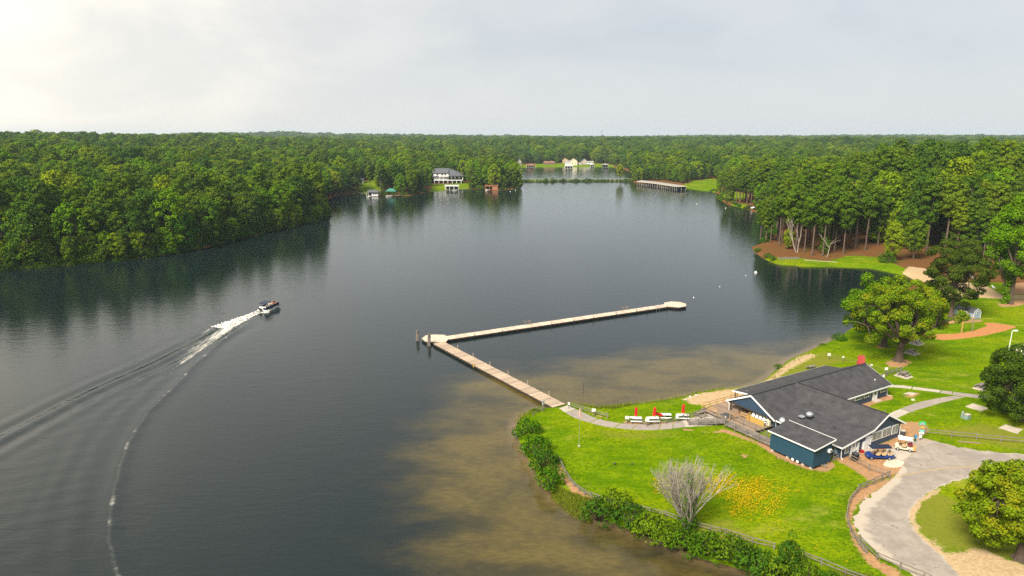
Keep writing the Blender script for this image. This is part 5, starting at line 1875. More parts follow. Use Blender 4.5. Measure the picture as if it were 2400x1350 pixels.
def build_deck():
    D = thing('deck', 'tan timber deck under the lake gable with yellow wood railings', 'deck', BO, TH)
    planks(D, 'deck_boards', (-4.6, 17.5), (4.2, 17.5), 11.0, 0.62, 0.06, MT['wood'], 0.22)
    MB().box((-0.2, 17.5, 0.48), (8.8, 10.9, 0.16)).build('joists', MT['greywood'], D)
    for s in (-4.4, -2.0, 0.4, 2.8):
        for t in (12.3, 15.5, 19.0, 22.6):
            MB().box((s, t, 0.1), (0.16, 0.16, 0.8)).build('pile', MT['darkwood'], D)
    railing(D, [(-4.5, 19.6, 0.62), (-4.5, 22.8, 0.62), (4.1, 22.8, 0.62)], 0.95, MT['tan'], (0.55, 1.0))
    railing(D, [(-4.5, 16.9, 0.62), (-1.9, 16.9, 0.62), (-1.9, 15.2, 0.62)], 0.95, MT['tan'], (0.55, 1.0))
    for a, b in (((-1.7, 12.4), (-1.7, 15.9)), ((-1.7, 15.9), (-0.2, 16.1))):
        MB().bar((*a, 1.05), (*b, 1.05), 0.05, 0.85).build('wood_screen', MT['yellowwood'], D)
        MB().bar((*a, 1.52), (*b, 1.52), 0.10, 0.07).build('rail', MT['tan'], D)
    MB().box((-3.2, 18.3, 0.655), (1.6, 2.4, 0.02)).build('mat', MT['darkgrey'], D)
    W = thing('walkway', 'grey timber walkway leading from the deck to the teal cabin', 'walkway', BO, TH)
    planks(W, 'walk_boards', (-5.05, 7.4), (-5.05, 16.6), 1.9, 0.56, 0.06, MT['greywood'], 0.2)
    MB().bar((-5.95, 7.4, 0.43), (-5.95, 16.6, 0.43), 0.06, 0.2).build('stringer', MT['greywood'], W)
    MB().bar((-4.15, 7.4, 0.43), (-4.15, 16.6, 0.43), 0.06, 0.2).build('stringer', MT['greywood'], W)
    for t in (7.5, 9.8, 12.1, 14.4, 16.5):
        MB().box((-6.0, t, 0.62), (0.10, 0.10, 1.7)).build('post', MT['greywood'], W)
        MB().box((-4.1, t, 0.62), (0.10, 0.10, 1.7)).build('post', MT['greywood'], W)
    for s in (-6.0, -4.1):
        for z in (1.0, 1.4):
            MB().bar((s, 7.4, z), (s, 16.6, z), 0.05, 0.075).build('rail', MT['greywood'], W)
    # the ramp down to the path
    R = thing('ramp', 'grey handrailed ramp sloping from the walkway down to the footpath', 'ramp', (0, 0, 0))
    a, b = bw(-5.1, 17.4), G(1612, 992)
    planks(R, 'ramp_boards', a, b, 1.7, 0, 0.06, MT['greywood'], 0.22, zfun=lambda f: 1.56 - 0.50 * min(1, f * 1.05))
    d = (b - a).normalized()
    s = Vector((-d.y, d.x, 0)) * 0.9
    for k in (-1, 1):
        p, q = a + s * k, b + s * k
        for i in range(5):
            f = i / 4
            c = p.lerp(q, f)
            zz = 1.56 - 0.52 * f
            MB().box((c.x, c.y, zz + 0.35), (0.1, 0.1, 1.5)).build('post', MT['greywood'], R)
        for h in (0.55, 0.95):
            MB().bar((p.x, p.y, 1.56 + h), (q.x, q.y, 1.04 + h), 0.05, 0.07).build('rail', MT['greywood'], R)


build_deck()


# ------------------------------------------------------------------ furniture
def ground_thing(name, label, cat, px, py, rz=0.0, z=1.0, group=None):
    return thing(name, label, cat, G(px, py, z), rz, group)


def picnic_table(label, px, py, rz, top, frame, group=None, L=1.9, z=1.0, slab=False):
    t = ground_thing('picnic_table', label, 'picnic table', px, py, rz, z, group)
    for k in (-1, 0, 1):
        MB().box((0, k * 0.255, 0.76), (L, 0.245, 0.05)).build('top_board', top, t)
    for k in (-1, 1):
        MB().box((0, k * 0.78, 0.46), (L, 0.27, 0.05)).build('bench_seat', top, t)
        for e in (-1, 1):
            MB().bar((e * L * 0.34, k * 0.22, 0.73), (e * L * 0.34, k * 0.80, -0.02), 0.08, 0.09).build('leg', frame, t)
    for e in (-1, 1):
        MB().bar((e * L * 0.34, -0.88, 0.42), (e * L * 0.34, 0.88, 0.42), 0.05, 0.09).build('cross_bar', frame, t)
    MB().bar((-L * 0.34, 0, 0.6), (L * 0.34, 0, 0.6), 0.05, 0.10).build('spine', frame, t)
    return t


def umbrella(label, px, py, tilt=0.0, az=0.0, h=2.5, z=1.0):
    u = ground_thing('parasol', label, 'parasol', px, py, 0, z, 'closed red parasols over the white tables')
    u.rotation_euler = (0, tilt, az)
    MB().tube([(0, 0, 0.02), (0, 0, h)], 0.025, 6).build('pole', MT['white'], u)
    mb = MB()
    n = 16
    prof = [(0.10, 0.98), (0.24, 1.02), (0.22, 1.25), (0.20, 1.5), (0.155, 1.62), (0.20, 1.85), (0.19, 2.15), (0.12, 2.38), (0.03, 2.5)]
    vs = []
    for r, zz in prof:
        for k in range(n):
            w = 2 * math.pi * k / n
            q = r * (1.18 if k % 2 else 0.82)
            vs.append((q * math.cos(w), q * math.sin(w), zz * h / 2.5))
    fs = [(i * n + k, i * n + (k + 1) % n, (i + 1) * n + (k + 1) % n, (i + 1) * n + k) for i in range(len(prof) - 1) for k in range(n)]
    mb.add(vs, fs + [tuple(range(n))[::-1], tuple(range((len(prof) - 1) * n, len(prof) * n))])
    mb.build('canopy', MT['red'], u)
    MB().tube([(0, 0, 1.60 * h / 2.5), (0, 0, 1.65 * h / 2.5)], 0.17, 10).build('tie_strap', MT['redpaint'], u)
    return u


TB = [(1490, 989, -0.06, 'white topped picnic table under the parasol nearest the dock'), (1530, 989, 0.10, 'white topped picnic table under the second parasol from the dock'),
      (1559, 981, -0.02, 'white topped picnic table with the leaning parasol'), (1600, 982, -0.02, 'white topped picnic table under the parasol nearest the deck')]
for px, py, rz, lab in TB:
    picnic_table(lab, px, py, rz, MT['white'], MT['green'], 'white picnic tables on the lakeside lawn')
umbrella('upright closed red parasol nearest the dock', 1490, 987, 0.0)
umbrella('closed red parasol tilted slightly, second from the dock', 1531, 987, 0.09, 0.0)
umbrella('fallen red parasol leaning far over beside the third white table', 1562, 978, -1.12, 0.25, 2.4, 1.25)
umbrella('upright closed red parasol nearest the deck', 1600, 980, 0.02)
picnic_table('weathered grey wooden picnic table beside the ramp fence', 1640, 975, 0.55, MT['greywood'], MT['greywood'])
picnic_table('grey picnic table on the sandy shore behind the building', 1903, 866, 0.4, MT['greywood'], MT['darkgrey'])


def table_pad(label, corners, tl=None, tcat='slab'):
    c = GL(corners)
    o = sheet('table_slab', rough_edge(c, 0.5, 0.04, len(label)), 1.03, MT['slab'], label, None, thing('picnic_slab', label, 'slab'), th=0.12)
    if tl:
        m = sum(c, Vector()) / len(c)
        q = picnic_table(tl, 0, 0, 0.55, MT['greywood'], MT['darkgrey'], None, 2.0)
        q.location = (m.x, m.y, 1.03)


table_pad('concrete picnic slab just right of the back wing of the building', [(2093, 880), (2115, 870.5), (2141, 884), (2125, 889)], 'dark framed picnic table on the slab right of the back wing')
table_pad('concrete picnic slab right of the big forked trunk', [(2116, 827), (2128, 820), (2158, 829), (2142, 834)], 'dark framed picnic table right of the big forked trunk')
table_pad('concrete picnic slab near the clay playground strip', [(2128, 805), (2143, 798), (2168, 806), (2152, 811)], 'dark framed picnic table near the clay playground strip')
table_pad('concrete picnic slab half hidden by the dark oak', [(2277, 910), (2296, 901), (2322, 909), (2306, 918)], 'dark framed picnic table half hidden by the dark oak')
table_pad('empty concrete slab in the lawn below the dark oak', [(2261.6, 953), (2279, 945.5), (2318.6, 957), (2299, 964)])
table_pad('empty concrete slab near the rail fence at the right edge', [(2340, 1003.5), (2357, 995), (2398, 1006.7), (2385, 1017)])
table_pad('broken pale slab in the bare patch before the back wing', [(2118, 923), (2132, 919), (2150, 922), (2138, 927)])


# ------------------------------------------------------------------ fences
def fence(label, pts, step=2.6, h=1.05, rails=(0.45, 0.9), mat=None, post=0.13, rw=0.055, rh=0.11, sag=0.03, seed=0, posts=True, z=None, name='rail_fence', cat='fence'):
    mat = mat or MT['greywood']
    P = [Vector(p) for p in pts]
    root = thing(name, label, cat, P[0])
    rg = random.Random(seed + len(label))
    nodes = [P[0]]
    for a, b in zip(P, P[1:]):
        n = max(1, round((b - a).length / step))
        nodes += [a.lerp(b, (k + 1) / n) for k in range(n)]
    hs_ = []
    for p in nodes:
        hh = h * rg.uniform(0.94, 1.12)
        hs_.append(hh)
        lx, ly = rg.gauss(0, 0.025), rg.gauss(0, 0.025)
        MB().bar((p.x, p.y, p.z - 0.2), (p.x + lx, p.y + ly, p.z + hh), post, post).build('post', mat, root, world=True)
    for a, b in zip(nodes, nodes[1:]):
        for r in rails:
            o0, o1 = Vector((0, 0, h * r + rg.gauss(0, sag))), Vector((0, 0, h * r + rg.gauss(0, sag)))
            e = (b - a).normalized() * 0.12
            MB().bar(a + o0 - e, b + o1 + e, rw, rh).build('rail', mat, root, world=True)
    return root


fence('low rail fence between the dock root and the first sign', GL([(1332, 953), (1365, 964), (1424, 981)]), 2.4, 0.95)
fence('rail fence in front of the white picnic tables', GL([(1470, 990), (1516, 997), (1561, 993), (1601, 984)]), 3.0, 0.85)
fence('rail fence running up from the tables to the deck corner', GL([(1601, 984), (1632, 976), (1663, 963)]), 2.0, 0.9)
fence('handrail along the path edge where the dock meets the lawn', [G(1250, 982, 0.4), G(1273, 966, 0.5)], 2.6, 1.0)
fence('split rail fence curving along the bank above the reeds', smooth_line(GL([(1311, 1082), (1325, 1112), (1345, 1140), (1370, 1160), (1402, 1172), (1440, 1186)]), 2), 2.6, 0.75, sag=0.06)
fence('split rail fence along the top of the foreground bank behind the shrubs', GL([(1440, 1186), (1500, 1198), (1560, 1212), (1612, 1232), (1664, 1246), (1700, 1254), (1764, 1276), (1814, 1288)]), 2.8, 0.85, sag=0.05)
fence('split rail fence at the bottom edge right of the conical shrub', GL([(1880, 1308), (1925, 1326), (1980, 1350), (2060, 1378)]), 2.8, 0.95, sag=0.04)
fence('split rail fence in front of the blue golf cart', GL([(1990, 1078), (2037, 1103), (2084, 1118)]), 2.6, 0.95)
fence('split rail fence from the corner post down towards the loop', GL([(2084, 1120), (2048, 1136), (2011, 1153)]), 2.0, 1.05, rh=0.14)
fence('leaning split rail fence curving beside the road loop', smooth_line(GL([(2009, 1156), (1992, 1178), (1985, 1212), (1993, 1245), (2012, 1278), (2030, 1298)]), 2), 2.4, 0.7, sag=0.08, rh=0.15)
fence('rail fence along the lower road edge at the bottom right', GL([(2014, 1272), (2055, 1312), (2110, 1336), (2165, 1358), (2220, 1388)]), 2.8, 0.95)
fence('long rail fence on the grass bank above the road', GL([(2168, 1018), (2230, 1025), (2288, 1030), (2346, 1036), (2440, 1044)]), 4.0, 1.0)
fence('thin wire fence with signs on the shore lawn behind the building', GL([(1942, 838), (1975, 845), (2008, 855), (2042, 865), (2076, 874), (2110, 876)]), 2.9, 0.9, post=0.06, rw=0.02, rh=0.03)
fence('short wooden rail fence beside the slab at the back wing', GL([(2066, 887), (2090, 877), (2113, 870)]), 2.2, 0.95, rh=0.14)
MB().bar(*[p + Vector((0, 0, 0.10)) for p in GL([(2246, 1036), (2298, 1040)])], 0.16, 0.16).build('timber_log', MT['wood'])
tag(bpy.data.objects['timber_log'], 'loose timber lying on the grass bank above the road', 'log')


def notice(label, px, py, w=0.62, h=0.5, ph=1.15, rz=0.0, z=1.0, mat='white'):
    t = ground_thing('notice_board', label, 'sign', px, py, rz, z, 'small white notice boards')
    MB().box((0, 0.03, ph / 2), (0.08, 0.05, ph)).build('post', MT['greywood'], t)
    MB().box((0, -0.015, ph), (w, 0.03, h)).build('board', MT[mat], t)
    for k in range(3):
        MB().box((0, -0.032, ph + 0.13 - 0.12 * k), (w * (0.7 - 0.15 * k), 0.004, 0.035)).build('line', MT['darkgrey'] if k else MT['redpaint'], t)
    return t


notice('white notice board on the rail fence near the dock', 1391, 976)
notice('white notice board at the dock end of the table fence', 1469, 994)
notice('white notice board in the middle of the table fence', 1516, 1000)
notice('narrow white notice board where the table fence turns uphill', 1586, 991, 0.42, 0.75)
notice('white notice board at the lake end of the wire fence', 1942, 843)
notice('white notice board on the wire fence below the forked trunk', 2076, 877)
notice('low white notice at the corner by the back wing', 2070, 889, 0.4, 0.5, 0.7)
notice('small white notice halfway along the wire fence', 1975, 849, 0.42, 0.34)
notice('small white notice on the wire fence behind the red chair', 2041, 868, 0.42, 0.34)
notice('small white notice on the post where the dock meets the fence', 1333, 958, 0.34, 0.45, 0.95)
t = ground_thing('dock_sign', 'tall white sign on braced posts at the dock root', 'sign', 1273, 970, 0.9, 0.5)
for s in (-0.28, 0.28):
    MB().box((s, 0, 1.2), (0.08, 0.08, 2.6)).build('post', MT['greywood'], t)
MB().box((0, -0.06, 2.1), (0.6, 0.03, 0.85)).build('board', MT['white'], t)
for k in range(4):
    MB().box((0, -0.078, 2.36 - 0.16 * k), (0.42, 0.004, 0.05)).build('line', MT['darkgrey'], t)
MB().bar((0.3, 0.05, 1.3), (1.0, 0.5, 0.1), 0.07).build('brace', MT['greywood'], t)

# thin pole with a faded windsock
t = ground_thing('windsock_pole', 'thin pole with a faded pink windsock on the lawn', 'pole', 1357, 1046)
MB().tube([(0, 0, -0.1), (0, 0, 6.3)], [0.04, 0.022], 6).build('pole', MT['metal'], t)
MB().lathe([(0.03, 6.2), (0.10, 5.9), (0.16, 5.3), (0.18, 4.8)], (0.03, 0, 0), 8).build('windsock', M('faded_pink_cloth', (0.60, 0.33, 0.27), 0.9, 0.15), t)
MB().box((0, 0, 0.06), (0.35, 0.35, 0.16)).build('base', MT['concrete'], t)
for px, py, lab, s in ((1440, 1090, 'dark bird pecking in the middle of the lawn', 0.5), (1481, 1090, 'smaller dark bird right of the other on the lawn', 0.4)):
    t = ground_thing('bird', lab, 'bird', px, py, 0.5)
    t.scale = (s * 1.4,) * 3
    mb = MB()
    mb.tube([(-0.42, 0, 0.38), (-0.25, 0, 0.36), (-0.05, 0, 0.34), (0.16, 0, 0.40), (0.26, 0, 0.52), (0.33, 0, 0.58), (0.40, 0, 0.57), (0.50, 0, 0.54)], [0.03, 0.09, 0.15, 0.13, 0.07, 0.07, 0.05, 0.01], 8)
    mb.build('body', MT['darkgrey'], t, smooth=True)
    MB().tube([(0, 0.05, 0.25), (0.02, 0.06, 0.0)], 0.015, 4).tube([(0.02, -0.05, 0.25), (0.06, -0.06, 0.0)], 0.015, 4).build('legs', MT['black'], t)


# ------------------------------------------------------------------ vehicles
def cart(label, px, py, rz, body, roof, rows, L, canopy_tilt=0.0, rear='bed', group=None):
    t = ground_thing('golf_cart', label, 'golf cart', px, py, rz, 1.02, group)
    W = 1.2
    wb = L * 0.68
    a = L / 2
    mb = MB()
    mb.slab([(-a, -W / 2 + 0.05, 0.30), (a * 0.98, -W / 2 + 0.05, 0.30), (a, -W / 2 + 0.05, 0.55), (a * 0.80, -W / 2 + 0.05, 0.82), (a * 0.62, -W / 2 + 0.05, 0.85), (a * 0.58, -W / 2 + 0.05, 0.40),
             (-a * 0.30, -W / 2 + 0.05, 0.40), (-a * 0.34, -W / 2 + 0.05, 0.68), (-a, -W / 2 + 0.05, 0.72)], W - 0.1, (0, 1, 0))
    mb.build('body', body, t)
    MB().box((0, 0, 0.27), (L * 0.9, W * 0.86, 0.10)).build('chassis', MT['black'], t)
    for x in (wb / 2, -wb / 2):
        for y in (-W / 2 + 0.06, W / 2 - 0.06):
            w = MB().wheel((x, y, 0.23), 0.235, 0.2, (0, 1, 0), 16).build('wheel', MT['black'], t)
            MB().wheel((x, y + (0.09 if y > 0 else -0.09), 0.23), 0.13, 0.05, (0, 1, 0), 12).build('rim', MT['metal'], w)
            MB().tube([(x - 0.32, y, 0.36), (x - 0.2, y, 0.52), (x + 0.2, y, 0.52), (x + 0.32, y, 0.36)], 0.06, 6).build('fender', body, t)
    for k in range(rows):
        x = a * 0.12 - k * 0.85 - (0.1 if rows == 1 else -0.15)
        s = MB().box((x, 0, 0.76), (0.48, W * 0.86, 0.14)).build('seat', MT['beige'], t)
        MB().bar((x - 0.26, 0, 0.80), (x - 0.34, 0, 1.2), W * 0.84, 0.12).build('backrest', MT['beige'], s)
        MB().tube([(x - 0.3, -W * 0.44, 0.75), (x - 0.3, -W * 0.44, 0.98), (x + 0.1, -W * 0.44, 0.98)], 0.02, 5).build('arm_rail', MT['black'], s)
    rt = MB().box((0, 0, 0), (L * 0.78, W * 1.08, 0.07)).box((0, 0, 0.05), (L * 0.70, W * 0.94, 0.06)).build('roof', roof, t)
    rt.location = (-0.06, 0, 1.84)
    rt.rotation_euler = (0, canopy_tilt, 0)
    for x, dx in ((a * 0.62, -0.22), (-a * 0.66, 0.06)):
        for y in (-W * 0.46, W * 0.46):
            MB().tube([(x, y, 0.7), (x + dx, y, 1.83)], 0.022, 6).build('roof_post', MT['darkgrey'], t)
    MB().tube([(a * 0.55, 0.25, 0.8), (a * 0.36, 0.25, 1.0)], 0.02, 6).tube([(a * 0.35, 0.25, 1.0), (a * 0.37, 0.25, 1.03)], 0.17, 12).build('steering_wheel', MT['black'], t)
    for y in (-0.38, 0.38):
        MB().box((a * 0.97, y, 0.60), (0.06, 0.18, 0.09)).build('headlight', MT['metal'], t)
    if rear == 'bed':
        b = MB().box((-a - 0.16, 0, 0.55), (0.45, W * 0.9, 0.5)).build('rear_box', MT['tan'], t)
        s = MB().box((-a * 0.62, 0, 0.98), (0.5, W * 0.86, 0.16)).box((-a * 0.62 - 0.28, 0, 1.12), (0.12, W * 0.86, 0.3)).build('rear_seat', MT['maroon'], t)
    else:
        MB().tube([(-a, -W * 0.42, 0.5), (-a - 0.3, -W * 0.42, 0.95), (-a - 0.3, W * 0.42, 0.95), (-a, W * 0.42, 0.5)], 0.025, 6).build('grab_rail', MT['metal'], t)
        MB().box((-a - 0.15, 0, 0.42), (0.5, W * 0.8, 0.05)).build('foot_plate', MT['black'], t)
        MB().box((-a * 0.55, -W / 2 + 0.03, 0.55), (0.34, 0.03, 0.2)).build('number_panel', MT['white'], t)
    return t


cart('white golf cart with cream roof, maroon rear seat and wooden box', 2117, 1054, math.pi - 0.42, MT['cream'], MT['white'], 1, 2.35)
t = cart('blue six seat golf cart with dark canopy by the front doors', 2059, 1074, math.pi - 0.05, MT['bluepaint'], MT['navy'], 3, 3.7, 0.05, 'rail')

t = thing('bin', 'black wheeled bin standing by the front corner fence', 'bin', bw(1.2, -1.35), 0.4)
MB().slab([(-0.33, -0.30, 0.06), (0.33, -0.30, 0.06), (0.40, -0.38, 1.05), (-0.40, -0.38, 1.05)], 0.70, (0, 1, 0)).build('body', MT['black'], t)
MB().slab([(-0.43, -0.42, 1.05), (0.43, -0.42, 1.05), (0.43, 0.36, 1.16), (-0.43, 0.36, 1.16)], 0.05, (0, 0, 1)).build('lid', MT['darkgrey'], t)
for s in (-0.28, 0.28):
    MB().wheel((s, 0.32, 0.12), 0.12, 0.08, (1, 0, 0), 12).build('wheel', MT['black'], t)
t = thing('trash_can', 'round dark barrel with pale lid at the right front corner', 'trash can', bw(15.3, -0.2))
MB().lathe([(0.30, 0), (0.36, 0.3), (0.36, 0.85), (0.33, 0.9)], n=14).build('barrel', MT['darkgrey'], t)
MB().lathe([(0.40, 0.9), (0.40, 1.0), (0.30, 1.08), (0.1, 1.1)], n=14).build('lid', MT['stone'], t)
t = thing('gas_can', 'red gas can beside the white cabinet on the front wall', 'gas can', bw(4.45, -0.35))
MB().box((0, 0, 0.2), (0.5, 0.32, 0.4)).build('body', MT['redpaint'], t)
MB().tube([(0.15, 0, 0.4), (0.28, 0, 0.58)], 0.03, 6).build('spout', MT['yellow'], t)
MB().tube([(-0.18, 0, 0.4), (-0.15, 0, 0.5), (0.05, 0, 0.5), (0.1, 0, 0.4)], 0.02, 5).build('handle', MT['redpaint'], t)


def bicycle(label, loc, rz):
    t = thing('bicycle', label, 'bicycle', loc, rz)
    for x in (-0.52, 0.52):
        mb = MB()
        ring = [(x + 0.33 * math.cos(k * math.pi / 8), 0, 0.34 + 0.33 * math.sin(k * math.pi / 8)) for k in range(17)]
        w = mb.tube(ring, 0.025, 5, cap=False).build('wheel', MT['stone'], t)
        sp = MB()
        for k in range(6):
            q = k * math.pi / 3
            sp.tube([(x, 0, 0.34), (x + 0.31 * math.cos(q), 0, 0.34 + 0.31 * math.sin(q))], 0.006, 3)
        sp.build('spokes', MT['metal'], w)
    fr = MB()
    for a, b in (((-0.52, 0, 0.34), (-0.12, 0, 0.32)), ((-0.12, 0, 0.32), (-0.22, 0, 0.85)), ((-0.52, 0, 0.34), (-0.2, 0, 0.72)), ((-0.12, 0, 0.32), (0.36, 0, 0.75)), ((-0.2, 0, 0.76), (0.34, 0, 0.82)), ((0.52, 0, 0.34), (0.33, 0, 0.95))):
        fr.tube([a, b], 0.02, 5)
    fr.build('frame', MT['darkgrey'], t)
    MB().box((-0.23, 0, 0.88), (0.24, 0.12, 0.05)).build('saddle', MT['black'], t)
    MB().tube([(0.30, -0.26, 0.98), (0.34, 0, 0.97), (0.30, 0.26, 0.98)], 0.015, 5).build('handlebar', MT['metal'], t)


bicycle('bicycle leaning at the building corner nearest the cabin', bw(-1.0, 0.2), TH + 0.15)
bicycle('second bicycle behind the first at the building corner', bw(-1.0, 0.75), TH - 0.12)

# ------------------------------------------------------------------ odd things on the lawns
t = thing('welcome_sign', 'green arched sign above stacked teal and white boards at the cart apron', 'sign', G(2157, 1032), -0.05)
MB().box((0, 0.05, 1.25), (0.12, 0.08, 2.7)).build('post', MT['greywood'], t)
arc = [(0.62 * math.cos(k * math.pi / 12), 0, 2.55 + 0.62 * math.sin(k * math.pi / 12)) for k in range(13)]
MB().slab(arc, 0.05, (0, 1, 0)).build('arch_panel', M('bright_green_paint', (0.04, 0.42, 0.10), 0.5, 0.08), t)
arc = [(0.36 * math.cos(k * math.pi / 12), -0.012, 2.60 + 0.36 * math.sin(k * math.pi / 12)) for k in range(13)]
MB().slab(arc, 0.01, (0, 1, 0)).build('arch_inset', MT['paleblue'], t)
MB().box((0, -0.02, 2.16), (0.36, 0.04, 0.26)).build('board', MT['yellow'], t)
MB().box((0, -0.02, 1.55), (0.72, 0.04, 0.40)).build('board', M('teal_paint', (0.10, 0.45, 0.42), 0.5, 0.08), t)
MB().box((0, -0.02, 1.18), (0.72, 0.04, 0.30)).build('board', MT['white'], t)
MB().box((-0.06, -0.02, 0.66), (0.46, 0.04, 0.40)).build('board', MT['white'], t)
for z in (1.60, 1.50, 1.24, 1.15, 0.72, 0.62):
    MB().box((0, -0.043, z), (0.40, 0.004, 0.035)).build('line', MT['darkgrey'] if z < 1.4 else MT['white'], t)
t = thing('pay_station', 'small blue pay post on a green base next to the stacked sign', 'post', G(2144, 1035))
MB().box((0, 0, 0.35), (0.16, 0.16, 0.75)).build('post', MT['green'], t)
MB().box((0, -0.02, 0.9), (0.36, 0.26, 0.42)).build('box', M('mid_blue_paint', (0.05, 0.20, 0.36), 0.5, 0.1), t)
t = thing('utility_box', 'grey green transformer box on the lawn behind the rail fence', 'utility box', G(2266, 982), 0.4)
MB().box((0, 0, 0.4), (0.85, 0.7, 0.8)).build('cabinet', MT['utility'], t)
MB().box((0, 0, 0.83), (0.9, 0.75, 0.06)).build('lid', MT['stone'], t)
MB().box((0, -0.36, 0.42), (0.5, 0.02, 0.5)).build('door', MT['utility'], t)
t = thing('utility_pedestal', 'narrow pale utility pedestal left of the transformer box', 'utility box', G(2255, 980), 0.4)
MB().box((0, 0, 0.5), (0.3, 0.3, 1.0)).build('cabinet', MT['utility'], t)
MB().box((0, 0, 1.12), (0.18, 0.18, 0.24)).build('meter', MT['stone'], t)
t = thing('giant_chair', 'oversized red slatted garden chair behind the building', 'chair', G(2017, 862), -0.35)
t.scale = (0.85, 0.85, 0.85)
for k in range(5):
    MB().bar((-0.6 + 0.3 * k, -0.1, 0.7), (-0.66 + 0.33 * k, 0.75, 2.75 + 0.14 * (2 - abs(2 - k))), 0.27, 0.06).build('back_slat', MT['redpaint'], t)
for k in range(4):
    MB().box((0, -0.2 - 0.28 * k, 0.74 + 0.06 * k), (1.5, 0.25, 0.06)).build('seat_slat', MT['redpaint'], t)
for s in (-0.88, 0.88):
    MB().box((s, -0.45, 1.30), (0.28, 1.6, 0.07)).build('armrest', MT['redpaint'], t)
    MB().box((s, -1.05, 0.62), (0.12, 0.14, 1.3)).build('leg', MT['redpaint'], t)
    MB().bar((s * 0.92, 0.55, 0.0), (s * 0.92, -1.1, 0.85), 0.12, 0.2).build('leg', MT['redpaint'], t)


def swing(label, a, b, h=3.6):
    a, b = G(*a), G(*b)
    t = thing('swing_frame', label, 'swing frame', a, 0, 'timber swing frames on the clay strip')
    d = b - a
    for p, w, m in ((Vector((0, 0, 0)), 0.2, 'tan'), (d, 0.15, 'wood')):
        MB().box((p.x, p.y, h / 2 - 0.1), (w, w, h + 0.2)).build('post', MT[m], t)
    e = d.normalized() * 0.2
    MB().bar(-e + Vector((0, 0, h)), d + e + Vector((0, 0, h)), 0.2, 0.22).build('beam', MT['tan'], t)
    for k, f in enumerate((0.3, 0.7)):
        p = d * f
        n = Vector((-d.y, d.x, 0)).normalized() * 0.02
        MB().tube([p + Vector((0, 0, h)), p + Vector((0, 0, 0.6))], 0.012, 4).build('chain', MT['darkgrey'], t)


swing('tan timber swing frame in front of the gambrel shed', (2253, 781), (2278, 778))
swing('timber swing frame half hidden by the big yellow green tree', (2161, 790), (2184, 786), 3.3)

# gambrel shed
a, b = G(2280, 749), G(2297, 747)
ang = math.atan2(b.y - a.y, b.x - a.x)
t = thing('garden_shed', 'pale blue gambrel shed with dark roof beside the playground', 'shed', a, ang)
W = (b - a).length
gp = [(0, 1.45), (W * 0.14, 2.15), (W / 2, 2.75), (W * 0.86, 2.15), (W, 1.45)]
MB().slab([(0, 0, 0.1)] + [(W, 0, 0.1)] + [(x, 0, z) for x, z in reversed(gp)], 5.4, (0, 1, 0)).build('wall', MT['paleblue'], t)
for (x0, z0), (x1, z1) in zip(gp, gp[1:]):
    MB().slab([(x0, -0.08, z0 + 0.03), (x1, -0.08, z1 + 0.03), (x1, 5.5, z1 + 0.03), (x0, 5.5, z0 + 0.03)], 0.07, (0, 0, 1)).build('roof', MT['roofgrey'], t)
    MB().bar((x0, -0.09, z0 + 0.02), (x1, -0.09, z1 + 0.02), 0.04, 0.13).build('trim', MT['white'], t)
f = MB().box((W / 2, -0.03, 1.75), (0.52, 0.05, 0.75)).build('window', MT['white'], t)
MB().box((W / 2, -0.065, 1.75), (0.32, 0.02, 0.55)).build('pane', MT['glass'], f)
for x in (0.05, W - 0.05):
    MB().box((x, -0.02, 0.8), (0.1, 0.06, 1.4)).build('corner_board', MT['white'], t)
MB().box((-0.03, 2.5, 0.95), (0.05, 1.6, 1.6)).build('door', MT['white'], t)

# lamp post, black fence and boulders by the splash pad
t = thing('lamp_post', 'white lamp post with a shoebox lamp head by the black fence', 'lamp post', G(2363, 827))
MB().tube([(0, 0, 0), (0.1, 0, 5.0)], [0.09, 0.06], 8).build('pole', MT['white'], t)
MB().bar((0.1, 0, 4.95), (0.55, 0, 5.02), 0.07).build('arm', MT['white'], t)
MB().box((0.8, 0, 5.02), (0.75, 0.4, 0.22)).build('lamp_head', MT['white'], t)
t = thing('metal_fence', 'black metal panel fence at the right edge beside the boulders', 'fence', G(2359, 825))
pts = GL([(2359, 825), (2373, 823), (2389, 819), (2410, 814), (2440, 808)])
for a, b in zip(pts, pts[1:]):
    MB().bar((a.x, a.y, 1.0), (a.x, a.y, 2.5), 0.08).build('post', MT['black'], t, world=True)
    for z in (1.2, 2.42):
        MB().bar((a.x, a.y, z), (b.x, b.y, z), 0.04, 0.06).build('rail', MT['black'], t, world=True)
    bars = MB()
    n = int((b - a).length / 0.16)
    for k in range(1, n):
        p = a.lerp(b, k / n)
        bars.bar((p.x, p.y, 1.2), (p.x, p.y, 2.42), 0.016)
    bars.build('bars', MT['black'], t, world=True, kind='stuff')


def boulder(label, px, py, s, seed, z=1.0, group=None):
    bm = bmesh.new()
    bmesh.ops.create_icosphere(bm, subdivisions=2, radius=1.0)
    rg = np.random.default_rng(seed)
    ph = rg.uniform(0, 6, 6)
    for v in bm.verts:
        c = v.co
        k = 1 + 0.22 * math.sin(c.x * 2.3 + ph[0]) * math.cos(c.y * 2.7 + ph[1]) + 0.16 * math.sin(c.z * 3.1 + ph[2] + c.x)
        v.co = Vector((c.x * 1.15, c.y * 0.9, c.z * 0.68)) * k * s
    me = bpy.data.meshes.new('boulder')
    bm.to_mesh(me)
    bm.free()
    me.materials.append(MT['stone'])
    o = link('boulder', me, None, G(px, py, z) + Vector((0, 0, s * 0.35)))
    o.rotation_euler = (0, 0, float(rg.uniform(0, 6)))
    return tag(o, label, 'boulder', group)


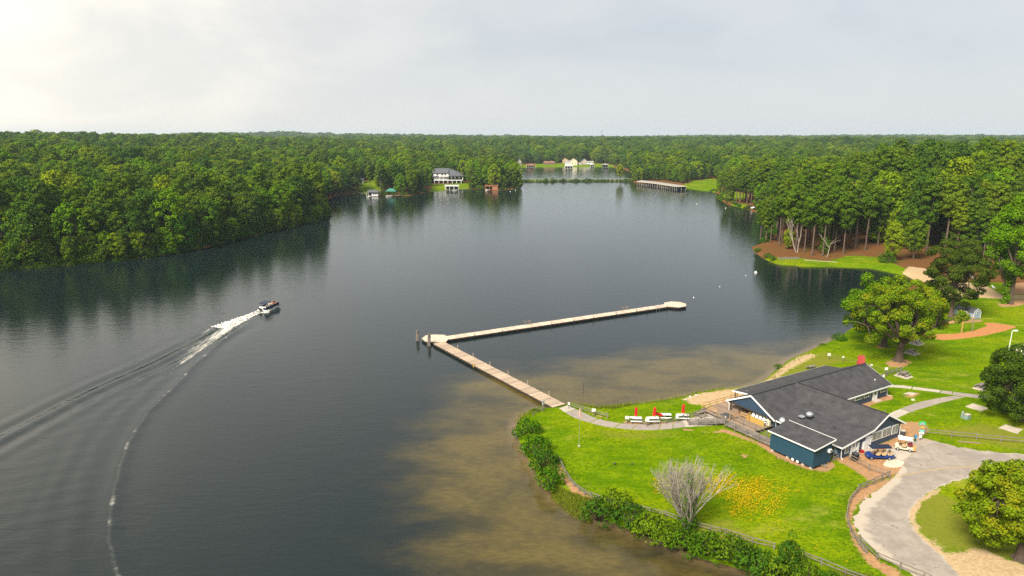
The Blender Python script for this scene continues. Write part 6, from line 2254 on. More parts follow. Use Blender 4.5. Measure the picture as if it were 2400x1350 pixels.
for k, (px, py, s) in enumerate(((2384, 826, 0.8), (2392, 828, 0.9), (2400, 824, 0.8), (2396, 836, 0.7), (2388, 838, 0.6), (2404, 816, 0.8))):
    boulder('pale boulder in the heap inside the black fence', px, py, s, k, 1.0, 'boulders inside the black fence')
for k, (px, py, s, lab) in enumerate(((1607, 938, 0.26, 'small pale rock at the waterline by the sand'), (1618, 932, 0.3, 'pale rock in the weeds at the edge of the sand'), (1632, 928, 0.28, 'low pale rock nearest the porch on the shore'),
                                      (1657, 958, 0.45, 'white rock at the corner of the deck railing'), (2140, 938, 0.3, 'small white stone on the lawn below the bare patch'))):
    boulder(lab, px, py, s, 20 + k)


# chairs: white garden chairs on the deck and loungers on the sand
def garden_chair(label, loc, rz, group=None, recl=0.0, mat='white'):
    t = thing('garden_chair', label, 'chair', loc, rz, group)
    m = MT[mat]
    MB().box((0, 0, 0.42), (0.5, 0.48, 0.05)).build('seat', m, t)
    MB().bar((0, 0.22, 0.42), (0, 0.34 + recl, 0.98), 0.48, 0.05).build('backrest', m, t)
    for x in (-0.22, 0.22):
        for y in (-0.2, 0.2):
            MB().box((x, y, 0.2), (0.05, 0.05, 0.42)).build('leg', m, t)
        MB().box((x * 1.15, 0, 0.64), (0.06, 0.46, 0.04)).build('armrest', m, t)
    return t


for k in range(5):
    garden_chair('white chair in the row on the deck under the lake gable', bw(-0.75, 12.7 + 0.7 * k, 0.64), TH - math.pi / 2, 'white chairs on the deck')
for px, py, rz, lab in ((2279, 652, 0.5, 'white lounger farthest back on the sandy strip'), (2308, 664, 1.2, 'white lounger nearest the ivy wrapped tree'), (2316, 668, 2.0, 'white lounger turned towards the lake by the sandy path'), (2330, 677, 0.3, 'white lounger in front of the dark hedge')):
    q = garden_chair(lab, G(px, py), rz, None, 0.35)
    q.scale = (1.1, 1.3, 1.0)
t = ground_thing('planter', 'small teal planter tub at the ramp bend', 'planter', 1700, 990, 0, 1.0)
MB().lathe([(0.22, 0), (0.30, 0.55), (0.33, 0.6)], n=12).build('tub', M('teal_plastic', (0.02, 0.16, 0.16), 0.5, 0.1), t)
MB().lathe([(0.1, 0.6), (0.22, 0.85), (0.12, 1.05), (0.02, 1.15)], n=8).build('plant', MT['stone'], t)
t = ground_thing('trash_can', 'small dark green bin below the deck corner', 'trash can', 1675, 974, 0, 1.0)
MB().lathe([(0.24, 0), (0.28, 0.7), (0.28, 0.75)], n=12).build('barrel', MT['green'], t)
MB().lathe([(0.30, 0.75), (0.28, 0.84), (0.08, 0.88)], n=12).build('lid', MT['stone'], t)
# ------------------------------------------------------------------ the swimming dock
def build_dock():
    D = thing('dock', 'long pale floating dock bent in a V round the swimming area', 'dock', (0, 0, 0))
    zt = 0.62
    a, b = G(1028, 803, zt), G(1311, 951, zt)
    c, d = G(1046, 792, zt), G(1564, 715.5, zt)
    dirs = {}
    for key, (p, q, w, mat, n, m) in {'near': (a, b, 2.75, MT['dock'], 7, 'dock'), 'far': (c, d, 2.75, MT['dockpale'], 10, 'dockpale')}.items():
        v = (q - p).normalized()
        s = Vector((-v.y, v.x, 0))
        dirs[key] = (p, q, v, s, w)
        for k in range(n):
            e0, e1 = p.lerp(q, k / n), p.lerp(q, (k + 1) / n)
            e1 = e1 - v * 0.06
            pl = planks(D, 'deck_planks', e0, e1, w, zt + random.Random(k).uniform(-0.012, 0.012), 0.05, mat, 0.30, 0.025)
            MB().bar(e0 + s * w / 2 + Vector((0, 0, -0.22)), e1 + s * w / 2 + Vector((0, 0, -0.22)), 0.06, 0.34).bar(e0 - s * w / 2 + Vector((0, 0, -0.22)), e1 - s * w / 2 + Vector((0, 0, -0.22)), 0.06, 0.34).build('skirt', MT['darkwood'], D)
            MB().bar(e0 + Vector((0, 0, -0.42)), e1 + Vector((0, 0, -0.42)), w * 0.86, 0.62).build('float', MT['black'], D)

    def deck(name, px):
        pts = GL(px, zt)
        m = sum(pts, Vector()) / len(pts)
        pts.sort(key=lambda p: math.atan2(p.y - m.y, p.x - m.x))
        o = sheet(name, pts, zt + 0.012, MT['dockpale'], None, None, D, th=0.06)
        sheet('float', [m + (p - m) * 0.93 for p in pts], zt - 0.06, MT['black'], None, None, D, th=0.75)
        mb = MB()
        for p, q in zip(pts, pts[1:] + pts[:1]):
            mb.bar(p + Vector((0, 0, -0.2)), q + Vector((0, 0, -0.2)), 0.07, 0.34)
        mb.build('skirt', MT['darkwood'], D)
    deck('platform', [(988.5, 793.5), (997.5, 786), (1017, 784), (1042, 784.8), (1053, 792), (1045, 801.5), (1011, 802), (997, 800)])
    deck('platform', [(1556, 709.5), (1573, 706.5), (1594, 707.8), (1608, 712), (1608, 717.6), (1592, 720.5), (1567, 718.5), (1558, 716)])
    p, q, v, s, w = dirs['near']
    for f in (0.14, 0.29, 0.44, 0.59, 0.74, 0.89):
        e = p.lerp(q, f) + s * (w / 2 + 0.05)
        MB().box((e.x, e.y, 0.75), (0.16, 0.16, 1.3)).build('mooring_post', MT['whitewood'], D)
    e = p.lerp(q, 0.40) - s * (w / 2 + 0.05)
    MB().box((e.x, e.y, 0.6), (0.3, 0.3, 0.7)).build('mooring_post', MT['yellowwood'], D)
    p, q, v, s, w = dirs['far']
    for f in (0.10, 0.21, 0.42, 0.52, 0.61, 0.72, 0.82, 0.88, 0.98):
        e = p.lerp(q, f) - s * (w / 2 + 0.05)
        MB().box((e.x, e.y, 0.7), (0.11, 0.11, 1.1)).build('mooring_post', MT['darkwood'], D)
    for f in (0.335, 0.79):
        e = p.lerp(q, f) + s * (w * 0.2)
        r = MB()
        for k in (-1, 1):
            g = e + v * 0.75 * k
            r.tube([g + Vector((0, 0, 0.0)), g + Vector((0, 0, 1.0)), g + s * 0.9 + Vector((0, 0, 1.0)), g + s * 1.3 + Vector((0, 0, -0.8))], 0.05, 6)
        r.bar(e - v * 0.75 + Vector((0, 0, 0.95)), e + v * 0.75 + Vector((0, 0, 0.95)), 0.06, 0.10)
        r.build('swim_ladder', MT['wood'], D)
    for k in (0.925, 0.94):
        e = p.lerp(q, k) - s * (w / 2 + 0.1)
        MB().tube([e + Vector((0, 0, -0.9)), e + Vector((0, 0, 1.0)), e + s * 0.5 + Vector((0, 0, 1.05)), e + s * 0.6], 0.03, 6).build('ladder_rail', MT['metal'], D)
    return D


build_dock()
for px, py, h, lab in ((979.5, 798, 2.6, 'bundle of wooden piles standing clear of the dock corner'), (1006.5, 810, 2.9, 'bundle of wooden piles touching the dock corner platform')):
    o = G(px, py, 0)
    t = thing('dolphin_pile', lab, 'pile', o)
    for k in range(6):
        w = k * math.pi / 3
        r0, r1 = (0.42, 0.20) if k else (0.0, 0.0)
        hh = h * (1.0 if k == 0 else 0.86 + 0.1 * math.sin(k * 2.1))
        MB().tube([(r0 * math.cos(w), r0 * math.sin(w), -1.5), (r1 * math.cos(w), r1 * math.sin(w), hh)], [0.17, 0.15], 7).build('pole', MT['greywood'], t)
    MB().lathe([(0.40, h * 0.72), (0.40, h * 0.76)], n=12).build('band', MT['darkgrey'], t)
t = thing('stake', 'thin wooden stake alone in the shallows beside the dock', 'stake', G(1366, 921, 0))
MB().tube([(0, 0, -0.8), (0.04, 0.02, 0.9), (0.08, 0.0, 1.9)], [0.06, 0.055, 0.035], 6).build('stick', MT['darkwood'], t)
for px, py, r, lab in ((1626, 698, 0.24, 'white buoy just beyond the end of the dock'), (1687, 672, 0.20, 'small white buoy between the dock end and the point'), (1748, 646, 0.20, 'small white buoy near the floating board off the point'),
                       (1196, 449, 0.45, 'white buoy off the orange boathouse point, left one'), (1208, 446, 0.45, 'white buoy off the orange boathouse point, right one'), (1633, 478, 0.4, 'white buoy in front of the far right lawn'),
                       (1701, 488, 0.4, 'white buoy near the right bank below the timber wall'), (1229, 432, 0.5, 'white marker buoy at the left end of the causeway')):
    r *= 0.75
    t = thing('buoy', lab, 'buoy', G(px, py, 0))
    MB().lathe([(0.02, -r * 0.5), (r * 0.8, -r * 0.3), (r, r * 0.3), (r * 0.75, r * 0.9), (r * 0.25, r * 1.25), (r * 0.18, r * 1.7)], n=12).build('float', MT['white'], t, smooth=True)
    MB().tube([(0, 0, r * 1.6), (0, 0, r * 1.9)], r * 0.1, 6).build('ring', MT['darkgrey'], t)
t = thing('floating_board', 'white floating sign board tilted off the wooded point', 'sign', G(1771, 640, 0), 0.5)
t.scale = (0.65, 0.65, 0.65)
MB().box((0, 0, 0.05), (1.5, 0.9, 0.25)).build('float', MT['white'], t)
MB().slab([(-0.7, -0.2, 0.15), (0.7, -0.2, 0.15), (0.7, 0.25, 1.0), (-0.7, 0.25, 1.0)], 0.05).build('board', MT['white'], t)


# ------------------------------------------------------------------ the pontoon boat and the people on it
def person(label, loc, rz, shirt, legs, standing=False):
    """a figure grown from a jointed skeleton; seated unless standing"""
    hip = 0.92 if standing else 0.48
    kn = [(0.02, 0.10, 0.50), (0.02, -0.10, 0.50)] if standing else [(0.42, 0.11, 0.50), (0.42, -0.11, 0.50)]
    ft = [(0.0, 0.11, 0.06), (0.0, -0.11, 0.06)] if standing else [(0.44, 0.12, 0.06), (0.44, -0.12, 0.06)]
    v = [(0, 0, hip), (-0.02, 0, hip + 0.26), (-0.02, 0, hip + 0.47), (0, 0, hip + 0.58), (0.02, 0, hip + 0.70), (0.02, 0, hip + 0.80),
         (0, 0.19, hip + 0.47), (0.06, 0.26, hip + 0.22), (0.26, 0.22, hip + 0.14), (0, -0.19, hip + 0.47), (0.06, -0.26, hip + 0.22), (0.26, -0.22, hip + 0.14),
         (0.0, 0.10, hip - 0.03), kn[0], ft[0], (ft[0][0] + 0.16, ft[0][1], 0.03), (0.0, -0.10, hip - 0.03), kn[1], ft[1], (ft[1][0] + 0.16, ft[1][1], 0.03)]
    r = [0.15, 0.14, 0.15, 0.06, 0.10, 0.095, 0.07, 0.05, 0.04, 0.07, 0.05, 0.04, 0.10, 0.07, 0.045, 0.04, 0.10, 0.07, 0.045, 0.04]
    e = [(0, 1), (1, 2), (2, 3), (3, 4), (4, 5), (2, 6), (6, 7), (7, 8), (2, 9), (9, 10), (10, 11), (0, 12), (12, 13), (13, 14), (14, 15), (0, 16), (16, 17), (17, 18), (18, 19)]
    t = thing('person', label, 'person', loc, rz)

    def skin(name, ids, edges, mat, grow=0.0):
        me = bpy.data.meshes.new(name)
        m = {i: k for k, i in enumerate(ids)}
        me.from_pydata([v[i] for i in ids], [(m[a], m[b]) for a, b in edges], [])
        me.materials.append(mat)
        o = link(name, me, t)
        sk = o.modifiers.new('skin', 'SKIN')
        sk.use_smooth_shade = True
        for i in ids:
            d = me.skin_vertices[0].data[m[i]]
            d.radius = (r[i] + grow, r[i] + grow)
            d.use_root = (i == ids[0])
        sb = o.modifiers.new('smooth', 'SUBSURF')
        sb.levels = sb.render_levels = 1
    skin('body', list(range(20)), e, MT['skin'])
    skin('shirt', [1, 0, 2, 6, 9], [(0, 1), (1, 2), (2, 6), (2, 9)], shirt, 0.022)
    skin('shorts', [0, 12, 16, 13, 17], [(0, 12), (0, 16), (12, 13), (16, 17)], legs, 0.02)
    MB().lathe([(0.02, 0.02), (0.075, 0.0), (0.107, -0.06), (0.10, -0.11)], (0.01, 0, hip + 0.90), 10).build('hair', MT['darkwood'], t, smooth=True)


def build_boat():
    st, bo = G(614.5, 729.5, 0.2), G(648.5, 717.0, 0.2)
    d = bo - st
    ang = math.atan2(d.y, d.x)
    c = (st + bo) / 2
    c.z = 0.0
    L, W = 6.9, 2.6
    B = thing('pontoon_boat', 'navy sided pontoon boat with dark bimini speeding across the lake', 'boat', c, ang)
    B.rotation_euler = (0, math.radians(-3.0), ang)
    h = L / 2
    for y in (-0.95, 0, 0.95):
        mb = MB()
        mb.tube([(-h, y, 0.22), (-h + 0.15, y, 0.22), (h - 1.0, y, 0.22), (h - 0.4, y, 0.32), (h - 0.02, y, 0.52)], [0.30, 0.36, 0.36, 0.27, 0.06], 12)
        mb.build('pontoon', MT['white'], B, smooth=True)
    MB().box((-0.1, 0, 0.62), (L - 0.3, W, 0.14)).build('deck', MT['white'], B)
    MB().box((-0.1, 0, 0.50), (L - 0.3, W + 0.06, 0.09)).build('rub_rail', MT['navy'], B)
    out = [(-h + 0.5, -W / 2 + 0.05), (h - 0.75, -W / 2 + 0.05), (h - 0.35, -W / 2 + 0.45), (h - 0.35, W / 2 - 0.45), (h - 0.75, W / 2 - 0.05), (-h + 0.5, W / 2 - 0.05)]
    for (x0, y0), (x1, y1) in zip(out, out[1:]):
        MB().bar((x0, y0, 1.06), (x1, y1, 1.06), 0.05, 0.78).build('side_panel', MT['navy'], B)
        MB().bar((x0, y0, 1.48), (x1, y1, 1.48), 0.05, 0.05).build('top_rail', MT['metal'], B)
    MB().bar((-h + 0.5, -W / 2 + 0.05, 1.02), (-h + 0.5, -0.3, 1.02), 0.05, 0.62).build('side_panel', MT['navy'], B)
    for x, y, sx, sy in ((h - 1.5, -0.95, 1.9, 0.55), (h - 1.5, 0.95, 1.9, 0.55), (-h + 1.3, 0.2, 0.6, 1.9), (-0.2, -0.95, 1.1, 0.55)):
        s = MB().box((x, y, 0.92), (sx, sy, 0.45)).build('bench', MT['cream'], B)
        if sx > sy:
            MB().box((x, y + math.copysign(sy * 0.42, y), 1.22), (sx, 0.14, 0.4)).build('cushion', MT['white'], s)
        else:
            MB().box((x - 0.28, y, 1.22), (0.14, sy, 0.4)).build('cushion', MT['white'], s)
    k = MB().slab([(-0.4, 0.5, 0.69), (0.25, 0.5, 0.69), (0.15, 0.5, 1.45), (-0.25, 0.5, 1.45)], 0.6, (0, 1, 0)).build('console', MT['white'], B)
    MB().slab([(0.15, 0.52, 1.45), (0.15, 1.08, 1.45), (0.02, 1.05, 1.75), (0.02, 0.55, 1.75)], 0.02).build('windscreen', MT['glass'], k)
    # bimini over the stern half
    n = 8
    top = [(-h + 0.6 + 3.1 * i / n, 2.30 + 0.16 * math.sin(math.pi * i / n)) for i in range(n + 1)]
    mb = MB()
    for (x0, z0), (x1, z1) in zip(top, top[1:]):
        mb.slab([(x0, -W * 0.46, z0), (x1, -W * 0.46, z1), (x1, W * 0.46, z1), (x0, W * 0.46, z0)], 0.05, (0, 0, 1))
    mb.build('bimini', MT['navy'], B)
    for y in (-W * 0.45, W * 0.45):
        MB().tube([(-0.9, y, 1.36), (-h + 0.7, y, 2.30)], 0.022, 5).build('bimini_pole', MT['metal'], B)
        MB().tube([(-0.9, y, 1.36), (0.2, y, 2.30)], 0.022, 5).build('bimini_pole', MT['metal'], B)
    m = MB().slab([(-h - 0.55, -0.22, 0.75), (-h + 0.1, -0.22, 0.75), (-h + 0.05, -0.22, 1.25), (-h - 0.45, -0.22, 1.30)], 0.44, (0, 1, 0)).build('outboard_motor', MT['black'], B)
    MB().box((-h - 0.2, 0, 0.35), (0.25, 0.14, 0.9)).build('drive_leg', MT['darkgrey'], m)
    R = Matrix.Rotation(ang, 3, 'Z')

    def on(x, y, z):
        return c + R @ Vector((x, y, z))
    person('person in a red top seated on the starboard bow bench of the boat', on(h - 1.35, -0.85, 0.78), ang + 1.57, MT['cloth_red'], MT['cloth_dark'])
    person('person in a dark top seated furthest forward in the boat', on(h - 2.1, 0.85, 0.78), ang - 1.57, MT['cloth_dark'], MT['cloth_white'])
    person('person in a white top standing at the console of the boat', on(-0.7, 0.75, 0.68), ang, MT['cloth_white'], MT['cloth_dark'], True)
    person('bare shouldered person seated on the port bow bench of the boat', on(h - 0.95, 0.80, 0.80), ang - 1.4, MT['beige'], MT['cloth_red'])


build_boat()


# spray thrown up behind the outboard: a low heap of broken water
def build_spray():
    st = G(612, 730.5, 0)
    d = (G(590, 739, 0) - st).normalized()
    s = Vector((-d.y, d.x, 0))
    rng = np.random.default_rng(3)
    n = 5200
    u = rng.uniform(0, 1, n) ** 1.6 * 17
    w = (0.55 + 0.085 * u)
    y = rng.normal(size=n) * w * 0.6
    z = np.abs(rng.normal(size=n)) * (0.34 * np.exp(-u / 7) + 0.04) * np.exp(-(y / w) ** 2)
    X = st.x + d.x * u + s.x * y
    Y = st.y + d.y * u + s.y * y
    # bow spray along the near side
    b0 = G(646, 720, 0)
    k = 700
    uu = rng.uniform(0, 1, k)
    e = (G(622, 735, 0) - b0)
    X = np.concatenate([X, b0.x + e.x * uu + rng.normal(size=k) * 0.25 + s.x * 0.0])
    Y = np.concatenate([Y, b0.y + e.y * uu + rng.normal(size=k) * 0.25])
    z = np.concatenate([z, np.abs(rng.normal(size=k)) * 0.16])
    P = np.column_stack([X, Y, z + 0.05])
    me = leaf_mesh('wake_spray', P, rng.normal(size=P.shape) * 0.5 + np.array([0, 0, 1.0]), 0.26, M('white_spray', (0.78, 0.76, 0.70), 0.9, 0.06), rng, 0.9)
    tag(link('wake_spray', me), 'white water churned up behind the pontoon boat', 'spray', kind='stuff')


build_spray()


# ------------------------------------------------------------------ far shores
def far(name, label, cat, px, py, z=0.9, rz=0.0, group=None):
    return thing(name, label, cat, G(px, py, z), rz, group)


def hip(mb, x0, x1, y0, y1, z, h, over=0.6, ridge=0.35):
    x0, x1, y0, y1 = x0 - over, x1 + over, y0 - over, y1 + over
    ym = (y0 + y1) / 2
    i = (y1 - y0) / 2 * (ridge / 0.5)
    vs = [(x0, y0, z), (x1, y0, z), (x1, y1, z), (x0, y1, z), (x0 + i, ym, z + h), (x1 - i, ym, z + h)]
    return mb.add(vs, [(0, 1, 5, 4), (1, 2, 5), (2, 3, 4, 5), (3, 0, 4), (3, 2, 1, 0)])


def gable(mb, x0, x1, y0, y1, z, h, over=0.4, th=0.25, along='x'):
    if along == 'x':
        ym = (y0 + y1) / 2
        mb.slab([(x0 - over, y0 - over, z - 0.2), (x1 + over, y0 - over, z - 0.2), (x1 + over, ym, z + h), (x0 - over, ym, z + h)], th, (0, 0, 1))
        mb.slab([(x0 - over, ym, z + h), (x1 + over, ym, z + h), (x1 + over, y1 + over, z - 0.2), (x0 - over, y1 + over, z - 0.2)], th, (0, 0, 1))
    else:
        xm = (x0 + x1) / 2
        mb.slab([(x0 - over, y0 - over, z - 0.2), (xm, y0 - over, z + h), (xm, y1 + over, z + h), (x0 - over, y1 + over, z - 0.2)], th, (0, 0, 1))
        mb.slab([(xm, y0 - over, z + h), (x1 + over, y0 - over, z - 0.2), (x1 + over, y1 + over, z - 0.2), (xm, y1 + over, z + h)], th, (0, 0, 1))
    return mb


def win(root, x, y, z, w, h, n=1, mat='glass'):
    f = MB().box((x, y - 0.05, z), (w, 0.12, h)).build('window', MT['white'], root)
    for k in range(n):
        s = w / n
        MB().box((x - w / 2 + s * (k + 0.5), y - 0.12, z), (s * 0.84, 0.06, h * 0.88)).build('pane', MT[mat], f)


H = far('lake_house', 'large white lake house with dark hipped roof and blue glazed front across the lake', 'house', 1013, 432, 1.0)
wh = MT['white']
for (x, y, z), (sx, sy, sz) in (((8.5, 7, 9.0), (14.6, 10, 3.4)), ((15.5, 8, 5.6), (28, 11, 3.6)), ((22.4, 8.2, 6.0), (13.4, 11.4, 3.8)), ((15.3, 9.5, 2.0), (27, 8.5, 3.8))):
    MB().box((x, y, z), (sx, sy, sz)).build('wall', wh, H)
MB().box((15.2, 3.0, 3.78), (27.5, 5.0, 0.35)).build('balcony', wh, H)
MB().box((15.2, 5.15, 1.9), (26.5, 0.2, 3.4)).build('dark_wall', MT['navy'], H)
for k in range(7):
    MB().box((2.2 + k * 4.3, 0.8, 1.9), (0.4, 0.4, 3.8)).build('post', wh, H)
m = MB()
m.slab([(-0.4, 1.2, 10.5), (15.8, 1.2, 10.5), (15.8, 7.0, 14.8), (-0.4, 7.0, 14.8)], 0.3, (0, 0, 1)).slab([(-0.4, 7, 14.8), (15.8, 7, 14.8), (15.8, 13, 10.5), (-0.4, 13, 10.5)], 0.3, (0, 0, 1))
m.build('roof', MT['roofgrey'], H)
m = MB()
m.slab([(15.8, 1.6, 7.9), (30.0, 1.6, 7.9), (24.0, 7.0, 12.0), (15.8, 7.0, 14.6)], 0.3, (0, 0, 1)).slab([(30.0, 1.6, 7.9), (30.2, 14, 7.9), (24.0, 7.0, 12.0)], 0.3, (0, 0, 1)).slab([(15.8, 7, 14.6), (24, 7, 12.0), (30.2, 14, 7.9), (15.8, 14, 7.9)], 0.3, (0, 0, 1))
m.build('roof', MT['roofgrey'], H)
MB().slab([(0.5, 0.4, 6.8), (6.2, 0.4, 6.8), (6.2, 3.0, 8.4), (0.5, 3.0, 8.4)], 0.25, (0, 0, 1)).build('porch_roof', MT['roofgrey'], H)
for x in (5.0, 9.5, 12.5):
    win(H, x, 1.95, 9.3, 1.6, 1.6, 2)
for x in (8.9, 11.8, 14.4):
    win(H, x, 2.45, 5.7, 2.4, 2.9, 2)
for x in (18.5, 22.0, 26.0):
    win(H, x, 2.45, 6.4, 1.8, 1.7, 2)
for k in range(6):
    win(H, 4.4 + 4.3 * k, 5.0, 1.9, 3.2, 2.6, 2)
MB().box((15.2, 0.55, 4.5), (27.5, 0.1, 0.12)).build('rail', MT['metal'], H)


def boathouse(name, label, px, py, W, D, h, roof, rh, style, rz=0.0, post='white', cat='boathouse'):
    b = far(name, label, cat, px, py, 0.0, rz)
    pm = MT[post]
    MB().box((W / 2, D / 2, 0.35), (W, D, 0.22)).build('deck', MT['greywood'] if post != 'brick' else pm, b)
    n = max(3, int(W / 2.6))
    for k in range(n):
        for y in (0.15, D - 0.15):
            MB().box((0.15 + (W - 0.3) * k / (n - 1), y, h / 2 - 0.3), (0.26, 0.26, h + 0.6)).build('post', pm, b)
    if style == 'flat':
        MB().box((W / 2, D / 2, h), (W + 0.4, D + 0.4, 0.3)).build('upper_deck', pm, b)
        for z in (0.55, 1.05):
            r = MB()
            for p, q in (((0, 0), (W, 0)), ((W, 0), (W, D)), ((0, D), (0, 0))):
                r.bar((*p, h + z), (*q, h + z), 0.10, 0.14)
            r.build('rail', pm, b)
        for k in range(n + 2):
            MB().box((W * k / (n + 1), 0, h + 0.65), (0.22, 0.22, 1.3)).build('rail_post', pm, b)
    elif style == 'hip':
        hip(MB(), 0, W, 0, D, h, rh, 0.7).build('roof', roof, b)
    else:
        gable(MB(), 0, W, 0, D, h, rh, 0.5, 0.2, style[-1]).build('roof', roof, b)
    MB().box((W / 2, D - 0.1, h * 0.55), (W * 0.9, 0.12, h * 0.75)).build('back_wall', MT['darkwood'] if post != 'white' else MT['darkgrey'], b)
    return b


b = boathouse('boathouse', 'two storey white boathouse with roof deck rails before the white lake house', 1043, 447, 11.8, 7, 4.0, None, 0, 'flat')
b = boathouse('boathouse', 'white boathouse with grey hipped roof on the left far shore', 859, 461, 9.2, 7, 3.4, MT['roofgrey'], 1.7, 'hip')
MB().box((6.4, 0.1, 1.3), (4.6, 0.2, 1.6)).build('side_wall', MT['white'], b)
win(b, 5.4, 0.0, 1.9, 1.0, 1.0)
win(b, 7.4, 0.0, 1.9, 1.0, 1.0)
b = boathouse('boathouse', 'open boathouse with green metal roof on the left far shore', 905, 458, 7.6, 7, 3.2, MT['roofgreen'], 2.2, 'hip', post='greywood')
b = boathouse('boathouse', 'orange brown timber boathouse with flat roof deck on the wooded point', 1137, 446, 11.2, 6.5, 3.6, None, 0, 'flat', post='brick')
MB().box((8.6, 0.2, 1.8), (4.6, 0.2, 2.6)).build('side_wall', MT['brick'], b)


def motorboat(label, px, py, L=5.5, rz=0.0, hull='white', group=None):
    t = far('motorboat', label, 'boat', px, py, 0.0, rz, group)
    W = L * 0.34
    sec = []
    for f, w, zk, zd in ((0.0, 0.9, 0.0, 0.75), (0.35, 1.0, -0.05, 0.75), (0.7, 0.85, 0.0, 0.85), (0.92, 0.42, 0.25, 0.95), (1.0, 0.04, 0.7, 1.0)):
        x = -L / 2 + L * f
        sec.append([(x, -W / 2 * w, zd), (x, -W / 2 * w * 0.8, zk + 0.2), (x, 0, zk), (x, W / 2 * w * 0.8, zk + 0.2), (x, W / 2 * w, zd)])
    vs = [p for s in sec for p in s]
    fs = [(i * 5 + k, i * 5 + k + 1, (i + 1) * 5 + k + 1, (i + 1) * 5 + k) for i in range(4) for k in range(4)] + [(0, 1, 2, 3, 4)]
    fs += [(i * 5 + 4, i * 5, (i + 1) * 5, (i + 1) * 5 + 4) for i in range(4)]
    MB().add(vs, fs).build('hull', MT[hull], t)
    MB().slab([(0.3, -W * 0.3, 0.85), (0.3, W * 0.3, 0.85), (0.05, W * 0.28, 1.35), (0.05, -W * 0.28, 1.35)], 0.03).build('windscreen', MT['glass'], t)
    MB().box((-L * 0.2, 0, 0.95), (0.5, W * 0.7, 0.4)).build('seat', MT['cream'], t)
    MB().box((-L / 2 - 0.2, 0, 0.7), (0.4, 0.35, 0.7)).build('motor', MT['black'], t)
    return t


motorboat('white motorboat under the green roofed boathouse', 912, 461, 5.5, 0.2)
motorboat('white motorboat in the orange boathouse', 1142, 447, 5.0, 1.2)
motorboat('white motorboat moored inside the grey roofed boathouse', 866, 462.5, 5.0, 1.3)
motorboat('small white boat pulled up by the left far lawn', 838, 449, 4.5, 0.1)
motorboat('white boat in the white two storey boathouse', 1066, 447.5, 5.0, 0.3)


def pier(label, a, b, w=1.6, mat='greywood', z=0.6):
    p, q = G(*a, z), G(*b, z)
    t = thing('pier', label, 'pier', p)
    d = q - p
    planks(t, 'planking', (0, 0), (d.x, d.y), w, 0, 0.1, MT[mat], 0.5, 0.03)
    n = max(2, int(d.length / 4))
    s = Vector((-d.y, d.x, 0)).normalized() * w / 2
    for k in range(n + 1):
        for g in (-1, 1):
            c = d * (k / n) + s * g
            MB().box((c.x, c.y, -0.3), (0.2, 0.2, 1.7)).build('pile', MT['darkwood'], t)


pier('low pale pier linking the grey roofed boathouse to the bank', (828, 451), (860, 453), 1.8)
pier('brown timber pier right of the green roofed boathouse', (927, 458), (941, 457), 3.0, 'wood')
pier('dark timber pier in the cove behind the left forest', (776, 461), (816, 456), 2.2, 'darkwood')
pier('pale landing in front of the white lake house', (1074, 444), (1094, 443), 2.5)
t = far('tarp_shelter', 'bright blue tarp glimpsed between trees at the end of the left forest', 'tarp', 722, 497, 0.8)
MB().slab([(-1.6, -1, 1.2), (1.6, -1, 1.2), (1.6, 0.6, 2.4), (-1.6, 0.6, 2.4)], 0.05).build('sheet', M('blue_tarp', (0.04, 0.28, 0.48), 0.6, 0.1), t)
for x in (-1.5, 1.5):
    MB().box((x, 0.5, 1.1), (0.08, 0.08, 2.4)).build('pole', MT['metal'], t)

# covered boat docks at the far right end of the lake
for k, (a, b, lab) in enumerate((((1494, 433), (1540, 438.5), 'farther of the two long covered boat docks by the causeway'), ((1541, 439), (1586, 446), 'nearer of the two long covered boat docks by the causeway'))):
    p, q = G(*a, 0), G(*b, 0)
    d = q - p
    L = d.length
    t = thing('covered_dock', lab, 'boat dock', p, math.atan2(d.y, d.x), 'covered boat docks')
    W = 9.0
    h = 3.3
    mb = MB()
    mb.slab([(-0.5, -0.6, h), (L + 0.5, -0.6, h), (L + 0.5, W / 2, h + 0.9), (-0.5, W / 2, h + 0.9)], 0.16, (0, 0, 1)).slab([(-0.5, W / 2, h + 0.9), (L + 0.5, W / 2, h + 0.9), (L + 0.5, W + 0.6, h), (-0.5, W + 0.6, h)], 0.16, (0, 0, 1))
    mb.build('roof', MT['roofpale'], t)
    for y in (-0.62, W + 0.62):
        MB().box((L / 2, y, h - 0.1), (L + 1.0, 0.1, 0.42)).build('fascia', MT['cream'], t)
    for x in (-0.52, L + 0.52):
        MB().slab([(x, -0.6, h - 0.3), (x, W + 0.6, h - 0.3), (x, W + 0.6, h + 0.05), (x, W / 2, h + 1.0), (x, -0.6, h + 0.05)], 0.06, (1, 0, 0)).build('gable_board', MT['cream'], t)
    n = 9
    for i in range(n + 1):
        for y in (0, W / 2, W):
            MB().box((L * i / n, y, h / 2 - 0.4), (0.24, 0.24, h + 0.8)).build('post', MT['stone'], t)
        if i < n:
            MB().box((L * (i + 0.0) / n + 0.4, W / 2, 0.5), (0.9, W, 0.15)).build('finger_pier', MT['greywood'], t)
    MB().box((L / 2, W - 0.3, 0.55), (L, 1.4, 0.18)).build('walkway', MT['greywood'], t)
    MB().box((L / 2, W - 0.1, 2.0), (L, 0.1, 2.4)).build('back_wall', MT['darkwood'], t)
    for i in (1, 3, 4, 6, 8):
        g = Matrix.Rotation(math.atan2(d.y, d.x), 3, 'Z') @ Vector((L * (i + 0.5) / n, 3.6, 0)) + p
        m = motorboat('small motorboat berthed under the %s covered dock' % ('farther' if k == 0 else 'nearer'), 1500, 440, 5.5, math.atan2(d.y, d.x) - math.pi / 2, 'white' if i % 2 else 'bluepaint', 'motorboats berthed under the covered docks')
        m.location = g

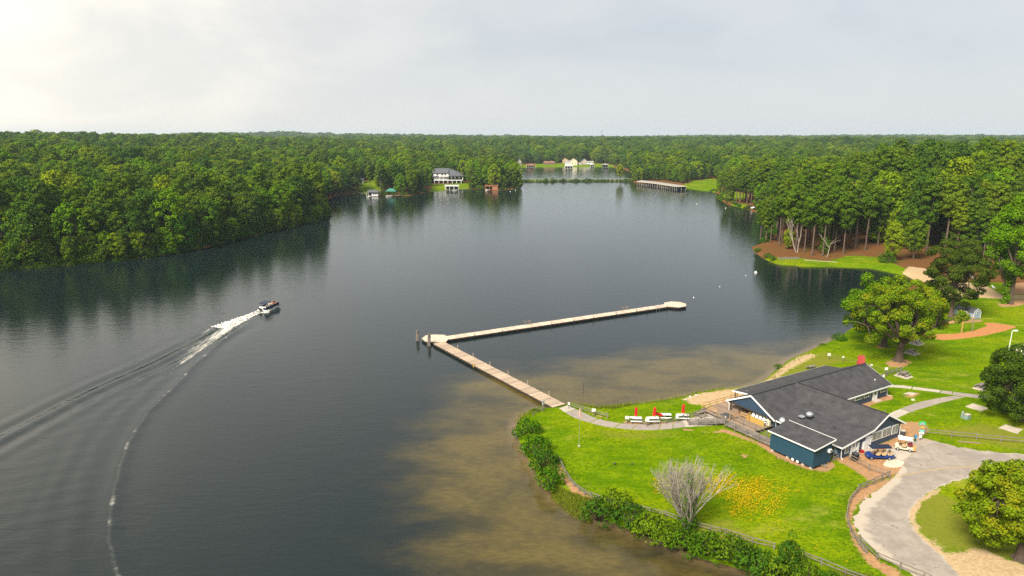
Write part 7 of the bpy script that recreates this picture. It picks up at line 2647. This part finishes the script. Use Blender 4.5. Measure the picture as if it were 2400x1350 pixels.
# houses across the far lake
def far_house(label, px, py, W, D, h, wall, roof, rh, along='x', z=1.0, chim=False):
    t = far('house', label, 'house', px, py, z)
    MB().box((W / 2, D / 2, h / 2), (W, D, h)).build('wall', MT[wall], t)
    gable(MB(), 0, W, 0, D, h, rh, 0.5, 0.25, along).build('roof', MT[roof], t)
    if along == 'y':
        MB().slab([(0.1, -0.02, h - 0.1), (W - 0.1, -0.02, h - 0.1), (W / 2, -0.02, h + rh - 0.2)], 0.1, (0, 1, 0)).build('gable_wall', MT[wall], t)
    n = max(2, int(W / 4))
    for k in range(n):
        win(t, W * (k + 0.5) / n, 0, h * 0.55, 1.5, 1.6, 1)
    if chim:
        MB().box((W * 0.7, D * 0.5, h + rh), (1.0, 1.0, 2.4)).build('chimney', MT['brick'], t)
    return t


far_house('tall narrow tan house at the left end of the far shore', 1213, 389, 6.0, 7, 6.5, 'stone', 'roofpale', 4.0, 'y')
far_house('long low brown house behind trunks on the far shore', 1275, 387, 17, 9, 3.6, 'roofbrown', 'roofbrown', 2.2, chim=True)
far_house('cream house with tall front gable on the far shore', 1338, 387.5, 10, 9, 6.5, 'cream', 'cream', 3.6, 'y', 1.6)
far_house('white wing left of the cream gabled house', 1325, 387, 8.5, 8, 4.5, 'white', 'roofpale', 2.2, z=1.6)
far_house('tan house with steep roof left of the cream house', 1319, 382, 8, 8, 5, 'beige', 'roofbrown', 3.0, 'y', 4.0)
far_house('small cream garage right of the cream gabled house', 1355, 387, 5, 6, 3.2, 'cream', 'roofpale', 1.4, 'y', 1.6)
far_house('grey and white house at the right of the far shore', 1363, 386, 9, 8, 5.5, 'stone', 'roofgrey', 4.0, 'y', 2.0)
far_house('low long white house right of the grey one on the far shore', 1372, 385, 13, 8, 3.2, 'white', 'roofpale', 1.6, z=2.0)
boathouse('boathouse', 'dark roofed boathouse at the left of the far shore', 1234, 393, 13, 8, 3.2, MT['roofbrown'], 2.0, 'hip')
boathouse('boathouse', 'white flat topped boathouse below the cream house on the far shore', 1324, 396, 11.5, 7, 4.2, None, 0, 'flat')
boathouse('boathouse', 'small white roofed boathouse on the far shore', 1384, 392, 6, 6, 3.4, MT['roofpale'], 1.4, 'hip')
boathouse('boathouse', 'blue grey boathouse with pale roof at the right of the far shore', 1412, 393, 9, 8, 4.2, MT['roofpale'], 1.6, 'hip', post='paleblue')
far_house('orange brown house hidden in the trees above the orange boathouse', 1148, 432, 14, 9, 5, 'brick', 'roofbrown', 3, z=3.0)
far_house('house with blue green glass glimpsed behind the boathouse pines', 928, 436, 18, 9, 5, 'paleblue', 'roofgreen', 3, z=2.0)
far_house('small white cottage at the head of the left far lawn', 834, 432, 7, 7, 3.4, 'white', 'roofgrey', 2, z=2.0)
far_house('pale house lost in the dark wood behind the ivy wrapped tree', 2255, 590, 10, 9, 5, 'paleblue', 'roofgrey', 3, 'x', 2.5)

# timber wall, guard rail, mast and bits along the shores
t = far('bulkhead', 'grey horizontal board bulkhead at the tip of the wooded point', 'retaining wall', 1826, 613, 0.2, 0.10)
L = (G(1873, 612, 0.2) - G(1826, 613, 0.2)).length
for k in range(5):
    MB().box((L / 2, 0.4 * k * 0.5, 0.3 + 0.28 * k), (L, 0.12, 0.25)).build('board', MT['greywood'], t)
for k in range(5):
    MB().box((L * k / 4, 0.02, 0.55), (0.2, 0.2, 1.8)).build('post', MT['greywood'], t)
a, b = G(1885, 611, 0.8), G(1962, 616, 0.8)
t = thing('timber_edging', 'line of pale timber edging along the grass of the point', 'edging', a)
MB().bar((0, 0, 0.15), b - a + Vector((0, 0, 0.15)), 0.25, 0.35).build('timber', MT['stone'], t)
pts = GL([(1223, 420.5), (1330, 420), (1480, 420)], 1.0)
fence('thin guard rail along the causeway', pts, 9, 0.95, rails=(0.85,), mat=MT['metal'], post=0.2, rw=0.15, rh=0.35, name='guard_rail', cat='guard rail')
rd = [(p.x, p.y) for p in GL([(1215, 422), (1330, 421.9), (1480, 421.8)], 1.0)] + [(p.x, p.y) for p in GL([(1480, 423), (1330, 423.2), (1215, 423.3)], 1.0)]
sheet('causeway_road', [(x, y, 0) for x, y in rd], 1.03, MT['tarpatch'], 'narrow road along the causeway', 'road')
t = thing('radio_mast', 'thin lattice radio mast on the horizon', 'mast', (0, 0, 0))
mx, my = 307.0, 2390.0
mz = float(height(np.array([mx]), np.array([my]))[0])
t.location = (mx, my, mz)
for k in range(3):
    w = k * 2.094
    MB().tube([(0.7 * math.cos(w), 0.7 * math.sin(w), 0), (0.5 * math.cos(w), 0.5 * math.sin(w), 66 - mz)], 0.22, 4).build('leg', MT['darkgrey'], t)
br = MB()
for k in range(20):
    z = k * (64 - mz) / 20
    br.tube([(0.7, 0, z), (-0.35, 0.6, z + 1.1), (-0.35, -0.6, z + 2.2)], 0.1, 4)
br.build('bracing', MT['darkgrey'], t)
t = far('dinghy', 'white upturned dinghy on the right bank under the trees', 'boat', 1767, 488, 1.0, 0.4)
MB().lathe([(0.05, 0.9), (0.5, 0.75), (0.85, 0.4), (0.95, 0.0)], n=12).build('hull', MT['white'], t, smooth=True)
t.scale = (3.0, 1.1, 1.1)
MB().box((0, 0, 0.02), (1.9, 1.9, 0.08)).build('gunwale', MT['darkgrey'], t)
# ------------------------------------------------------------------ the air
def build_haze():
    mb = MB().box((0, 3050, 42.0), (13200, 6900, 96))
    m = bpy.data.materials.new('haze_air')
    m.use_nodes = True
    t = m.node_tree
    t.nodes.clear()
    out = nd(t, 'ShaderNodeOutputMaterial')
    v = nd(t, 'ShaderNodeVolumePrincipled')
    v.inputs['Color'].default_value = (0.72, 0.88, 1.0, 1)
    v.inputs['Density'].default_value = 0.00007
    v.inputs['Anisotropy'].default_value = 0.1
    t.links.new(v.outputs[0], out.inputs['Volume'])
    o = mb.build('haze', m)
    tag(o, 'thin pale haze over the lake and far woods', 'haze', kind='stuff')


build_haze()
